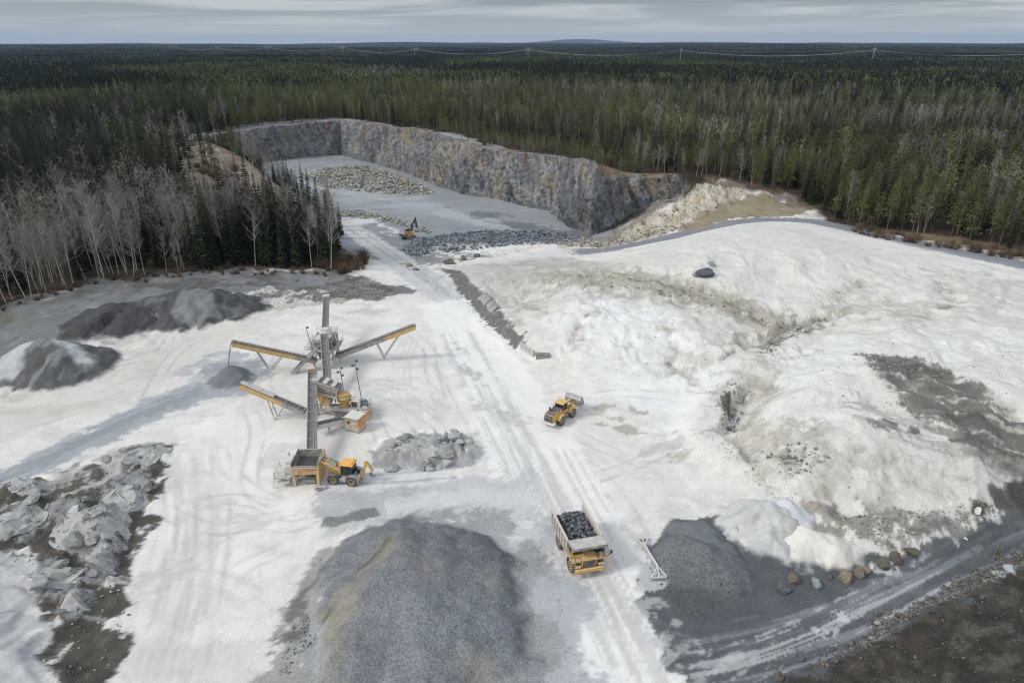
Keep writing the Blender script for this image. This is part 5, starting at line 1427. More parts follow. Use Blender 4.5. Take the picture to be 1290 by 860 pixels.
class MB:
    def __init__(s): s.bm = bmesh.new()
    def box(s, c, d, rot=(0, 0, 0), bev=.02, taper=None):
        """box of size d at centre c; taper = (sx, sy) scale of the top face"""
        b = bmesh.new(); bmesh.ops.create_cube(b, size=1.0)
        if taper:
            for v in b.verts:
                if v.co.z > 0: v.co.x *= taper[0]; v.co.y *= taper[1]
        M = Matrix.Translation(c) @ (Matrix.Rotation(rot[2], 4, 'Z') @ Matrix.Rotation(rot[1], 4, 'Y') @ Matrix.Rotation(rot[0], 4, 'X')) @ Matrix.Diagonal((*d, 1))
        bmesh.ops.transform(b, matrix=M, verts=b.verts)
        if bev: bmesh.ops.bevel(b, geom=b.edges[:], offset=min(bev, min(d) * .3), segments=1, affect='EDGES')
        s._merge(b); return s
    def bar(s, p, q, w, h=None, bev=0):
        p, q = Vector(p), Vector(q); h = h or w; d = q - p
        b = bmesh.new(); bmesh.ops.create_cube(b, size=1.0)
        R = d.to_track_quat('Y', 'Z').to_matrix().to_4x4()
        bmesh.ops.transform(b, matrix=Matrix.Translation((p + q) / 2) @ R @ Matrix.Diagonal((w, d.length, h, 1)), verts=b.verts)
        if bev: bmesh.ops.bevel(b, geom=b.edges[:], offset=bev, segments=1, affect='EDGES')
        s._merge(b); return s
    def cyl(s, p, q, r, r2=None, k=12):
        p, q = Vector(p), Vector(q); d = q - p
        b = bmesh.new(); bmesh.ops.create_cone(b, cap_ends=True, segments=k, radius1=r, radius2=r if r2 is None else r2, depth=d.length)
        bmesh.ops.transform(b, matrix=Matrix.Translation((p + q) / 2) @ d.to_track_quat('Z', 'Y').to_matrix().to_4x4(), verts=b.verts)
        s._merge(b); return s
    def prism(s, prof, x0, x1, axis='x', bev=0.0):
        """profile of (y, z) pairs swept from x0 to x1 (axis 'x'), or (x, z) along y"""
        b = bmesh.new()
        f = (lambda a, c, t: (t, a, c)) if axis == 'x' else (lambda a, c, t: (a, t, c)) if axis == 'y' else (lambda a, c, t: (a, c, t))
        v0 = [b.verts.new(f(a, c, x0)) for a, c in prof]; v1 = [b.verts.new(f(a, c, x1)) for a, c in prof]
        n = len(prof)
        b.faces.new(v0); b.faces.new(v1[::-1])
        for i in range(n): b.faces.new((v0[i], v0[(i + 1) % n], v1[(i + 1) % n], v1[i]))
        bmesh.ops.recalc_face_normals(b, faces=b.faces)
        if bev: bmesh.ops.bevel(b, geom=b.edges[:], offset=bev, segments=1, affect='EDGES')
        s._merge(b); return s
    def lathe(s, prof, c, axis, k=24):
        """(radius, offset) profile turned about axis through c"""
        b = bmesh.new(); R = Vector(axis).to_track_quat('Z', 'Y').to_matrix(); c = Vector(c); rings = []
        for r, o in prof:
            rings.append([b.verts.new(c + R @ Vector((r * math.cos(6.28318 * j / k), r * math.sin(6.28318 * j / k), o))) for j in range(k)])
        for a, d in zip(rings, rings[1:]):
            for j in range(k): b.faces.new((a[j], a[(j + 1) % k], d[(j + 1) % k], d[j]))
        b.faces.new(rings[0][::-1]); b.faces.new(rings[-1])
        bmesh.ops.recalc_face_normals(b, faces=b.faces)
        s._merge(b); return s
    def _merge(s, b):
        me = bpy.data.meshes.new('tmp'); b.to_mesh(me); b.free(); s.bm.from_mesh(me); bpy.data.meshes.remove(me)
    def build(s, name, mat, parent=None, smooth=False, **kw):
        me = bpy.data.meshes.new(name); s.bm.to_mesh(me); s.bm.free()
        if smooth:
            for p in me.polygons: p.use_smooth = True
            try: me.set_sharp_from_angle(angle=math.radians(35))
            except Exception: pass
        me.materials.append(mat)
        return mesh_obj(name, me, parent, **kw)

def wheel(parent, c, r, w, rim=None, side=1, rimr=.52):
    """lugged tyre with a dished rim; side = which way the outer face looks along x"""
    wob = empty('wheel', c); wob.parent = parent
    t = MB()
    t.lathe([(r * rimr, -w * .42), (r * .80, -w * .5), (r * .94, -w * .46), (r * .97, -w * .3), (r * .97, w * .3), (r * .94, w * .46), (r * .80, w * .5), (r * rimr, w * .42)], (0, 0, 0), (1, 0, 0), 28)
    n = 20
    for i in range(n):
        a = 6.28318 * i / n
        for s in (-1, 1):
            aa = a + s * .08
            t.box((s * w * .25, r * .975 * math.cos(aa), r * .975 * math.sin(aa)), (w * .46, r * .10, r * .07), (aa - math.pi / 2, 0, s * .25), 0)
    t.build('tyre', RUB, wob, True)
    q = MB()
    q.lathe([(r * rimr * 1.02, -w * .40), (r * rimr * 1.02, w * .43), (r * rimr * .86, w * .43), (r * rimr * .80, w * .22), (r * .26, w * .18), (r * .24, w * .34), (r * .10, w * .36)] if side > 0 else
            [(r * .10, -w * .36), (r * .24, -w * .34), (r * .26, -w * .18), (r * rimr * .80, -w * .22), (r * rimr * .86, -w * .43), (r * rimr * 1.02, -w * .43), (r * rimr * 1.02, w * .40)], (0, 0, 0), (1, 0, 0), 24)
    q.build('rim', rim or RIMY, wob, True)
    return wob
def rail(mb, pts, h=1.0, r=.025, post=1.1):
    """handrail with two bars over a line of floor points"""
    for a, b in zip(pts, pts[1:]):
        a, b = Vector(a), Vector(b); L = (b - a).length; n = max(1, int(L / post))
        for k in (1.0, .52): mb.bar(a + Vector((0, 0, h * k)), b + Vector((0, 0, h * k)), r * 1.6)
        for i in range(n + 1):
            p = a + (b - a) * i / n; mb.bar(p, p + Vector((0, 0, h)), r * 1.8)
def ladder(mb, p, q, w=.5, n=8, side=(1, 0, 0)):
    p, q, s = Vector(p), Vector(q), Vector(side) * w / 2
    mb.bar(p - s, q - s, .05); mb.bar(p + s, q + s, .05)
    for i in range(n): c = p + (q - p) * (i + .5) / n; mb.bar(c - s, c + s, .035)
def rock_bm(bm, c, r, seed, flat=.8, sub=2, rough=.25):
    """angular stone: a ball cut by random planes"""
    rn = random.Random(seed)
    b = bmesh.new(); bmesh.ops.create_icosphere(b, subdivisions=sub, radius=1.0)
    pl = []
    for _ in range(15):
        n = Vector((rn.gauss(0, 1), rn.gauss(0, 1), rn.gauss(0, .8))).normalized(); pl.append((n, rn.uniform(.46, .86)))
    for v in b.verts:
        for n, d in pl:
            k = v.co.dot(n) - d
            if k > 0: v.co -= n * k
        v.co += Vector((rn.gauss(0, 1), rn.gauss(0, 1), rn.gauss(0, 1))) * .02 * rough * 4
    S = Matrix.Diagonal((rn.uniform(.75, 1.3), rn.uniform(.75, 1.2), flat * rn.uniform(.75, 1.15), 1))
    bmesh.ops.transform(b, matrix=Matrix.Translation(c) @ Matrix.Rotation(rn.uniform(0, 6.3), 4, 'Z') @ Matrix.Rotation(rn.uniform(-.5, .5), 4, 'X') @ S @ Matrix.Scale(r, 4), verts=b.verts)
    me = bpy.data.meshes.new('tmp'); b.to_mesh(me); b.free(); bm.from_mesh(me); bpy.data.meshes.remove(me)
def rock_material(name, rgb, var=.5):
    m, nt, b = new_mat(name)
    tc = nt.nodes.new('ShaderNodeTexCoord'); geo = nt.nodes.new('ShaderNodeNewGeometry')
    f = nmath(nt, 'MULTIPLY', nrange(nt, geo.outputs['Random Per Island'], 0, 1, 1 - var, 1 + var), nrange(nt, nnoise(nt, 1.6, 7, .7, tc.outputs['Object']), .25, .75, .6, 1.4))
    c = nt.nodes.new('ShaderNodeRGB'); c.outputs[0].default_value = (*lin(*rgb), 1)
    nt.links.new(nscale(nt, c.outputs[0], f), b.inputs['Base Color']); b.inputs['Roughness'].default_value = .88
    bp = nt.nodes.new('ShaderNodeBump'); bp.inputs['Strength'].default_value = .5; bp.inputs['Distance'].default_value = .15
    nt.links.new(nnoise(nt, 3, 6, .7, tc.outputs['Object']), bp.inputs['Height']); nt.links.new(bp.outputs[0], b.inputs['Normal'])
    return m
M_LOAD = rock_material('broken_rock', (96, 100, 105), .75)
M_RUBBLE = rock_material('blasted_rock', (150, 146, 136), .55)
M_RUBBLEB = rock_material('blue_grey_rock', (112, 120, 128), .6)
M_STONE = rock_material('edge_stone', (104, 98, 88), .5)

def heading(p, q):
    """turn about z that points local +Y from p to q"""
    return math.atan2(-(q[0] - p[0]), q[1] - p[1])

# ---------------------------------------------------------------- dump truck
tp = at(728, 697, 0); th = heading(at(642, 520), at(745, 735))
truck = empty('dump_truck', (tp[0], tp[1], gz(*tp)), th, label='yellow mining dump truck hauling a full tray of dark rock', cat='dump truck')
TS = 1.0
for sx in (-1, 1):
    wheel(truck, (sx * 1.72, 2.75, 1.02), 1.02, .62, RIMY, sx)
    wheel(truck, (sx * 1.80, -1.75, 1.05), 1.05, .62, RIMY, sx)
    wheel(truck, (sx * 1.08, -1.75, 1.05), 1.05, .60, RIMY, sx)
MB().box((-.55, .3, 1.35), (.32, 7.4, .7)).box((.55, .3, 1.35), (.32, 7.4, .7)).box((0, -1.75, 1.05), (2.6, .5, .5)).box((0, 2.75, 1.0), (2.6, .4, .4)).box((0, 1.6, 1.4), (1.2, 2.2, .8)).build('chassis', STEELD, truck)
MB().cyl((-1.3, .6, 1.3), (-1.3, -.6, 1.3), .42).cyl((1.25, .5, 1.35), (1.25, -.5, 1.35), .34).build('fuel_tank', YD, truck, True)
# engine cover, grille, deck
MB().prism([(1.9, 1.5), (4.25, 1.5), (4.3, 2.45), (4.1, 2.62), (1.9, 2.75)], -.98, .98, 'x', .05).build('hood', Y_, truck)
MB().box((0, 4.32, 1.98), (1.62, .10, .92)).build('grille', BLK, truck)
g = MB()
for i in range(7): g.box((0, 4.385, 1.6 + i * .125), (1.5, .03, .03), bev=0)
g.build('grille_bar', STEELD, truck)
MB().box((0, 4.42, 1.16), (3.5, .34, .52), bev=.06).box((-1.45, 4.2, .82), (.5, .5, .3)).box((1.45, 4.2, .82), (.5, .5, .3)).build('bumper', Y_, truck)
MB().box((-1.65, 3.35, 2.42), (1.3, 1.9, .10)).box((1.65, 3.35, 2.42), (1.3, 1.9, .10)).box((-1.70, 2.75, 2.15), (.95, 2.4, .12)).box((1.7, 2.75, 2.15), (.95, 2.4, .12)).box((0, 2.2, 2.82), (4.4, .9, .08)).build('deck', YD, truck)
for sx in (-1, 1):
    MB().box((sx * 1.42, 4.30, 1.72), (.72, .14, .34), bev=.03).build('headlight_panel', Y_, truck)
    for k in (-.17, .17): MB().cyl((sx * 1.42 + k, 4.36, 1.72), (sx * 1.42 + k, 4.42, 1.72), .13).build('headlight', LENS, truck)
    l = MB(); ladder(l, (sx * 2.05, 4.45, .65), (sx * 2.05, 4.20, 2.45), .55, 6); l.build('ladder', YD, truck)
    r = MB(); rail(r, [(sx * 2.28, 4.22, 2.47), (sx * 2.28, 2.5, 2.47)], 1.0); rail(r, [(sx * 1.1, 4.26, 2.47), (sx * 1.75, 4.26, 2.47)], 1.0); r.build('handrail', STEELD, truck)
    mm = MB(); mm.bar((sx * 2.28, 4.1, 2.5), (sx * 2.62, 4.2, 3.0), .05); mm.box((sx * 2.66, 4.2, 3.12), (.32, .07, .55)); mm.build('mirror', BLK, truck)
# cab on the truck's left, filters and tank on its right
MB().box((1.28, 2.85, 3.25), (1.55, 1.7, 1.55), bev=.08, taper=(.92, .86)).build('cab', Y_, truck)
MB().box((1.28, 3.665, 3.42), (1.28, .06, .82), (-.10, 0, 0), .02).build('windscreen', GLS, truck)
MB().box((2.045, 2.85, 3.42), (.05, 1.2, .72), (0, -.05, 0), .02).build('side_window', GLS, truck)
MB().box((.52, 2.85, 3.42), (.05, 1.2, .72), (0, .05, 0), .02).build('side_window', GLS, truck)
MB().cyl((-.75, 2.85, 2.85), (-.75, 2.85, 3.5), .30).cyl((-1.45, 2.95, 2.5), (-1.45, 2.95, 3.35), .33).cyl((-.75, 2.85, 3.5), (-.75, 2.85, 3.62), .38).box((-1.9, 3.0, 2.8), (.5, .9, .65)).build('air_filter', BLK, truck, True)
MB().cyl((-2.0, 3.9, 2.5), (-2.0, 3.9, 2.95), .2).box((-1.5, 3.85, 2.7), (.45, .5, .42)).build('tank', YD, truck)
# tray: floor, sides, headboard, canopy
fl = [(-4.75, 2.25), (-4.35, 1.75), (1.35, 1.72), (2.05, 3.3), (2.05, 3.45), (1.2, 1.95), (-4.3, 1.97), (-4.75, 2.4)]
MB().prism(fl, -1.95, 1.95, 'x').build('tray_floor', STEEL, truck)
for sx in (-1, 1):
    side = MB().prism([(-4.95, 2.42), (-4.35, 1.75), (1.35, 1.75), (2.05, 3.3), (2.25, 4.12), (-4.9, 3.72)], sx * 2.06 - .09, sx * 2.06 + .09, 'x', .02)
    for k in range(6): side.bar((sx * 2.2, -4.2 + k * 1.05, 1.85), (sx * 2.2, -4.25 + k * 1.08, 3.75), .14, .2)
    side.bar((sx * 2.14, -4.92, 3.72), (sx * 2.14, 2.25, 4.12), .26, .2)
    side.build('tray_side', TRAY, truck)
MB().prism([(1.55, 1.9), (1.75, 1.9), (2.45, 4.02), (2.2, 4.02)], -2.0, 2.0, 'x').build('headboard', TRAY, truck)
cn = MB().prism([(2.2, 4.0), (4.22, 4.32), (4.28, 4.08), (4.36, 4.08), (4.34, 4.46), (2.2, 4.14)], -2.15, 2.15, 'x', .02)
for k in (-1.3, 0, 1.3): cn.bar((k, 2.3, 3.96), (k, 4.2, 4.25), .16, .14)
for sx in (-1, 1): cn.box((sx * 2.16, 3.2, 4.3), (.10, 2.2, .22), (.155, 0, 0))
cn.build('canopy', PALE, truck)
truck.scale = (1.0, .95, 1.0)
# the load rides in the tray
rk = MB()
rr = random.Random(11)
for i in range(330):
    x, y = rr.uniform(-1.82, 1.82), rr.uniform(-4.2, 1.7)
    z = 3.0 + .75 * (1 - (x / 2.1) ** 2) * (1 - ((y + 1.3) / 3.6) ** 2) + rr.uniform(-.15, .12)
    rock_bm(rk.bm, (x, y, z), rr.choice((.14, .18, .2, .24, .3, .36)), i, .8, 1)
rk.box((0, -1.3, 2.5), (3.7, 5.6, 1.0), bev=.3)
ld = rk.build('rock_load', M_LOAD, None, label='heaped load of broken dark rock in the tray of the dump truck', cat='rock load', kind='stuff')
ld.location = truck.location; ld.rotation_euler = truck.rotation_euler; ld.scale = truck.scale

# ---------------------------------------------------------------- wheel loader (local +Y = bucket end)
lp = at(707, 526, 0); lh = heading(at(703, 533), at(722, 519))
LO = empty('wheel_loader', (lp[0], lp[1], gz(*lp)), lh, label='yellow wheel loader with its grey bucket raised, seen from behind', cat='wheel loader')
for sx in (-1, 1):
    wheel(LO, (sx * 1.15, -1.75, .82), .82, .66, RIMW, sx); wheel(LO, (sx * 1.15, 1.65, .82), .82, .66, RIMW, sx)
MB().box((0, -2.4, 1.25), (1.3, 2.9, .7)).box((0, .4, 1.1), (.9, 1.6, .6)).box((0, -1.75, .82), (2.0, .45, .45)).box((0, 1.65, .82), (2.0, .45, .45)).build('chassis', STEELD, LO)
MB().prism([(-3.75, 1.15), (-3.9, 2.05), (-3.7, 2.42), (-1.0, 2.55), (-1.0, 1.3)], -.82, .82, 'x', .05).build('engine_hood', Y_, LO)
MB().prism([(-3.72, 2.40), (-1.0, 2.53), (-1.0, 2.62), (-3.68, 2.50)], -.78, .78, 'x', .02).box((-.2, -2.2, 2.66), (.5, .8, .16)).build('hood_top', BLK, LO)
MB().box((0, -3.90, 1.80), (1.58, .10, 1.05), (-.12, 0, 0)).build('grille', BLK, LO)
gg = MB()
for i in range(8): gg.box((0, -3.965 - .015 * i + .05, 1.40 + i * .11), (1.25, .03, .03), (-.12, 0, 0), 0)
gg.build('grille_bar', STEEL, LO)
MB().box((-.45, -3.975, 2.12), (.34, .02, .13), (-.12, 0, 0), 0).build('emblem', RED, LO)
MB().prism([(-4.15, .75), (-4.2, 1.15), (-3.4, 1.2), (-3.3, .7)], -1.2, 1.2, 'x', .05).build('counterweight', WHITE, LO)
for sx in (-1, 1):
    MB().prism([(-2.75, 1.25), (-2.55, 1.72), (-2.1, 1.92), (-1.35, 1.92), (-.95, 1.7), (-.8, 1.4), (-.88, 1.4), (-1.0, 1.62), (-1.4, 1.82), (-2.05, 1.82), (-2.47, 1.64), (-2.65, 1.25)], sx * 1.15 - .36, sx * 1.15 + .36, 'x').build('rear_fender', Y_, LO)
    MB().prism([(.6, 1.3), (.85, 1.72), (1.3, 1.92), (2.0, 1.9), (2.5, 1.6), (2.44, 1.54), (1.97, 1.81), (1.33, 1.82), (.92, 1.64), (.68, 1.26)], sx * 1.15 - .36, sx * 1.15 + .36, 'x').build('front_fender', Y_, LO)
    st = MB(); ladder(st, (sx * 1.3, -.45, .55), (sx * 1.05, -.45, 1.6), .5, 4, (0, 1, 0)); st.build('step', BLK, LO)
    MB().bar((sx * .8, .6, 2.7), (sx * 1.25, .75, 2.75), .05).box((sx * 1.3, .75, 2.6), (.2, .06, .4)).build('mirror', BLK, LO)
    MB().cyl((sx * .62, -3.99, 1.28), (sx * .62, -4.03, 1.28), .09).build('tail_light', RED, LO)
MB().box((0, -.15, 1.75), (1.75, 1.55, .5), bev=.04).build('cab_base', Y_, LO)
cb = MB()
for x in (-.78, .78):
    for y in (-.82, .52): cb.bar((x, y, 1.95), (x * .94, y * .92, 3.25), .10)
cb.build('cab_frame', BLK, LO)
MB().box((0, -.15, 2.62), (1.54, 1.32, 1.28), bev=.05, taper=(.95, .93)).build('cab_glass', GLS, LO)
MB().box((0, -.18, 3.33), (1.82, 1.75, .16), bev=.06).build('cab_roof', Y_, LO)
MB().cyl((-.45, -1.7, 2.6), (-.45, -1.7, 3.35), .07).cyl((-.45, -1.7, 2.6), (-.45, -1.7, 2.95), .13).build('exhaust', BLK, LO, True)
MB().cyl((-.5, -2.75, 2.5), (-.5, -2.75, 2.95), .11).cyl((-.5, -2.75, 2.95), (-.5, -2.75, 3.2), .2).build('precleaner', BLK, LO, True)
MB().prism([(.75, 1.0), (.95, 2.15), (1.5, 2.2), (2.3, 1.2), (2.3, .8), (.75, .8)], -.5, .5, 'x', .04).build('front_frame', Y_, LO)
arm = MB()
for sx in (-1, 1):
    arm.bar((sx * .55, 1.2, 2.05), (sx * .55, 2.5, 1.95), .16, .4, .03).bar((sx * .55, 2.5, 1.95), (sx * .55, 3.5, 1.55), .16, .36, .03)
arm.bar((-.55, 2.6, 1.95), (.55, 2.6, 1.95), .2)
arm.build('lift_arm', Y_, LO)
MB().bar((0, 1.3, 2.3), (0, 2.5, 2.55), .2, .3).bar((0, 2.5, 2.55), (0, 3.45, 2.3), .14, .2).build('tilt_link', YD, LO)
MB().cyl((-.5, 1.0, 1.1), (-.5, 2.3, 1.8), .1).cyl((.5, 1.0, 1.1), (.5, 2.3, 1.8), .1).build('hydraulic_cylinder', STEEL, LO, True)
bk = MB()
bp_ = [(3.45, 1.3), (3.40, 2.35), (3.62, 2.75), (4.05, 2.95), (4.05, 2.89), (3.70, 2.68), (3.50, 2.30), (3.55, 1.42), (3.9, 1.2), (4.75, 1.38), (4.78, 1.32), (3.88, 1.1)]
bk.prism(bp_, -1.55, 1.55, 'x')
for sx in (-1, 1): bk.prism([(3.45, 1.3), (3.40, 2.35), (3.62, 2.75), (4.05, 2.92), (4.75, 1.36), (3.88, 1.12)], sx * 1.55 - .03, sx * 1.55 + .03, 'x')
for k in range(7): bk.box((-1.35 + k * .45, 4.82, 1.34), (.12, .22, .06))
for k in (-.9, -.3, .3, .9): bk.bar((k, 3.38, 1.4), (k, 3.58, 2.75), .08, .1)
bk.build('bucket', WORN, LO)

# ---------------------------------------------------------------- backhoe loader (local +Y = front, towards the crusher)
bp0 = at(436, 605, 0); bh = heading(at(448, 605), at(426, 602.5))
BH = empty('backhoe_loader', (bp0[0], bp0[1], gz(*bp0)), bh, label='yellow backhoe loader tipping its bucket into the crusher hopper', cat='backhoe loader')
for sx in (-1, 1):
    wheel(BH, (sx * .98, -1.25, .74), .74, .5, RIMY, sx); wheel(BH, (sx * .98, 1.28, .72), .72, .48, RIMY, sx)
    MB().prism([(-2.1, .95), (-1.95, 1.42), (-1.55, 1.62), (-.85, 1.58), (-.45, 1.2), (-.5, 1.12), (-.9, 1.48), (-1.52, 1.52), (-1.86, 1.35), (-2.0, .95)], sx * .98 - .28, sx * .98 + .28, 'x').build('rear_fender', STEELD, BH)
    MB().prism([(.6, 1.2), (.85, 1.5), (1.7, 1.5), (1.95, 1.15), (1.86, 1.12), (1.64, 1.42), (.9, 1.42), (.68, 1.18)], sx * .98 - .26, sx * .98 + .26, 'x').build('front_fender', BLK, BH)
    MB().box((sx * .85, .0, .72), (.35, 1.0, .45)).build('step', STEEL, BH)
MB().box((0, 0, .85), (.8, 4.0, .45)).box((0, -1.25, .74), (1.7, .35, .35)).box((0, 1.28, .72), (1.7, .3, .3)).build('chassis', STEELD, BH)
MB().prism([(.35, 1.1), (2.15, 1.0), (2.2, 1.55), (2.0, 1.72), (.35, 1.95)], -.48, .48, 'x', .05).build('engine_hood', Y_, BH)
MB().box((0, 2.2, 1.3), (.8, .08, .5)).build('grille', BLK, BH)
MB().box((0, -.55, 1.15), (1.5, 1.6, .5), bev=.04).build('cab_base', STEEL, BH)
MB().box((0, -.55, 2.08), (1.55, 1.5, 1.45), bev=.05, taper=(.94, .92)).build('cab_glass', GLS, BH)
cb = MB()
for x in (-.8, .8):
    for y in (-1.28, -.55, .2): cb.bar((x, y, 1.35), (x * .95, -.55 + (y + .55) * .93, 2.85), .09)
cb.build('cab_frame', BLK, BH)
MB().box((0, -.58, 2.93), (1.78, 1.85, .2), bev=.08).box((0, -.58, 3.07), (1.4, 1.4, .12), bev=.05).build('cab_roof', paint_mat('roof_yellow', (238, 168, 22), .4, .16), BH)
for x in (-.6, .6): MB().box((x, .36, 2.88), (.2, .08, .14)).build('work_light', LENS, BH)
la = MB()
for sx in (-1, 1):
    la.bar((sx * .62, .25, 1.75), (sx * .62, 1.7, 2.62), .14, .30, .02).bar((sx * .62, 1.7, 2.62), (sx * .62, 3.0, 2.95), .14, .28, .02)
la.bar((-.62, 2.3, 2.75), (.62, 2.3, 2.75), .18)
la.build('loader_arm', Y_, BH)
MB().cyl((-.62, .5, 1.2), (-.62, 1.7, 2.45), .07).cyl((.62, .5, 1.2), (.62, 1.7, 2.45), .07).cyl((-.3, 1.0, 2.75), (-.3, 2.6, 3.25), .06).cyl((.3, 1.0, 2.75), (.3, 2.6, 3.25), .06).build('hydraulic_cylinder', STEEL, BH, True)
bk = MB().prism([(3.0, 3.3), (2.95, 2.75), (3.15, 2.45), (3.75, 2.05), (3.80, 2.10), (3.25, 2.52), (3.08, 2.78), (3.1, 3.28)], -1.1, 1.1, 'x')
for sx in (-1, 1): bk.prism([(3.05, 3.3), (2.95, 2.75), (3.15, 2.45), (3.75, 2.08)], sx * 1.1 - .025, sx * 1.1 + .025, 'x')
bk.build('front_bucket', PALE, BH)
MB().box((0, -2.0, 1.0), (1.9, .25, .55)).bar((-.9, -2.05, 1.1), (-.9, -2.05, .35), .18).bar((.9, -2.05, 1.1), (.9, -2.05, .35), .18).build('stabiliser', YD, BH)
MB().box((.25, -2.3, 1.25), (.5, .5, .8)).build('swing_post', YD, BH)
bm_ = MB().bar((.25, -2.4, 1.5), (.25, -2.75, 2.5), .26, .40, .03).bar((.25, -2.75, 2.5), (.25, -2.95, 3.25), .24, .34, .03)
bm_.build('boom', Y_, BH)
MB().bar((.25, -2.9, 3.25), (.25, -3.75, 1.75), .22, .32, .03).build('dipper', Y_, BH)
MB().cyl((.25, -2.45, 2.2), (.25, -3.2, 3.0), .07).cyl((.25, -3.15, 3.2), (.25, -3.8, 2.1), .06).build('boom_cylinder', STEEL, BH, True)
MB().prism([(-3.75, 1.85), (-3.45, 1.75), (-3.35, 1.35), (-3.6, 1.0), (-4.05, 1.0), (-4.0, 1.06), (-3.62, 1.08), (-3.43, 1.38), (-3.52, 1.68)], -.05, .55, 'x').build('digging_bucket', STEELD, BH)

BH.scale = (1.1, 1.1, 1.1)
# ---------------------------------------------------------------- excavator in the pit
ep = at(515, 303, -3.2)
EX = empty('excavator', (ep[0], ep[1], gz(*ep)), heading((0, 0), (.52, .85)), label='orange crawler excavator with a black boom in the pit', cat='excavator')
for sx in (-1, 1):
    tr_ = MB().prism([(-2.4, .5), (-2.2, .12), (-1.9, 0), (1.9, 0), (2.2, .12), (2.4, .5), (2.2, .88), (1.9, 1.0), (-1.9, 1.0), (-2.2, .88)], sx * 1.25 - .3, sx * 1.25 + .3, 'x')
    for k in range(15): tr_.box((sx * 1.25, -1.9 + k * .27, 1.01), (.62, .1, .06), bev=0)
    tr_.build('track', BLK, EX)
MB().box((0, 0, .7), (2.0, 2.6, .5)).cyl((0, 0, .9), (0, 0, 1.2), .9).build('undercarriage', STEELD, EX)
XO = paint_mat('excavator_orange', (216, 148, 40), .5, .15)
MB().box((0, -.6, 1.75), (2.9, 3.4, 1.1), bev=.08).build('body', XO, EX)
MB().prism([(-3.1, 1.25), (-3.35, 1.7), (-3.2, 2.3), (-2.2, 2.35), (-2.2, 1.2)], -1.45, 1.45, 'x', .08).build('counterweight', BLK, EX)
MB().box((-.95, .75, 2.45), (1.05, 1.7, 1.7), bev=.07).build('cab', BLK, EX)
MB().box((-.95, 1.62, 2.6), (.85, .05, 1.2), bev=0).build('cab_glass', GLS, EX)
MB().box((.5, -1.2, 2.45), (1.6, 1.6, .3)).build('engine_cover', BLK, EX)
MB().bar((.25, .9, 1.9), (.25, 1.8, 4.6), .55, .85).bar((.25, 1.8, 4.6), (.25, 3.6, 6.2), .5, .7).build('boom', BLK, EX)
MB().bar((.25, 3.5, 6.7), (.25, 4.4, 3.0), .42, .62).build('stick', BLK, EX)
MB().cyl((.25, 1.6, 1.7), (.25, 2.2, 4.2), .14).cyl((.25, 2.1, 5.4), (.25, 3.6, 6.7), .13).build('hydraulic_cylinder', STEEL, EX)
MB().prism([(4.5, 3.1), (4.1, 2.9), (3.6, 2.2), (3.7, 1.6), (4.3, 1.4), (5.0, 1.7), (4.9, 1.8), (4.3, 1.6), (3.9, 1.8), (3.85, 2.2), (4.3, 2.7)], -.4, .9, 'x').build('bucket', STEELD, EX)
EX.scale = (.98, .98, .98)
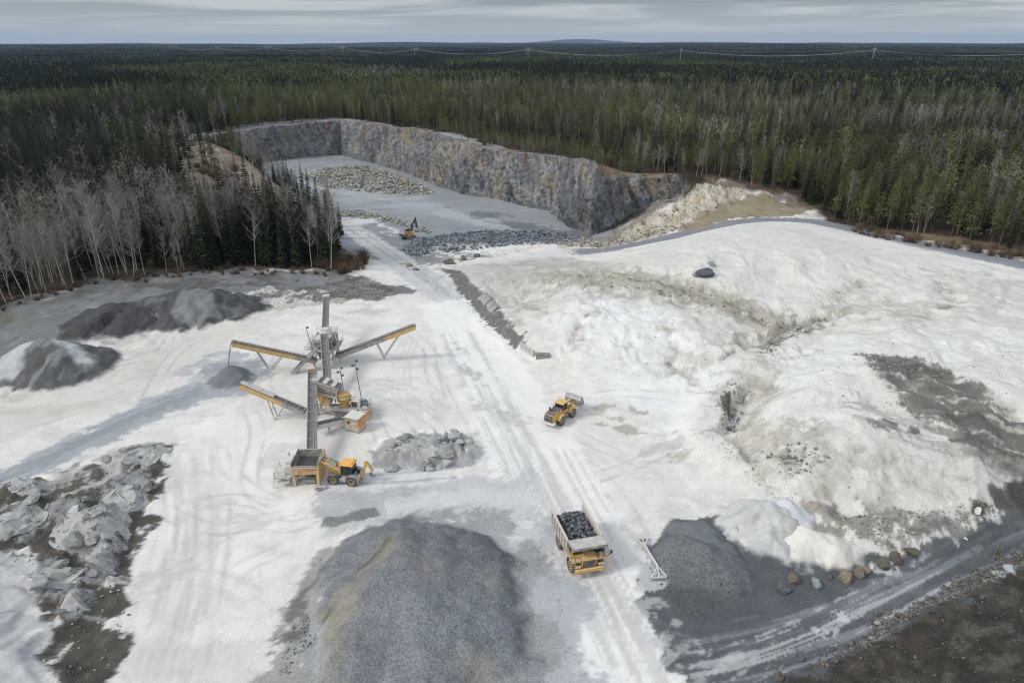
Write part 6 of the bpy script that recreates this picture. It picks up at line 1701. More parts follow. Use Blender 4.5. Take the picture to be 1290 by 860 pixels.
# ---------------------------------------------------------------- crushing plant
def P3(px, py, z): p = at(px, py, z); return Vector((p[0], p[1], z))
def conveyor(name, label, a, b, w, frame, cat='conveyor', legs=None, head=None, group=None, walkway=False, depth=.75, cleats=True, belt_dust=False, hoop=1.9, frame2=None, cut=.5):
    """belt from tail a to head b (world points); legs = list of (fraction, foot point)"""
    root = empty(name, (a.x, a.y, gz(a.x, a.y)), label=label, cat=cat, group=group)
    o = Vector(root.location); a, b = a - o, b - o
    d = (b - a); L = d.length; d.normalize(); s = d.cross(Vector((0, 0, 1))).normalized(); u = s.cross(d)
    fr = MB()
    e = a + d * L * (cut if frame2 else 1.0)
    for sg in (-1, 1):
        off = s * sg * w * .5
        fr.bar(a + off - u * depth * .4, e + off - u * depth * .4, .10, depth)
    if frame2:
        f2 = MB()
        for sg in (-1, 1): f2.bar(e + s * sg * w * .5 - u * depth * .4, b + s * sg * w * .5 - u * depth * .4, .10, depth)
        for i in range(1, int(L * (1 - cut) / 1.3)):
            c = e + d * 1.3 * i; f2.bar(c - s * w * .5 - u * .1, c + s * w * .5 - u * .1, .09)
        f2.bar(b - s * w * .5 - u * depth * .5, b + s * w * .5 - u * depth * .5, .1, depth * .6).bar(e - s * w * .5 - u * depth * .4, e + s * w * .5 - u * depth * .4, .1, .3)
        f2.build('upper_frame', frame2, root)
    n = max(4, int(L / 1.3))
    for i in range(n + 1):
        if frame2 and i / n > cut: continue
        c = a + d * L * i / n
        fr.bar(c - s * w * .5 - u * .1, c + s * w * .5 - u * .1, .09)
        fr.bar(c - s * w * .5 - u * depth * .7, c + s * w * .5 - u * depth * .7, .08)
    fr.build('frame', frame, root)
    bl = MB()
    for sg, tilt in ((-1, .32), (0, 0), (1, .32)):
        c0 = s * sg * w * .29
        q = bmesh.new()
        m = 10
        for r0 in (a + u * .10, ): pass
        e0, e1 = s * (sg * w * .45 if sg else -w * .17), s * (sg * w * .15 if sg else w * .17)
        z0 = u * (.24 if sg else .10); z1 = u * .10
        vs = [q.verts.new(a + e0 + z0), q.verts.new(a + e1 + z1), q.verts.new(b + e1 + z1), q.verts.new(b + e0 + z0)]
        vb = [q.verts.new(v.co - u * .03) for v in vs]
        q.faces.new(vs); q.faces.new(vb[::-1])
        for i in range(4): q.faces.new((vs[i], vb[i], vb[(i + 1) % 4], vs[(i + 1) % 4]))
        bmesh.ops.recalc_face_normals(q, faces=q.faces)
        bl._merge(q)
    bl.build('belt', WHITE if belt_dust else BELT, root)
    ro = MB()
    for c in (a, b): ro.cyl(c - s * w * .5, c + s * w * .5, .26)
    ro.build('drum', STEELD, root, True)
    if cleats:
        cl = MB(); n = int(L / hoop)
        for i in range(n):
            c = a + d * (i + .5) * L / n
            for sg in (-1, 1): cl.bar(c + s * sg * w * .54 - u * .1, c + s * sg * w * .54 + u * .34, .06)
            cl.bar(c - s * w * .55 + u * .34, c + s * w * .55 + u * .34, .06)
        for sg in (-1, 1): cl.bar(a + s * sg * w * .54 + u * .34, b + s * sg * w * .54 + u * .34, .05)
        cl.build('guard_rail', PALE, root)
    if walkway:
        wk = MB(); o1 = s * w * .78
        wk.bar(a + o1, b + o1, .42, .06); n = int(L / 1.5)
        for i in range(n + 1):
            c = a + d * L * i / n + o1 + s * .2; wk.bar(c, c + Vector((0, 0, 1.0)), .05)
        wk.bar(a + o1 + s * .2 + Vector((0, 0, 1)), b + o1 + s * .2 + Vector((0, 0, 1)), .06)
        wk.build('walkway', STEELD, root)
    if legs:
        for fr_, foot in legs:
            lg = MB(); c = a + d * L * fr_ - u * depth * .7; f = foot - o
            for sg in (-1, 1): lg.bar(c + s * sg * w * .5, f + s * sg * w * .55, .13)
            lg.bar(f - s * w * .6, f + s * w * .6, .12); mid = (c + f) / 2; lg.bar(mid - s * w * .5, mid + s * w * .5, .09)
            lg.build('support_leg', PALE, root)
    if head:
        hd = MB().box(tuple(b + d * .1), (w * 1.25, .9, .8), (0, 0, math.atan2(-d.x, d.y)), .05)
        hd.build('head_guard', head, root)
    return root

# long belts around the plant
h1 = P3(293, 431, 7.8)
conveyor('stacking_conveyor', 'long yellow stacking belt reaching left, dropping fines on the small cone', P3(398, 453, 2.0), h1, 1.1, PALE, frame2=YD, cut=.25,
         legs=[(.72, P3(337, 462, 0)), (.40, P3(343, 463, 0))], group=None, cleats=True)
st = MB(); c0 = h1 + Vector((-.35, 0, -.3)); c1 = P3(288, 463, 2.3)
rs = random.Random(3)
pp = [c0 + (c1 - c0) * t + Vector((-.5 * t * (1 - t), rs.uniform(-.03, .03), 0)) for t in np.linspace(0, 1, 9)]
for p, q in zip(pp, pp[1:]): st.cyl(p, q, .07, .08, 6)
for i in range(60):
    t = rs.random(); p = c0 + (c1 - c0) * t + Vector((-.5 * t * (1 - t) + rs.gauss(0, .08), rs.gauss(0, .08), 0)); st.box(tuple(p), (.07, .07, .09), (rs.random(), rs.random(), 0), 0)
st.build('falling_fines', paint_mat('grey_fines', (128, 134, 142), .9, .1), label='thin stream of grey fines falling from the long left belt', cat='gravel stream', kind='stuff')
conveyor('stacking_conveyor', 'long yellow stacking belt reaching up to the right of the screen tower', P3(424, 447, 1.8), P3(522, 410, 7.2), 1.1, PALE, frame2=YD, cut=.62,
         legs=[(.50, P3(483, 448, 0)), (.80, P3(484, 449, 0))], head=None)
conveyor('stacking_conveyor', 'lower yellow stacking belt reaching left, its upper end white with dust', P3(384, 517, 1.6), P3(304, 483, 6.4), 1.1, PALE, frame2=YD, cut=.35,
         legs=[(.56, P3(348, 527, 0)), (.30, P3(349, 526, 0))])
hh = P3(304, 483, 6.4); tt = P3(384, 517, 1.6); lb_ = bpy.data.objects[max((o.name for o in bpy.data.objects if o.name.startswith('stacking_conveyor')), key=lambda n: n)]
cv = MB().bar(tuple(tt + (hh - tt) * .48 + Vector((0, 0, .30)) - lb_.location), tuple(hh + Vector((0, 0, .30)) - lb_.location), .95, .10); cv.build('dust_cover', WHITE, lb_)
# climbing belts
conveyor('feed_conveyor', 'upright-looking hooped belt climbing from the jaw crusher', P3(391, 573, 2.2), P3(392, 466, 6.6), 1.0, PALE, walkway=True,
         legs=[(.55, P3(396, 540, 0)), (.85, P3(398, 522, 0))], head=YD)
conveyor('feed_conveyor', 'dark hooped belt climbing from the cone crusher to the screen tower', P3(411, 481, 2.6), P3(407, 421, 6.8), .95, PALE, walkway=True,
         legs=[(.6, P3(414, 470, 0))], head=WHITE)
conveyor('feed_conveyor', 'grey belt rising away from the top of the screen tower', P3(409, 421, 4.6), P3(411, 374, 8.0), 1.15, STEEL,
         legs=[(.55, P3(410, 412, 0)), (.9, P3(410, 396, 0))], head=WHITE, cleats=False)

def local_root(name, px, py, rz, label, cat):
    p = at(px, py, 0); return empty(name, (p[0], p[1], gz(*p)), rz, label=label, cat=cat)
# jaw crusher with feed hopper (local +Y away from the camera)
JC = local_root('jaw_crusher', 389, 603, .02, 'yellow-fronted jaw crusher with a dark feed hopper beside the backhoe loader', 'crusher')
jl = MB()
for x, y in ((-1.55, -1.5), (1.75, -1.5), (-1.55, 2.4), (1.75, 2.4)): jl.bar((x, y, -.1), (x, y, 2.5), .30)
jl.bar((-1.55, -1.5, .5), (-1.55, 2.4, .5), .2).bar((1.75, -1.5, .5), (1.75, 2.4, .5), .2)
jl.build('leg', YD, JC)
MB().box((.1, -1.62, 2.55), (3.7, .16, 1.15), bev=.03).bar((-1.7, -1.72, 2.1), (1.9, -1.72, 2.1), .14).bar((-1.7, -1.72, 3.05), (1.9, -1.72, 3.05), .14).build('front_panel', OR, JC)
hp = MB()
hp.prism([(-1.7, 3.3), (-1.5, 3.3), (-1.1, 2.2), (-1.25, 2.2)], -1.5, 1.7, 'x').prism([(2.5, 3.5), (2.7, 3.5), (2.3, 2.2), (2.15, 2.2)], -1.5, 1.7, 'x')
hp.box((-1.6, .5, 2.95), (.12, 4.2, 1.5), (0, -.2, 0)).box((1.8, .5, 2.95), (.12, 4.2, 1.5), (0, .2, 0))
hp.build('hopper', paint_mat('worn_hopper', (92, 88, 82), .7, .4), JC)
gr = MB().box((.1, .5, 2.35), (3.0, 3.8, .12), bev=0)
for k in range(13): gr.bar((-1.35 + k * .24, -1.2, 2.55), (-1.35 + k * .24, 2.2, 2.5), .09, .16)
gr.build('grizzly_bars', BLK, JC)
MB().prism([(-2.2, .2), (-1.5, 3.4), (2.8, 3.6), (2.8, .0)], 1.95, 2.08, 'x').bar((2.02, -2.2, .2), (2.02, -1.5, 3.4), .22).bar((2.02, -1.5, 3.4), (2.02, 2.8, 3.6), .18).build('wing_wall', YD, JC)
en = MB().box((-2.6, .6, 1.9), (1.3, 2.4, 1.6), bev=.08).cyl((-2.5, 2.2, 2.0), (-1.9, 2.2, 2.0), .8).box((-2.5, .5, 3.0), (1.0, 1.6, .6), bev=.08).box((-3.4, -.4, 1.2), (.9, 1.4, .8)).cyl((-2.9, 1.6, 2.7), (-2.9, 1.6, 3.7), .16)
en.build('drive_unit', WHITE, JC, False)
pf = MB().box((-3.4, -.6, 1.45), (1.5, 2.6, .08)).box((-3.0, -1.6, .8), (1.6, .9, .12))
rail(pf, [(-4.1, -1.9, 1.5), (-4.1, .7, 1.5), (-3.0, .7, 1.5)], 1.0, .03); rail(pf, [(-4.1, -1.9, 1.5), (-2.4, -1.9, 1.5)], 1.0, .03)
ladder(pf, (-4.2, -2.2, 0), (-4.0, -1.6, 1.5), .6, 5)
pf.build('service_platform', PALE, JC)
MB().box((.1, 1.6, 1.2), (1.7, 2.6, 1.9), bev=.06).cyl((-.95, 1.8, 1.3), (-.7, 1.8, 1.3), .75).cyl((.9, 1.8, 1.3), (1.15, 1.8, 1.3), .75).build('jaw_body', YD, JC)
MB().box((2.35, -2.6, .35), (1.6, .5, .45), (0, .25, .5)).box((2.5, -2.2, .25), (.9, 1.0, .25), (0, 0, .3)).build('wear_plate', STEEL, JC)
MB().box((.1, -.6, .9), (2.6, .9, .12)).box((.4, -1.0, .55), (1.8, .6, .5)).build('under_tray', STEELD, JC)

# cone crusher unit: chassis, screen deck, cone, power pack, platform
CC = local_root('cone_crusher', 425, 522, -.12, 'dusty cone crusher unit with a yellow bowl between the belts and cabin', 'crusher')
ch = MB().bar((-3.6, -.5, .95), (4.6, -.5, 1.0), .22, .5).bar((-3.6, 1.4, .95), (4.6, 1.4, 1.0), .22, .5)
for k in (-3, -1, 1, 3): ch.bar((k, -.5, .95), (k, 1.4, .95), .18)
ch.build('chassis', STEEL, CC)
lg = MB()
for x, y in ((-3.3, -.5), (-3.3, 1.4), (0, -.5), (4.2, -.5), (4.2, 1.4)): lg.bar((x, y, -.1), (x, y, .9), .22); lg.box((x, y, .02), (.6, .6, .1))
lg.build('jack', STEELD, CC)
for x in (2.4, 3.5):
    for y in (-.95, 1.85): wheel(CC, (x, y, .5), .5, .35, STEEL, -1 if y < 0 else 1).rotation_euler = (0, 0, math.pi / 2)
tw = MB()
for x, y in ((-3.2, -.4), (-3.2, 2.0), (-.9, -.4), (-.9, 2.0)): tw.bar((x, y, 1.2), (x, y, 4.6), .18)
tw.bar((-3.2, -.4, 1.3), (-.9, -.4, 4.4), .12).bar((-3.2, 2.0, 1.3), (-.9, 2.0, 4.4), .12)
tw.bar((-3.2, -.4, 4.5), (-3.2, 2.0, 4.5), .16).bar((-.9, -.4, 4.5), (-.9, 2.0, 4.5), .16).bar((-3.2, -.4, 4.5), (-.9, -.4, 4.5), .16).bar((-3.2, -.4, 1.4), (-3.2, 2.0, 1.4), .14)
tw.build('support_frame', PALE, CC)
MB().prism([(-2.6, 1.6), (-1.2, 1.6), (-.6, 4.2), (-3.3, 4.2)], -.3, 1.9, 'y', .03).build('under_hopper', YD, CC)
sc = MB().box((-1.7, .8, 5.2), (4.9, 2.3, 1.1), (0, .30, 0), .05)
sc.build('screen_box', PALE, CC)
for k, c in enumerate((-3.3, -1.9, -.5)): MB().box((c + .35, .8, 5.95 - (c + 1.9) * .31), (.7, 2.1, .16), (0, .30, 0), .03).build('deck_frame', WHITE, CC)
for k, c in enumerate((-2.6, -1.2, .1)): MB().box((c + .4, .8, 5.80 - (c + 1.9) * .31), (.62, 1.8, .1), (0, .30, 0), .02).build('screen_mesh', BLK, CC)
sr = MB(); rail(sr, [(-4.0, -.6, 4.9), (.6, -.6, 3.5)], 1.0, .03); rail(sr, [(-4.0, 2.3, 4.9), (.6, 2.3, 3.5)], 1.0, .03); sr.bar((-4.0, -.65, 4.85), (.6, -.65, 3.45), .7, .06); sr.bar((-4.0, 2.3, 4.85), (.6, 2.3, 3.45), .6, .06)
sr.build('side_walkway', PALE, CC)
MB().lathe([(.75, 1.3), (.85, 2.2), (1.15, 2.5), (1.2, 3.0), (1.05, 3.15), (.95, 3.6), (1.05, 3.65), (1.05, 3.8), (.7, 3.8)], (1.2, .7, 0), (0, 0, 1)).build('bowl', Y_, CC, True)
MB().lathe([(1.25, 2.95), (1.32, 3.0), (1.32, 3.15), (1.25, 3.2)], (1.2, .7, 0), (0, 0, 1)).build('clamp_ring', STEEL, CC, True)
pk = MB().box((3.3, .9, 2.0), (1.7, 1.5, 1.5), bev=.06).box((3.3, .9, 2.85), (1.4, 1.2, .2))
pk.build('power_pack', WHITE, CC)
MB().box((3.1, .12, 2.1), (.9, .06, .9), bev=0).build('louvre', BLK, CC)
MB().cyl((4.6, .3, 1.9), (4.6, 1.6, 1.9), .5).box((4.6, .9, 2.55), (.5, .7, .25)).build('motor', BLUE, CC, True)
pf = MB().box((1.2, -.9, 1.5), (5.2, 1.2, .08)).box((4.6, .9, 1.35), (1.8, 2.4, .08))
rail(pf, [(-1.3, -1.5, 1.55), (3.8, -1.5, 1.55)], 1.0, .03); rail(pf, [(5.4, -.3, 1.4), (5.4, 2.1, 1.4)], 1.0, .03)
ladder(pf, (5.0, -1.6, 0), (4.7, -1.0, 1.5), .6, 5)
pf.build('service_platform', PALE, CC)
stp = MB()
for k in range(8): stp.box((1.0 + .02 * k, -2.9 + k * .22, .18 + k * .16), (1.2, .22, .05), bev=0)
stp.bar((.4, -2.9, .15), (.6, -1.3, 1.4), .06, .2).bar((1.7, -2.9, .15), (1.8, -1.3, 1.4), .06, .2); stp.build('stairs', STEELD, CC)
# short belt under the crusher
conveyor('transfer_conveyor', 'short cream-sided belt running under the cone crusher unit to the climbing belt', P3(432, 527, 1.5), P3(397, 535, 2.1), 1.0, WHITE, cleats=False, head=STEEL, legs=[(.5, P3(416, 545, 0))])
# control cabin
cab_c = P3(449, 540, 0); chd = heading(at(453, 549, 0), at(463, 540, 0))
CBN = empty('control_cabin', (cab_c.x, cab_c.y, gz(cab_c.x, cab_c.y)), chd, label='small control cabin with white roof, beige front and orange end wall', cat='cabin')
MB().box((-.05, 0, 1.42), (2.5, 2.3, 2.3), bev=.03).build('wall', CABIN, CBN)
MB().box((1.215, 0, 1.42), (.05, 2.2, 2.2), bev=0).build('end_wall', paint_mat('orange_wall', (206, 130, 48), .7, .22), CBN)
MB().box((-.03, 0, 2.62), (2.7, 2.5, .10), bev=.03).build('roof', paint_mat('dusted_roof', (214, 214, 212), .8, .5), CBN)
f_ = MB().box((-.62, -1.165, 1.75), (.5, .04, .5), bev=.01); f_.build('window', BLK, CBN)
MB().box((.35, -1.165, 1.7), (.75, .03, .22), bev=.01).build('notice', WHITE, CBN)
MB().box((0, 0, .14), (2.4, 2.1, .22)).bar((-1.0, -1.2, .1), (-1.0, 1.2, .1), .16).bar((1.0, -1.2, .1), (1.0, 1.2, .1), .16).build('skid', STEELD, CBN)
MB().box((1.26, .3, 1.2), (.04, .8, 1.7), bev=.01).build('door', OR, CBN)
# power box behind the cabin
GB = local_root('generator_box', 461, 527, -.2, 'orange generator box with a blue top behind the control cabin', 'generator')
MB().box((0, 0, 1.0), (1.5, 1.8, 1.7), bev=.05).build('casing', OR, GB)
MB().box((0, 0, 1.95), (1.1, 1.2, .3), bev=.05).build('cover', STEEL, GB); MB().cyl((.3, .4, 2.0), (.3, .4, 2.7), .08).build('exhaust', BLK, GB)

# screen tower
SCN = local_root('screen_tower', 411, 460, 0.0, 'pale dusty screen tower where the three upper belts meet', 'screen')
fr = MB()
for x in (-1.9, 1.9):
    for y in (-1.4, 3.2):
        fr.bar((x, y, -.1), (x, y, 5.6), .22)
for z in (2.0, 3.9, 5.6):
    fr.bar((-1.9, -1.4, z), (1.9, -1.4, z), .18).bar((-1.9, 3.2, z), (1.9, 3.2, z), .18).bar((-1.9, -1.4, z), (-1.9, 3.2, z), .18).bar((1.9, -1.4, z), (1.9, 3.2, z), .18)
fr.bar((-1.9, -1.4, 0), (-1.9, 3.2, 3.9), .12).bar((1.9, -1.4, 0), (1.9, 3.2, 3.9), .12).bar((1.9, -1.4, 2), (1.9, 3.2, 5.6), .12)
fr.build('frame', PALE, SCN)
MB().box((0, .9, 4.9), (3.2, 4.2, 1.5), (-.12, 0, 0), .06).build('screen_box', PALE, SCN)
MB().box((0, .9, 5.75), (3.0, 3.6, .2), (-.12, 0, 0), .04).prism([(-1.3, 5.9), (-.6, 6.9), (.6, 6.9), (1.3, 5.9)], 1.6, 2.9, 'y', .03).build('feed_box', WHITE, SCN)
MB().prism([(-1.7, 3.9), (1.7, 3.9), (.8, 1.9), (-.8, 1.9)], -.9, 2.8, 'y', .03).build('under_hopper', PALE, SCN)
MB().box((1.75, .4, 4.8), (.12, 3.4, 3.2), bev=.02).box((-1.75, 1.2, 4.0), (.12, 2.2, 2.4), bev=.02).build('side_panel', STEEL, SCN)
pf = MB().box((2.5, .9, 3.9), (1.0, 4.6, .08)).box((-2.5, .9, 3.9), (1.0, 4.6, .08)).box((0, -1.9, 3.9), (4.0, .9, .08))
rail(pf, [(-3.0, -1.4, 3.95), (-3.0, 3.2, 3.95)], 1.05, .03); rail(pf, [(3.0, -1.4, 3.95), (3.0, 3.2, 3.95)], 1.05, .03); rail(pf, [(-3.0, -2.35, 3.95), (3.0, -2.35, 3.95)], 1.05, .03)
rail(pf, [(-2.0, 3.4, 5.7), (2.0, 3.4, 5.7), (2.0, -.5, 5.7)], 1.0, .03)
pf.build('service_platform', PALE, SCN)
MB().cyl((1.9, .3, 5.0), (2.3, .3, 5.0), .55).box((2.0, .3, 4.4), (.4, .7, .5)).build('drive_motor', STEELD, SCN, True)
dg = MB(); q0, q1 = P3(397, 441, 4.2) - SCN.location, P3(369, 470, 0) - SCN.location
dg.bar(q0, q1, .9, .10).bar(q0 + Vector((-.35, .35, 0)), q1 + Vector((-.35, .35, .0)), .10, .35).bar(q0 + Vector((.35, -.35, 0)), q1 + Vector((.35, -.35, 0)), .10, .35)
for k in range(14):
    c = q0 + (q1 - q0) * (k + .5) / 14; dg.box(tuple(c), (1.0, .3, .06), (0, 0, .75), 0)
dg.build('stair_flight', PALE, SCN)

# lamp masts
def mast(base, top, label, twin=True):
    o = empty('lamp_mast', (base.x, base.y, gz(base.x, base.y)), label=label, cat='lamp mast')
    t = top - o.location
    MB().cyl((0, 0, -.2), tuple(t), .09, .06, 8).build('pole', STEELD, o)
    n = (Vector((0, 0, .35)), Vector((0, 0, -.45)), Vector((0, 0, -1.1))) if twin else (Vector((0, 0, .1)),)
    for i, k in enumerate(n):
        MB().bar(tuple(t + k), tuple(t + k + Vector((.3 * (-1) ** i, -.1, .02))), .06).box(tuple(t + k + Vector((.38 * (-1) ** i, -.14, .0))), (.42, .28, .34), (.35, 0, 0), .03).build('lamp_head', BLK, o)
    return o
b1 = P3(458, 516, 0); mast(b1, Vector((b1.x - .7, b1.y, 9.0)), 'tallest dark lamp mast, right of the cone crusher unit')
b2 = P3(433, 490, 0); mast(b2, Vector((b2.x - .3, b2.y, 4.0)), 'short dark lamp mast behind the cone crusher unit')
b3 = P3(394, 441, 0); mast(b3, Vector((b3.x - .8, b3.y, 5.0)), 'thin lamp mast with one lamp, left of the screen tower', False)

# ---------------------------------------------------------------- white tow frame on the ground beside the gravel cone
A, B = at(812, 690), at(828, 717); A0, A1 = at(802, 681), at(816, 679); B0, B1 = at(820, 729), at(840, 728)
def gv3(p, z): return Vector((p[0], p[1], top_z(*p) + z))
o0 = gv3((A + B) / 2, 0)
TF = empty('tow_frame', o0, label='white steel tow frame with forked ends lying left of the gravel cone', cat='tow frame')
L_ = lambda p, z=.35: tuple(gv3(p, z) - o0)
MB().bar(L_(A, .5), L_(B, .5), .22, .22).build('drawbar', WHITE, TF)
MB().bar(L_(A, .5), L_(A0), .14).bar(L_(A, .5), L_(A1), .14).bar(L_(A, .5), L_((A0 + A1) / 2), .12).build('fork', WHITE, TF)
MB().bar(L_(B, .5), L_(B0), .14).bar(L_(B, .5), L_(B1), .14).bar(L_(B, .5), L_((B0 + B1) / 2), .12).build('fork', WHITE, TF)
MB().bar(L_(A0, .2), L_(A1, .2), .3, .35).build('crossbar', STEEL, TF); MB().bar(L_(B0, .2), L_(B1, .2), .3, .35).build('crossbar', STEELD, TF)

# ---------------------------------------------------------------- concrete retaining slabs beside the haul road
M_CONC = ground_material('dusty_concrete', .3)
def conc(name, rgb):
    return paint_mat(name, rgb, .9, .45, scale=.8)
CON, COND = conc('pale_concrete', (172, 170, 164)), paint_mat('dark_concrete', (104, 104, 102), .9, .16, scale=.8)
s0, s1 = at(655, 442, .0), at(672, 453.5, .0)
dv = (s1 - s0); LW = np.linalg.norm(dv); dv /= LW; rz = math.atan2(dv[1], dv[0])
lab = ['leftmost upright concrete slab at the end of the block wall', 'second upright concrete slab from the left of the block wall', 'third upright concrete slab, just before the dark joint', 'right upright concrete slab next to the grey block']
for i in range(4):
    p = s0 + dv * (i + .5) * LW / 4
    o = MB().box((0, 0, .85), (LW / 4 - .10, .28, 2.5), bev=.03).box((0, .6, -.2), (LW / 4 - .10, 1.2, .25), bev=.03).build('concrete_slab', CON, label=lab[i], cat='concrete slab', group='upright slabs of the block wall')
    o.location = (p[0], p[1], gz(*s0) * 0); o.rotation_euler = (0, 0, rz)
g0, g1 = at(675, 456, 0), at(692, 457, 0); gm = (g0 + g1) / 2
o = MB().box((0, .5, .8), (float(np.linalg.norm(g1 - g0)), 1.1, 1.9), bev=.05).build('concrete_block', COND, label='big grey concrete block at the right end of the block wall', cat='concrete block')
o.location = (gm[0], gm[1], 0); o.rotation_euler = (0, 0, math.atan2(g1[1] - g0[1], g1[0] - g0[0]))
w0, w1 = at(583, 362, 0), at(652, 432, .2)
dv = w1 - w0; LW = np.linalg.norm(dv); dv /= LW; rz = math.atan2(dv[1], dv[0]); n = int(LW / 2.4)
for i in (5, 6, 7, 8, n - 1):
    p = w0 + dv * (i + .5) * LW / n
    last = i == n - 1
    o = MB().box((0, .95, .82), (LW / n - .03, 2.9, .22), (.66, 0, 0), .02).build('concrete_slab', CON if last else COND,
        label='pale end slab of the leaning concrete row beside the haul road' if last else 'leaning dark concrete slab in the row along the haul road', cat='concrete slab', group='leaning slabs along the haul road')
    o.location = (p[0], p[1], gz(*p) - .25 + random.uniform(-.12, .12)); o.rotation_euler = (random.uniform(-.08, .08), random.uniform(-.05, .05), rz + random.uniform(-.06, .06))

# ---------------------------------------------------------------- boulders and rubble
BCOL = {'brown': rock_material('brown_boulder', (116, 105, 92), .1), 'grey': rock_material('grey_boulder', (138, 141, 144), .1), 'dark': rock_material('dark_boulder', (88, 92, 96), .1),
        'tan': rock_material('tan_boulder', (134, 123, 104), .1), 'olive': rock_material('olive_boulder', (98, 92, 80), .1), 'pale': rock_material('pale_boulder', (206, 204, 196), .1)}
def boulder(px, py, z, r, col, label, flat=.75, group=None, seed=0, sub=3):
    p = at(px, py, z); o = MB(); rock_bm(o.bm, (0, 0, 0), r, seed or int(px * 7 + py), flat, sub)
    b = o.build('boulder', BCOL[col], label=label, cat='boulder', group=group)
    b.location = (p[0], p[1], gz(p[0], p[1]) + r * flat * .40)
for px, py, r, c, lb, fl in [
 (984,739,1.05,'dark','dark blue-grey boulder leftmost and lowest of the roadside row',.55), (1001,728,1.0,'brown','brown elongated boulder between the dark and the pale grey one',.7),
 (1029,732,.95,'grey','pale grey angular boulder in the roadside row',.85), (1045,726,.6,'olive','small dull boulder half hidden behind the pale grey one',.7),
 (1064,722,1.45,'tan','largest tan boulder of the roadside row, before the white heap',.65), (1081,719,.7,'brown','reddish boulder right of the largest tan one',.8),
 (1091,716,.75,'tan','small tan boulder at the right tip of the white heap',.7), (1098,713,.4,'pale','smallest pale stone at the right tip of the white heap',.8),
 (1112,707,1.05,'olive','rounded olive-brown boulder standing apart right of the white heap',.8), (1129,693,1.2,'olive','long olive-brown boulder right of the rounded one',.55),
 (1149,688,1.15,'olive','uppermost grey-brown boulder of the roadside row',.6), (1232,640,.7,'pale','white stone below the black soil heap',.7),
 (1010,829,.45,'dark','black stone in the middle of the lower road',.8), (981,852,.6,'olive','brown stone at the bottom edge on the lower road',.9), (1217,676,.35,'pale','small white stone on the verge of the lower road',.7),
 (919,729,.42,'pale','small white stone right of the dark gravel cone',.7),
 (566,327,1.7,'olive','dark triangular boulder left of two in the snow-white strip behind the slabs',.8), (584,324,1.3,'tan','tan boulder beside the dark triangular one',.95), (601,320,1.1,'dark','dark low boulder right of the tan one by the rubble bank',.7),
 (511,328,1.2,'pale','pale boulder at the left of the stones beside the ramp',.8), (516,332,.9,'tan','tan stone beside the pale boulder at the ramp',.7), (523,336,1.1,'tan','low tan stone nearest the haul road at the ramp',.6),
 (650,314,1.0,'pale','white stone on the near side of the blue rubble bank',.8),
 (889,332,2.2,'dark','dark jagged boulder lying on the white back mound',.75), (878,338,1.0,'grey','small grey boulder left of the dark jagged one on the mound',.6), (897,327,1.2,'grey','grey boulder leaning on the dark jagged one',.7),
 (850,672,.55,'pale','pale stone before the smooth gravel ridge',.6), (842,675,.45,'dark','dark stone beside the pale one before the gravel ridge',.7), (916,702,.5,'dark','dark stone right of the gravel ridge',.8)]:
    p = at(px, py, 0); h0 = gz(*hit(px, py)); boulder(px, py + r * 4, h0, r, c, lb, fl)

def rock_protos(n=6, sub=1):
    out = []
    for i in range(n):
        m = MB(); rock_bm(m.bm, (0, 0, 0), 1.0, 900 + i, .75, sub); m.bm.verts.index_update()
        bmesh.ops.triangulate(m.bm, faces=m.bm.faces[:])
        out.append((np.array([v.co[:] for v in m.bm.verts], np.float32), np.array([[v.index for v in f.verts] for f in m.bm.faces], np.int32))); m.bm.free()
    return out
RP = rock_protos()
def scatter_rocks(name, label, cat, pts, count, rmin, rmax, mat, z=0.0, pile=0.0, world=None, pw=2.5):
    """a mass of broken stone over a patch of ground"""
    P = world if world is not None else [hit(a, b) for a, b in pts]
    P = np.array(P); lo, hi = P.min(0), P.max(0); X = np.zeros(0); Y = np.zeros(0)
    while len(X) < count:
        x = rng.uniform(lo[0], hi[0], count * 3); y = rng.uniform(lo[1], hi[1], count * 3)
        k = inside(x + 1.5 * fbm(x / 4, y / 4, 3, 210), y + 1.5 * fbm(x / 4, y / 4, 3, 211), P); X = np.concatenate([X, x[k]]); Y = np.concatenate([Y, y[k]])
    X, Y = X[:count], Y[:count]
    d = np.maximum(0, sdf(X, Y, P))
    R = rmin + (rmax - rmin) * rng.power(1 / pw, count) ** 1.0 * rng.uniform(.3, 1, count)
    Z = ground(X, Y) + R * .25 + pile * sstep(0, 7, d) * (.6 + .5 * fbm(X / 6, Y / 6, 3, 212))
    V, F = [], []; n = 0
    pk = rng.integers(0, len(RP), count); a = rng.uniform(0, 6.283, count)
    for q, (v, f) in enumerate(RP):
        ix = np.nonzero(pk == q)[0]
        if not len(ix): continue
        ca, sa = np.cos(a[ix])[:, None], np.sin(a[ix])[:, None]; r = R[ix][:, None]
        tl = rng.uniform(.7, 1.35, (len(ix), 3))
        vx, vy, vz = v[None, :, 0] * tl[:, :1], v[None, :, 1] * tl[:, 1:2], v[None, :, 2] * tl[:, 2:]
        V.append(np.stack([(vx * ca - vy * sa) * r + X[ix][:, None], (vx * sa + vy * ca) * r + Y[ix][:, None], vz * r + Z[ix][:, None]], -1).reshape(-1, 3))
        F.append((f[None] + (n + np.arange(len(ix)) * len(v))[:, None, None]).reshape(-1, 3)); n += len(ix) * len(v)
    return mesh_obj(name, mesh_np(name, np.concatenate(V), np.concatenate(F).astype(np.int32), mat), label=label, cat=cat, kind='stuff')
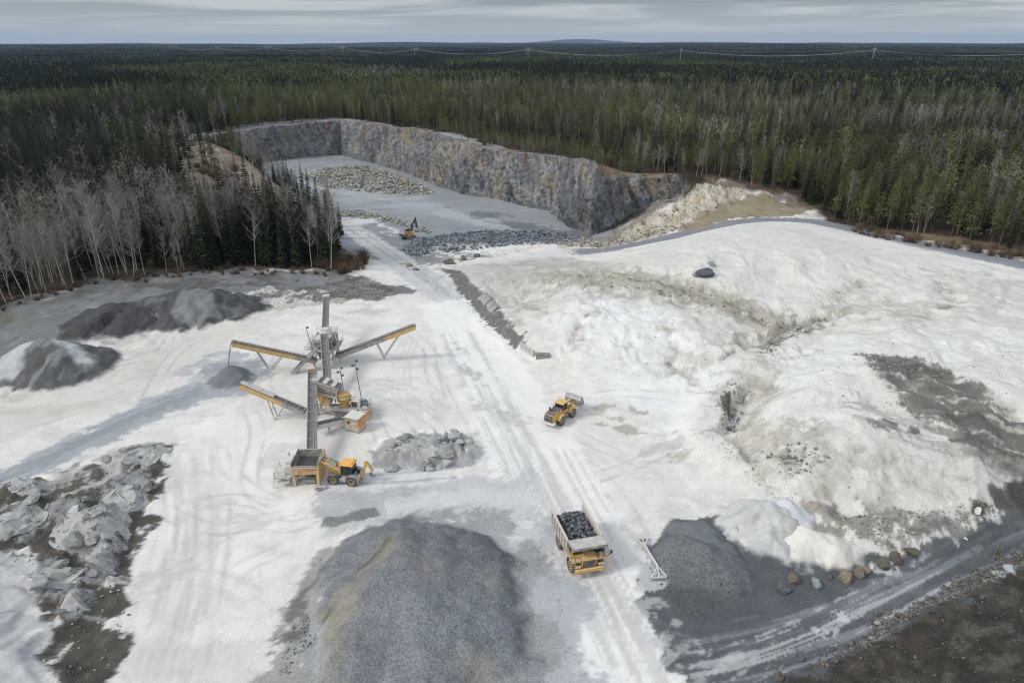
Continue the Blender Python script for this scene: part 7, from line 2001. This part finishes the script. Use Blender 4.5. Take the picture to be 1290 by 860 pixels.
scatter_rocks('rubble', 'spread of blasted rock on the pit floor below the face', 'rubble', [(372,224),(400,214),(440,208),(478,214),(520,228),(548,242),(540,246),(470,244),(410,236)], 2600, .35, 1.5, M_RUBBLE, -3.6, 1.2)
scatter_rocks('rubble', 'bank of blue-grey broken rock between the pit and the yard', 'rubble', [(536,300),(560,296),(600,292),(680,290),(724,296),(735,304),(690,308),(640,310),(590,316),(545,318),(520,326),(505,312),(520,302)], 3600, .22, .95, M_RUBBLEB, -2, 1.8)
scatter_rocks('rubble', 'line of pale broken rock from the excavator to the left', 'rubble', [(415,268),(450,264),(490,272),(520,284),(545,292),(540,296),(505,286),(470,276),(420,272)], 500, .3, 1.0, M_RUBBLE, -3.8, .5)
scatter_rocks('rubble', 'tan broken rock at the foot of the pale rock slope', 'rubble', [(680,300),(730,298),(760,304),(800,296),(850,284),(855,290),(800,304),(760,312),(700,310)], 700, .25, .9, M_RUBBLE, .2, .4)
scatter_rocks('rubble', 'loose stones along the toe of the lower road verge', 'stones', [(1250,705),(1290,690),(1330,672),(1330,690),(1230,740),(1130,790),(1060,830),(1010,850),(1040,825),(1120,772),(1190,735)], 900, .10, .42, M_STONE, -1.2, .1)
scatter_rocks('rubble', 'loose brown stones among the dark soil below the road', 'stones', [(1030,860),(1130,800),(1290,730),(1400,700),(1400,880),(1000,900)], 700, .06, .25, M_STONE, -1.2, .0)
scatter_rocks('rubble', 'broken stones scattered along the foot of the front mound', 'stones', [(1050,645),(1120,648),(1200,640),(1240,632),(1260,650),(1180,676),(1100,690),(1070,680)], 500, .06, .3, M_RUBBLE, .3, .1)
scatter_rocks('rubble', 'stones and clods at the undercut edge of the front mound', 'stones', [(895,480),(940,478),(950,520),(935,560),(965,600),(1010,630),(980,640),(930,600),(895,560)], 260, .06, .26, M_RUBBLE, 1, .05)
scatter_rocks('rubble', 'dark clods on the rough ground bottom left', 'stones', [(0,630),(120,590),(205,565),(200,600),(160,690),(140,860),(60,860),(60,760),(0,690)], 900, .05, .3, M_RUBBLE, .8, .0)
scatter_rocks('rubble', 'pale stones strewn along the edge of the pale rock slope', 'stones', [(780,296),(850,245),(905,230),(940,240),(900,262),(850,284),(800,300)], 90, .3, 1.1, rock_material('pale_slope_rock', (150, 143, 130), .35), 3, .1)
scatter_rocks('rubble', 'loose pale stones sprinkled over the right-hand mounds', 'stones', [(720,345),(850,340),(960,330),(1180,360),(1290,420),(1290,600),(1100,640),(960,620),(900,540),(850,470),(740,470)], 1500, .05, .24, rock_material('mound_stone', (150, 147, 139), .4), 3, .0)

M_LEDGE = rock_material('ledge_rock', (146, 143, 134), .45)
for nm, pts, n_, r1 in (('broken grey rock in the drain between the two right-hand mounds', [(955,440),(975,412),(1040,396),(1048,404),(1000,424),(965,448)], 260, .75),
                        ('broken rock along the undercut left lip of the front mound', [(902,505),(925,485),(945,480),(935,510),(925,545),(905,540)], 170, .6),
                        ('grey rock breaking through low on the front mound', [(960,570),(1010,555),(1045,575),(1030,598),(985,602)], 170, .6),
                        ('rough grey rock in the gully across the middle of the mounds', [(680,345),(780,345),(860,358),(950,388),(990,408),(950,408),(860,378),(760,362),(690,358)], 520, .5),
                        ('dark rock at the head of the seep on the front mound', [(1088,446),(1150,452),(1215,476),(1205,486),(1140,474),(1095,460)], 150, .55),
                        ('lumps of spoil and rock before the left wood', [(300,372),(380,350),(470,354),(500,372),(420,378),(340,384)], 330, .6),
                        ('stones fallen along the dark bank beside the haul road', [(572,356),(600,380),(640,425),(655,440),(640,436),(600,400),(570,366)], 130, .45)):
    scatter_rocks('rubble', nm, 'broken rock', pts, n_, .08, r1, M_LEDGE, 2, .0)
scatter_rocks('rubble', 'coarse stones rolled to the foot of the big front gravel heap', 'stones', [(345,860),(385,765),(440,695),(510,660),(520,672),(460,705),(410,770),(370,860)], 900, .05, .2, M_RUBBLEB, 0, .0)
scatter_rocks('rubble', 'coarse stones rolled to the foot of the dark gravel cone', 'stones', [(822,690),(850,740),(900,752),(930,730),(920,760),(870,775),(820,740)], 420, .05, .22, M_STONE, 0, .0)

# bedrock that breaks out of the ground: angular slabs, one mesh to each outcrop
M_OUT = rock_material('bedrock', (164, 164, 161), .3)
def outcrop(pts, z, n, r, label, seed, flat=.42):
    P = np.array([at(a, b, z) for a, b in pts]); c = P.mean(0); rn = random.Random(seed)
    m = MB(); k = 0; g0 = gz(*c)
    # the body of the outcrop, barely proud of the ground, carries the slabs
    ex, ey = (P[:, 0].max() - P[:, 0].min()) * .5, (P[:, 1].max() - P[:, 1].min()) * .5
    b0 = len(m.bm.verts); rock_bm(m.bm, (0, 0, 0), 1.0, seed, .5, 3, .3)
    for v in list(m.bm.verts)[b0:]: v.co.x *= ex * 1.02; v.co.y *= ey * 1.02; v.co.z = v.co.z * .9 + gz(v.co.x + c[0], v.co.y + c[1]) - g0 - .12
    while k < n:
        x, y = rn.uniform(P[:, 0].min(), P[:, 0].max()), rn.uniform(P[:, 1].min(), P[:, 1].max())
        if not inside(np.array([x]), np.array([y]), P)[0]: continue
        q = r * rn.uniform(.5, 1.15); rock_bm(m.bm, (x - c[0], y - c[1], gz(x, y) - g0 + q * .02), q, seed * 31 + k, flat * rn.uniform(.7, 1.4), 3, .35); k += 1
    o = m.build('rock_outcrop', M_OUT, label=label, cat='rock outcrop', group='rock outcrops'); o.location = (c[0], c[1], g0)
for i, lb in enumerate(['pale rounded outcrop at the left edge of the dark ground', 'wide pale outcrop in the middle of the dark ground', 'upper right outcrop of the dark ground beside the yard', 'isolated outcrop low down near the left edge',
                        'top outcrop where the dark ground meets the white yard', 'narrow outcrop right of the wide middle one', 'smallest outcrop at the lower end of the row', 'flat outcrop under the grey fines road at the left edge', 'little outcrop between the narrow one and the yard']):
    outcrop(HUMPS[i], 1.0, (6, 9, 6, 5, 5, 4, 3, 3, 2)[i], (1.5, 1.7, 1.4, 1.5, 1.3, 1.2, .9, 1.1, .9)[i], lb, 40 + i)
outcrop([(480,576),(498,556),(540,550),(588,550),(588,574),(550,582),(490,584)], 1.2, 30, 1.15, 'long grey rock ledge behind the track of the backhoe loader', 77, .62)
# ---------------------------------------------------------------- power line across the forest
PYL = []
for px, base_y, dist in [(1098,82,1500), (857,76,1560), (665,72,1760), (524,69.5,1980), (431,67,2250), (337,66,2560), (274,64.5,2900), (217,63.5,3300)]:
    u = (px - 645) / 860.0
    Yp = dist * (CP + math.tan(0) * 0) ; dirx = u / (CP + (430 - base_y) / 860.0 * SP)
    PYL.append((dirx * dist, dist))
names = ['nearest portal pylon, furthest right of the power line', 'second portal pylon from the right on the power line', 'third portal pylon from the right on the power line', 'fourth portal pylon from the right on the power line',
         'fourth portal pylon from the left on the power line', 'third portal pylon from the left on the power line', 'second portal pylon from the left on the power line', 'furthest portal pylon at the left end of the power line']
M_PYL = paint_mat('galvanised_steel', (150, 154, 158), .5, .2)
WIRE = []
for i, (x, y) in enumerate(PYL):
    q = PYL[min(i + 1, len(PYL) - 1)]; p = PYL[max(i - 1, 0)]
    rz = math.atan2(q[1] - p[1], q[0] - p[0]) + math.pi / 2
    z = gz(x, y); Hh = 31.0
    o = empty('power_pylon', (x, y, z), rz, label=names[i], cat='pylon', group='pylons of the power line')
    m = MB()
    for s in (-1, 1):
        m.bar((s * 4.4, 0, -1), (s * 4.0, 0, Hh + 3.5), .55).bar((s * 4.0, 0, Hh - 4), (s * 8.5, 0, Hh), .3)
    m.bar((-4.2, 0, Hh - 9), (4.2, 0, Hh - 1), .3).bar((4.2, 0, Hh - 9), (-4.2, 0, Hh - 1), .3)
    m.build('mast', M_PYL, o)
    MB().bar((-12, 0, Hh), (12, 0, Hh), .7, .9).build('crossarm', M_PYL, o)
    iz = MB()
    for k in (-10.5, 0, 10.5): iz.cyl((k, 0, Hh - .3), (k, 0, Hh - 2.6), .25, k=6)
    iz.build('insulator', STEELD, o)
    c, s_ = math.cos(rz), math.sin(rz)
    WIRE.append([Vector((x + c * k, y + s_ * k, z + Hh - 2.6)) for k in (-10.5, 0, 10.5)])
# one more support beyond the frame carries the wires out of view
dx = PYL[0][0] - PYL[1][0]; dy = PYL[0][1] - PYL[1][1]
WIRE.insert(0, [w + Vector((dx, dy, 2)) for w in WIRE[0]])
wt = TB()
for a, b in zip(WIRE, WIRE[1:]):
    for k in range(3):
        pts = [a[k] + (b[k] - a[k]) * t + Vector((0, 0, -11.0 * 4 * t * (1 - t))) for t in np.linspace(0, 1, 15)]
        wt.tube([np.array(p) for p in pts], [.14] * len(pts), 4)
mesh_obj('power_line', wt.mesh('power_line', M_PYL), label='slack pale wires of the power line crossing the forest', cat='power line')

# ---------------------------------------------------------------- distant hills
def hill_strip(R, segs, seed, mat, base=-40):
    a = np.linspace(-.95, .95, 260)
    hgt = np.zeros_like(a)
    for c, w, h in segs: hgt += h * np.exp(-((a - c) / w) ** 2)
    hgt += 14 * fbm(a * 14, a * 0 + seed, 4, seed) + 10
    rows = []
    for k, t in enumerate((0, .25, .5, .75, 1.0, .8, .3)):
        rr = R + (k - 4) * 500
        rows.append(np.stack([rr * np.sin(a), rr * np.cos(a), base + (np.maximum(hgt, 0) - base) * t + 3 * fbm(a * 60, a * 0 + k, 3, seed + k)], 1))
    v = np.concatenate(rows); n = len(a); idx = np.arange(len(v)).reshape(-1, n)
    f = np.stack([idx[:-1, :-1].ravel(), idx[:-1, 1:].ravel(), idx[1:, 1:].ravel(), idx[1:, :-1].ravel()], 1)
    mesh_obj('hills', mesh_np('hills', v, f, mat, True), kind='structure')
mh, nt_, b_ = new_mat('forest_hills')
tc_ = nt_.nodes.new('ShaderNodeTexCoord')
c_ = nt_.nodes.new('ShaderNodeRGB'); c_.outputs[0].default_value = (*lin(58, 64, 56), 1)
nt_.links.new(nscale(nt_, c_.outputs[0], nrange(nt_, nnoise(nt_, .004, 5, .6, tc_.outputs['Object']), .3, .7, .6, 1.4)), b_.inputs['Base Color']); b_.inputs['Roughness'].default_value = 1
hill_strip(16500, [(.09, .05, 80), (.0, .25, 26), (.25, .10, 40), (-.45, .16, -10), (.66, .05, 40)], 5, mh)
hill_strip(13000, [(-.12, .22, 34), (.3, .2, 18), (-.6, .12, 12)], 9, mh)

# ---------------------------------------------------------------- air
hm, hn, hb = new_mat('air')
hn.nodes.remove(hb)
pv = hn.nodes.new('ShaderNodeVolumePrincipled')
pv.inputs['Color'].default_value = (.46, .64, .92, 1)
pv.inputs['Density'].default_value = HAZE
pv.inputs['Anisotropy'].default_value = 0.0
hn.links.new(pv.outputs[0], [n for n in hn.nodes if n.type == 'OUTPUT_MATERIAL'][0].inputs['Volume'])
zlo = min(float(H.min()), -60.0) - 1.0
hz = MB().box((0, 7400, (zlo + 190) / 2), (40000, 21000, 190 - zlo), bev=0).build('haze', hm, kind='stuff', label='thin blue air over the forest', cat='haze')
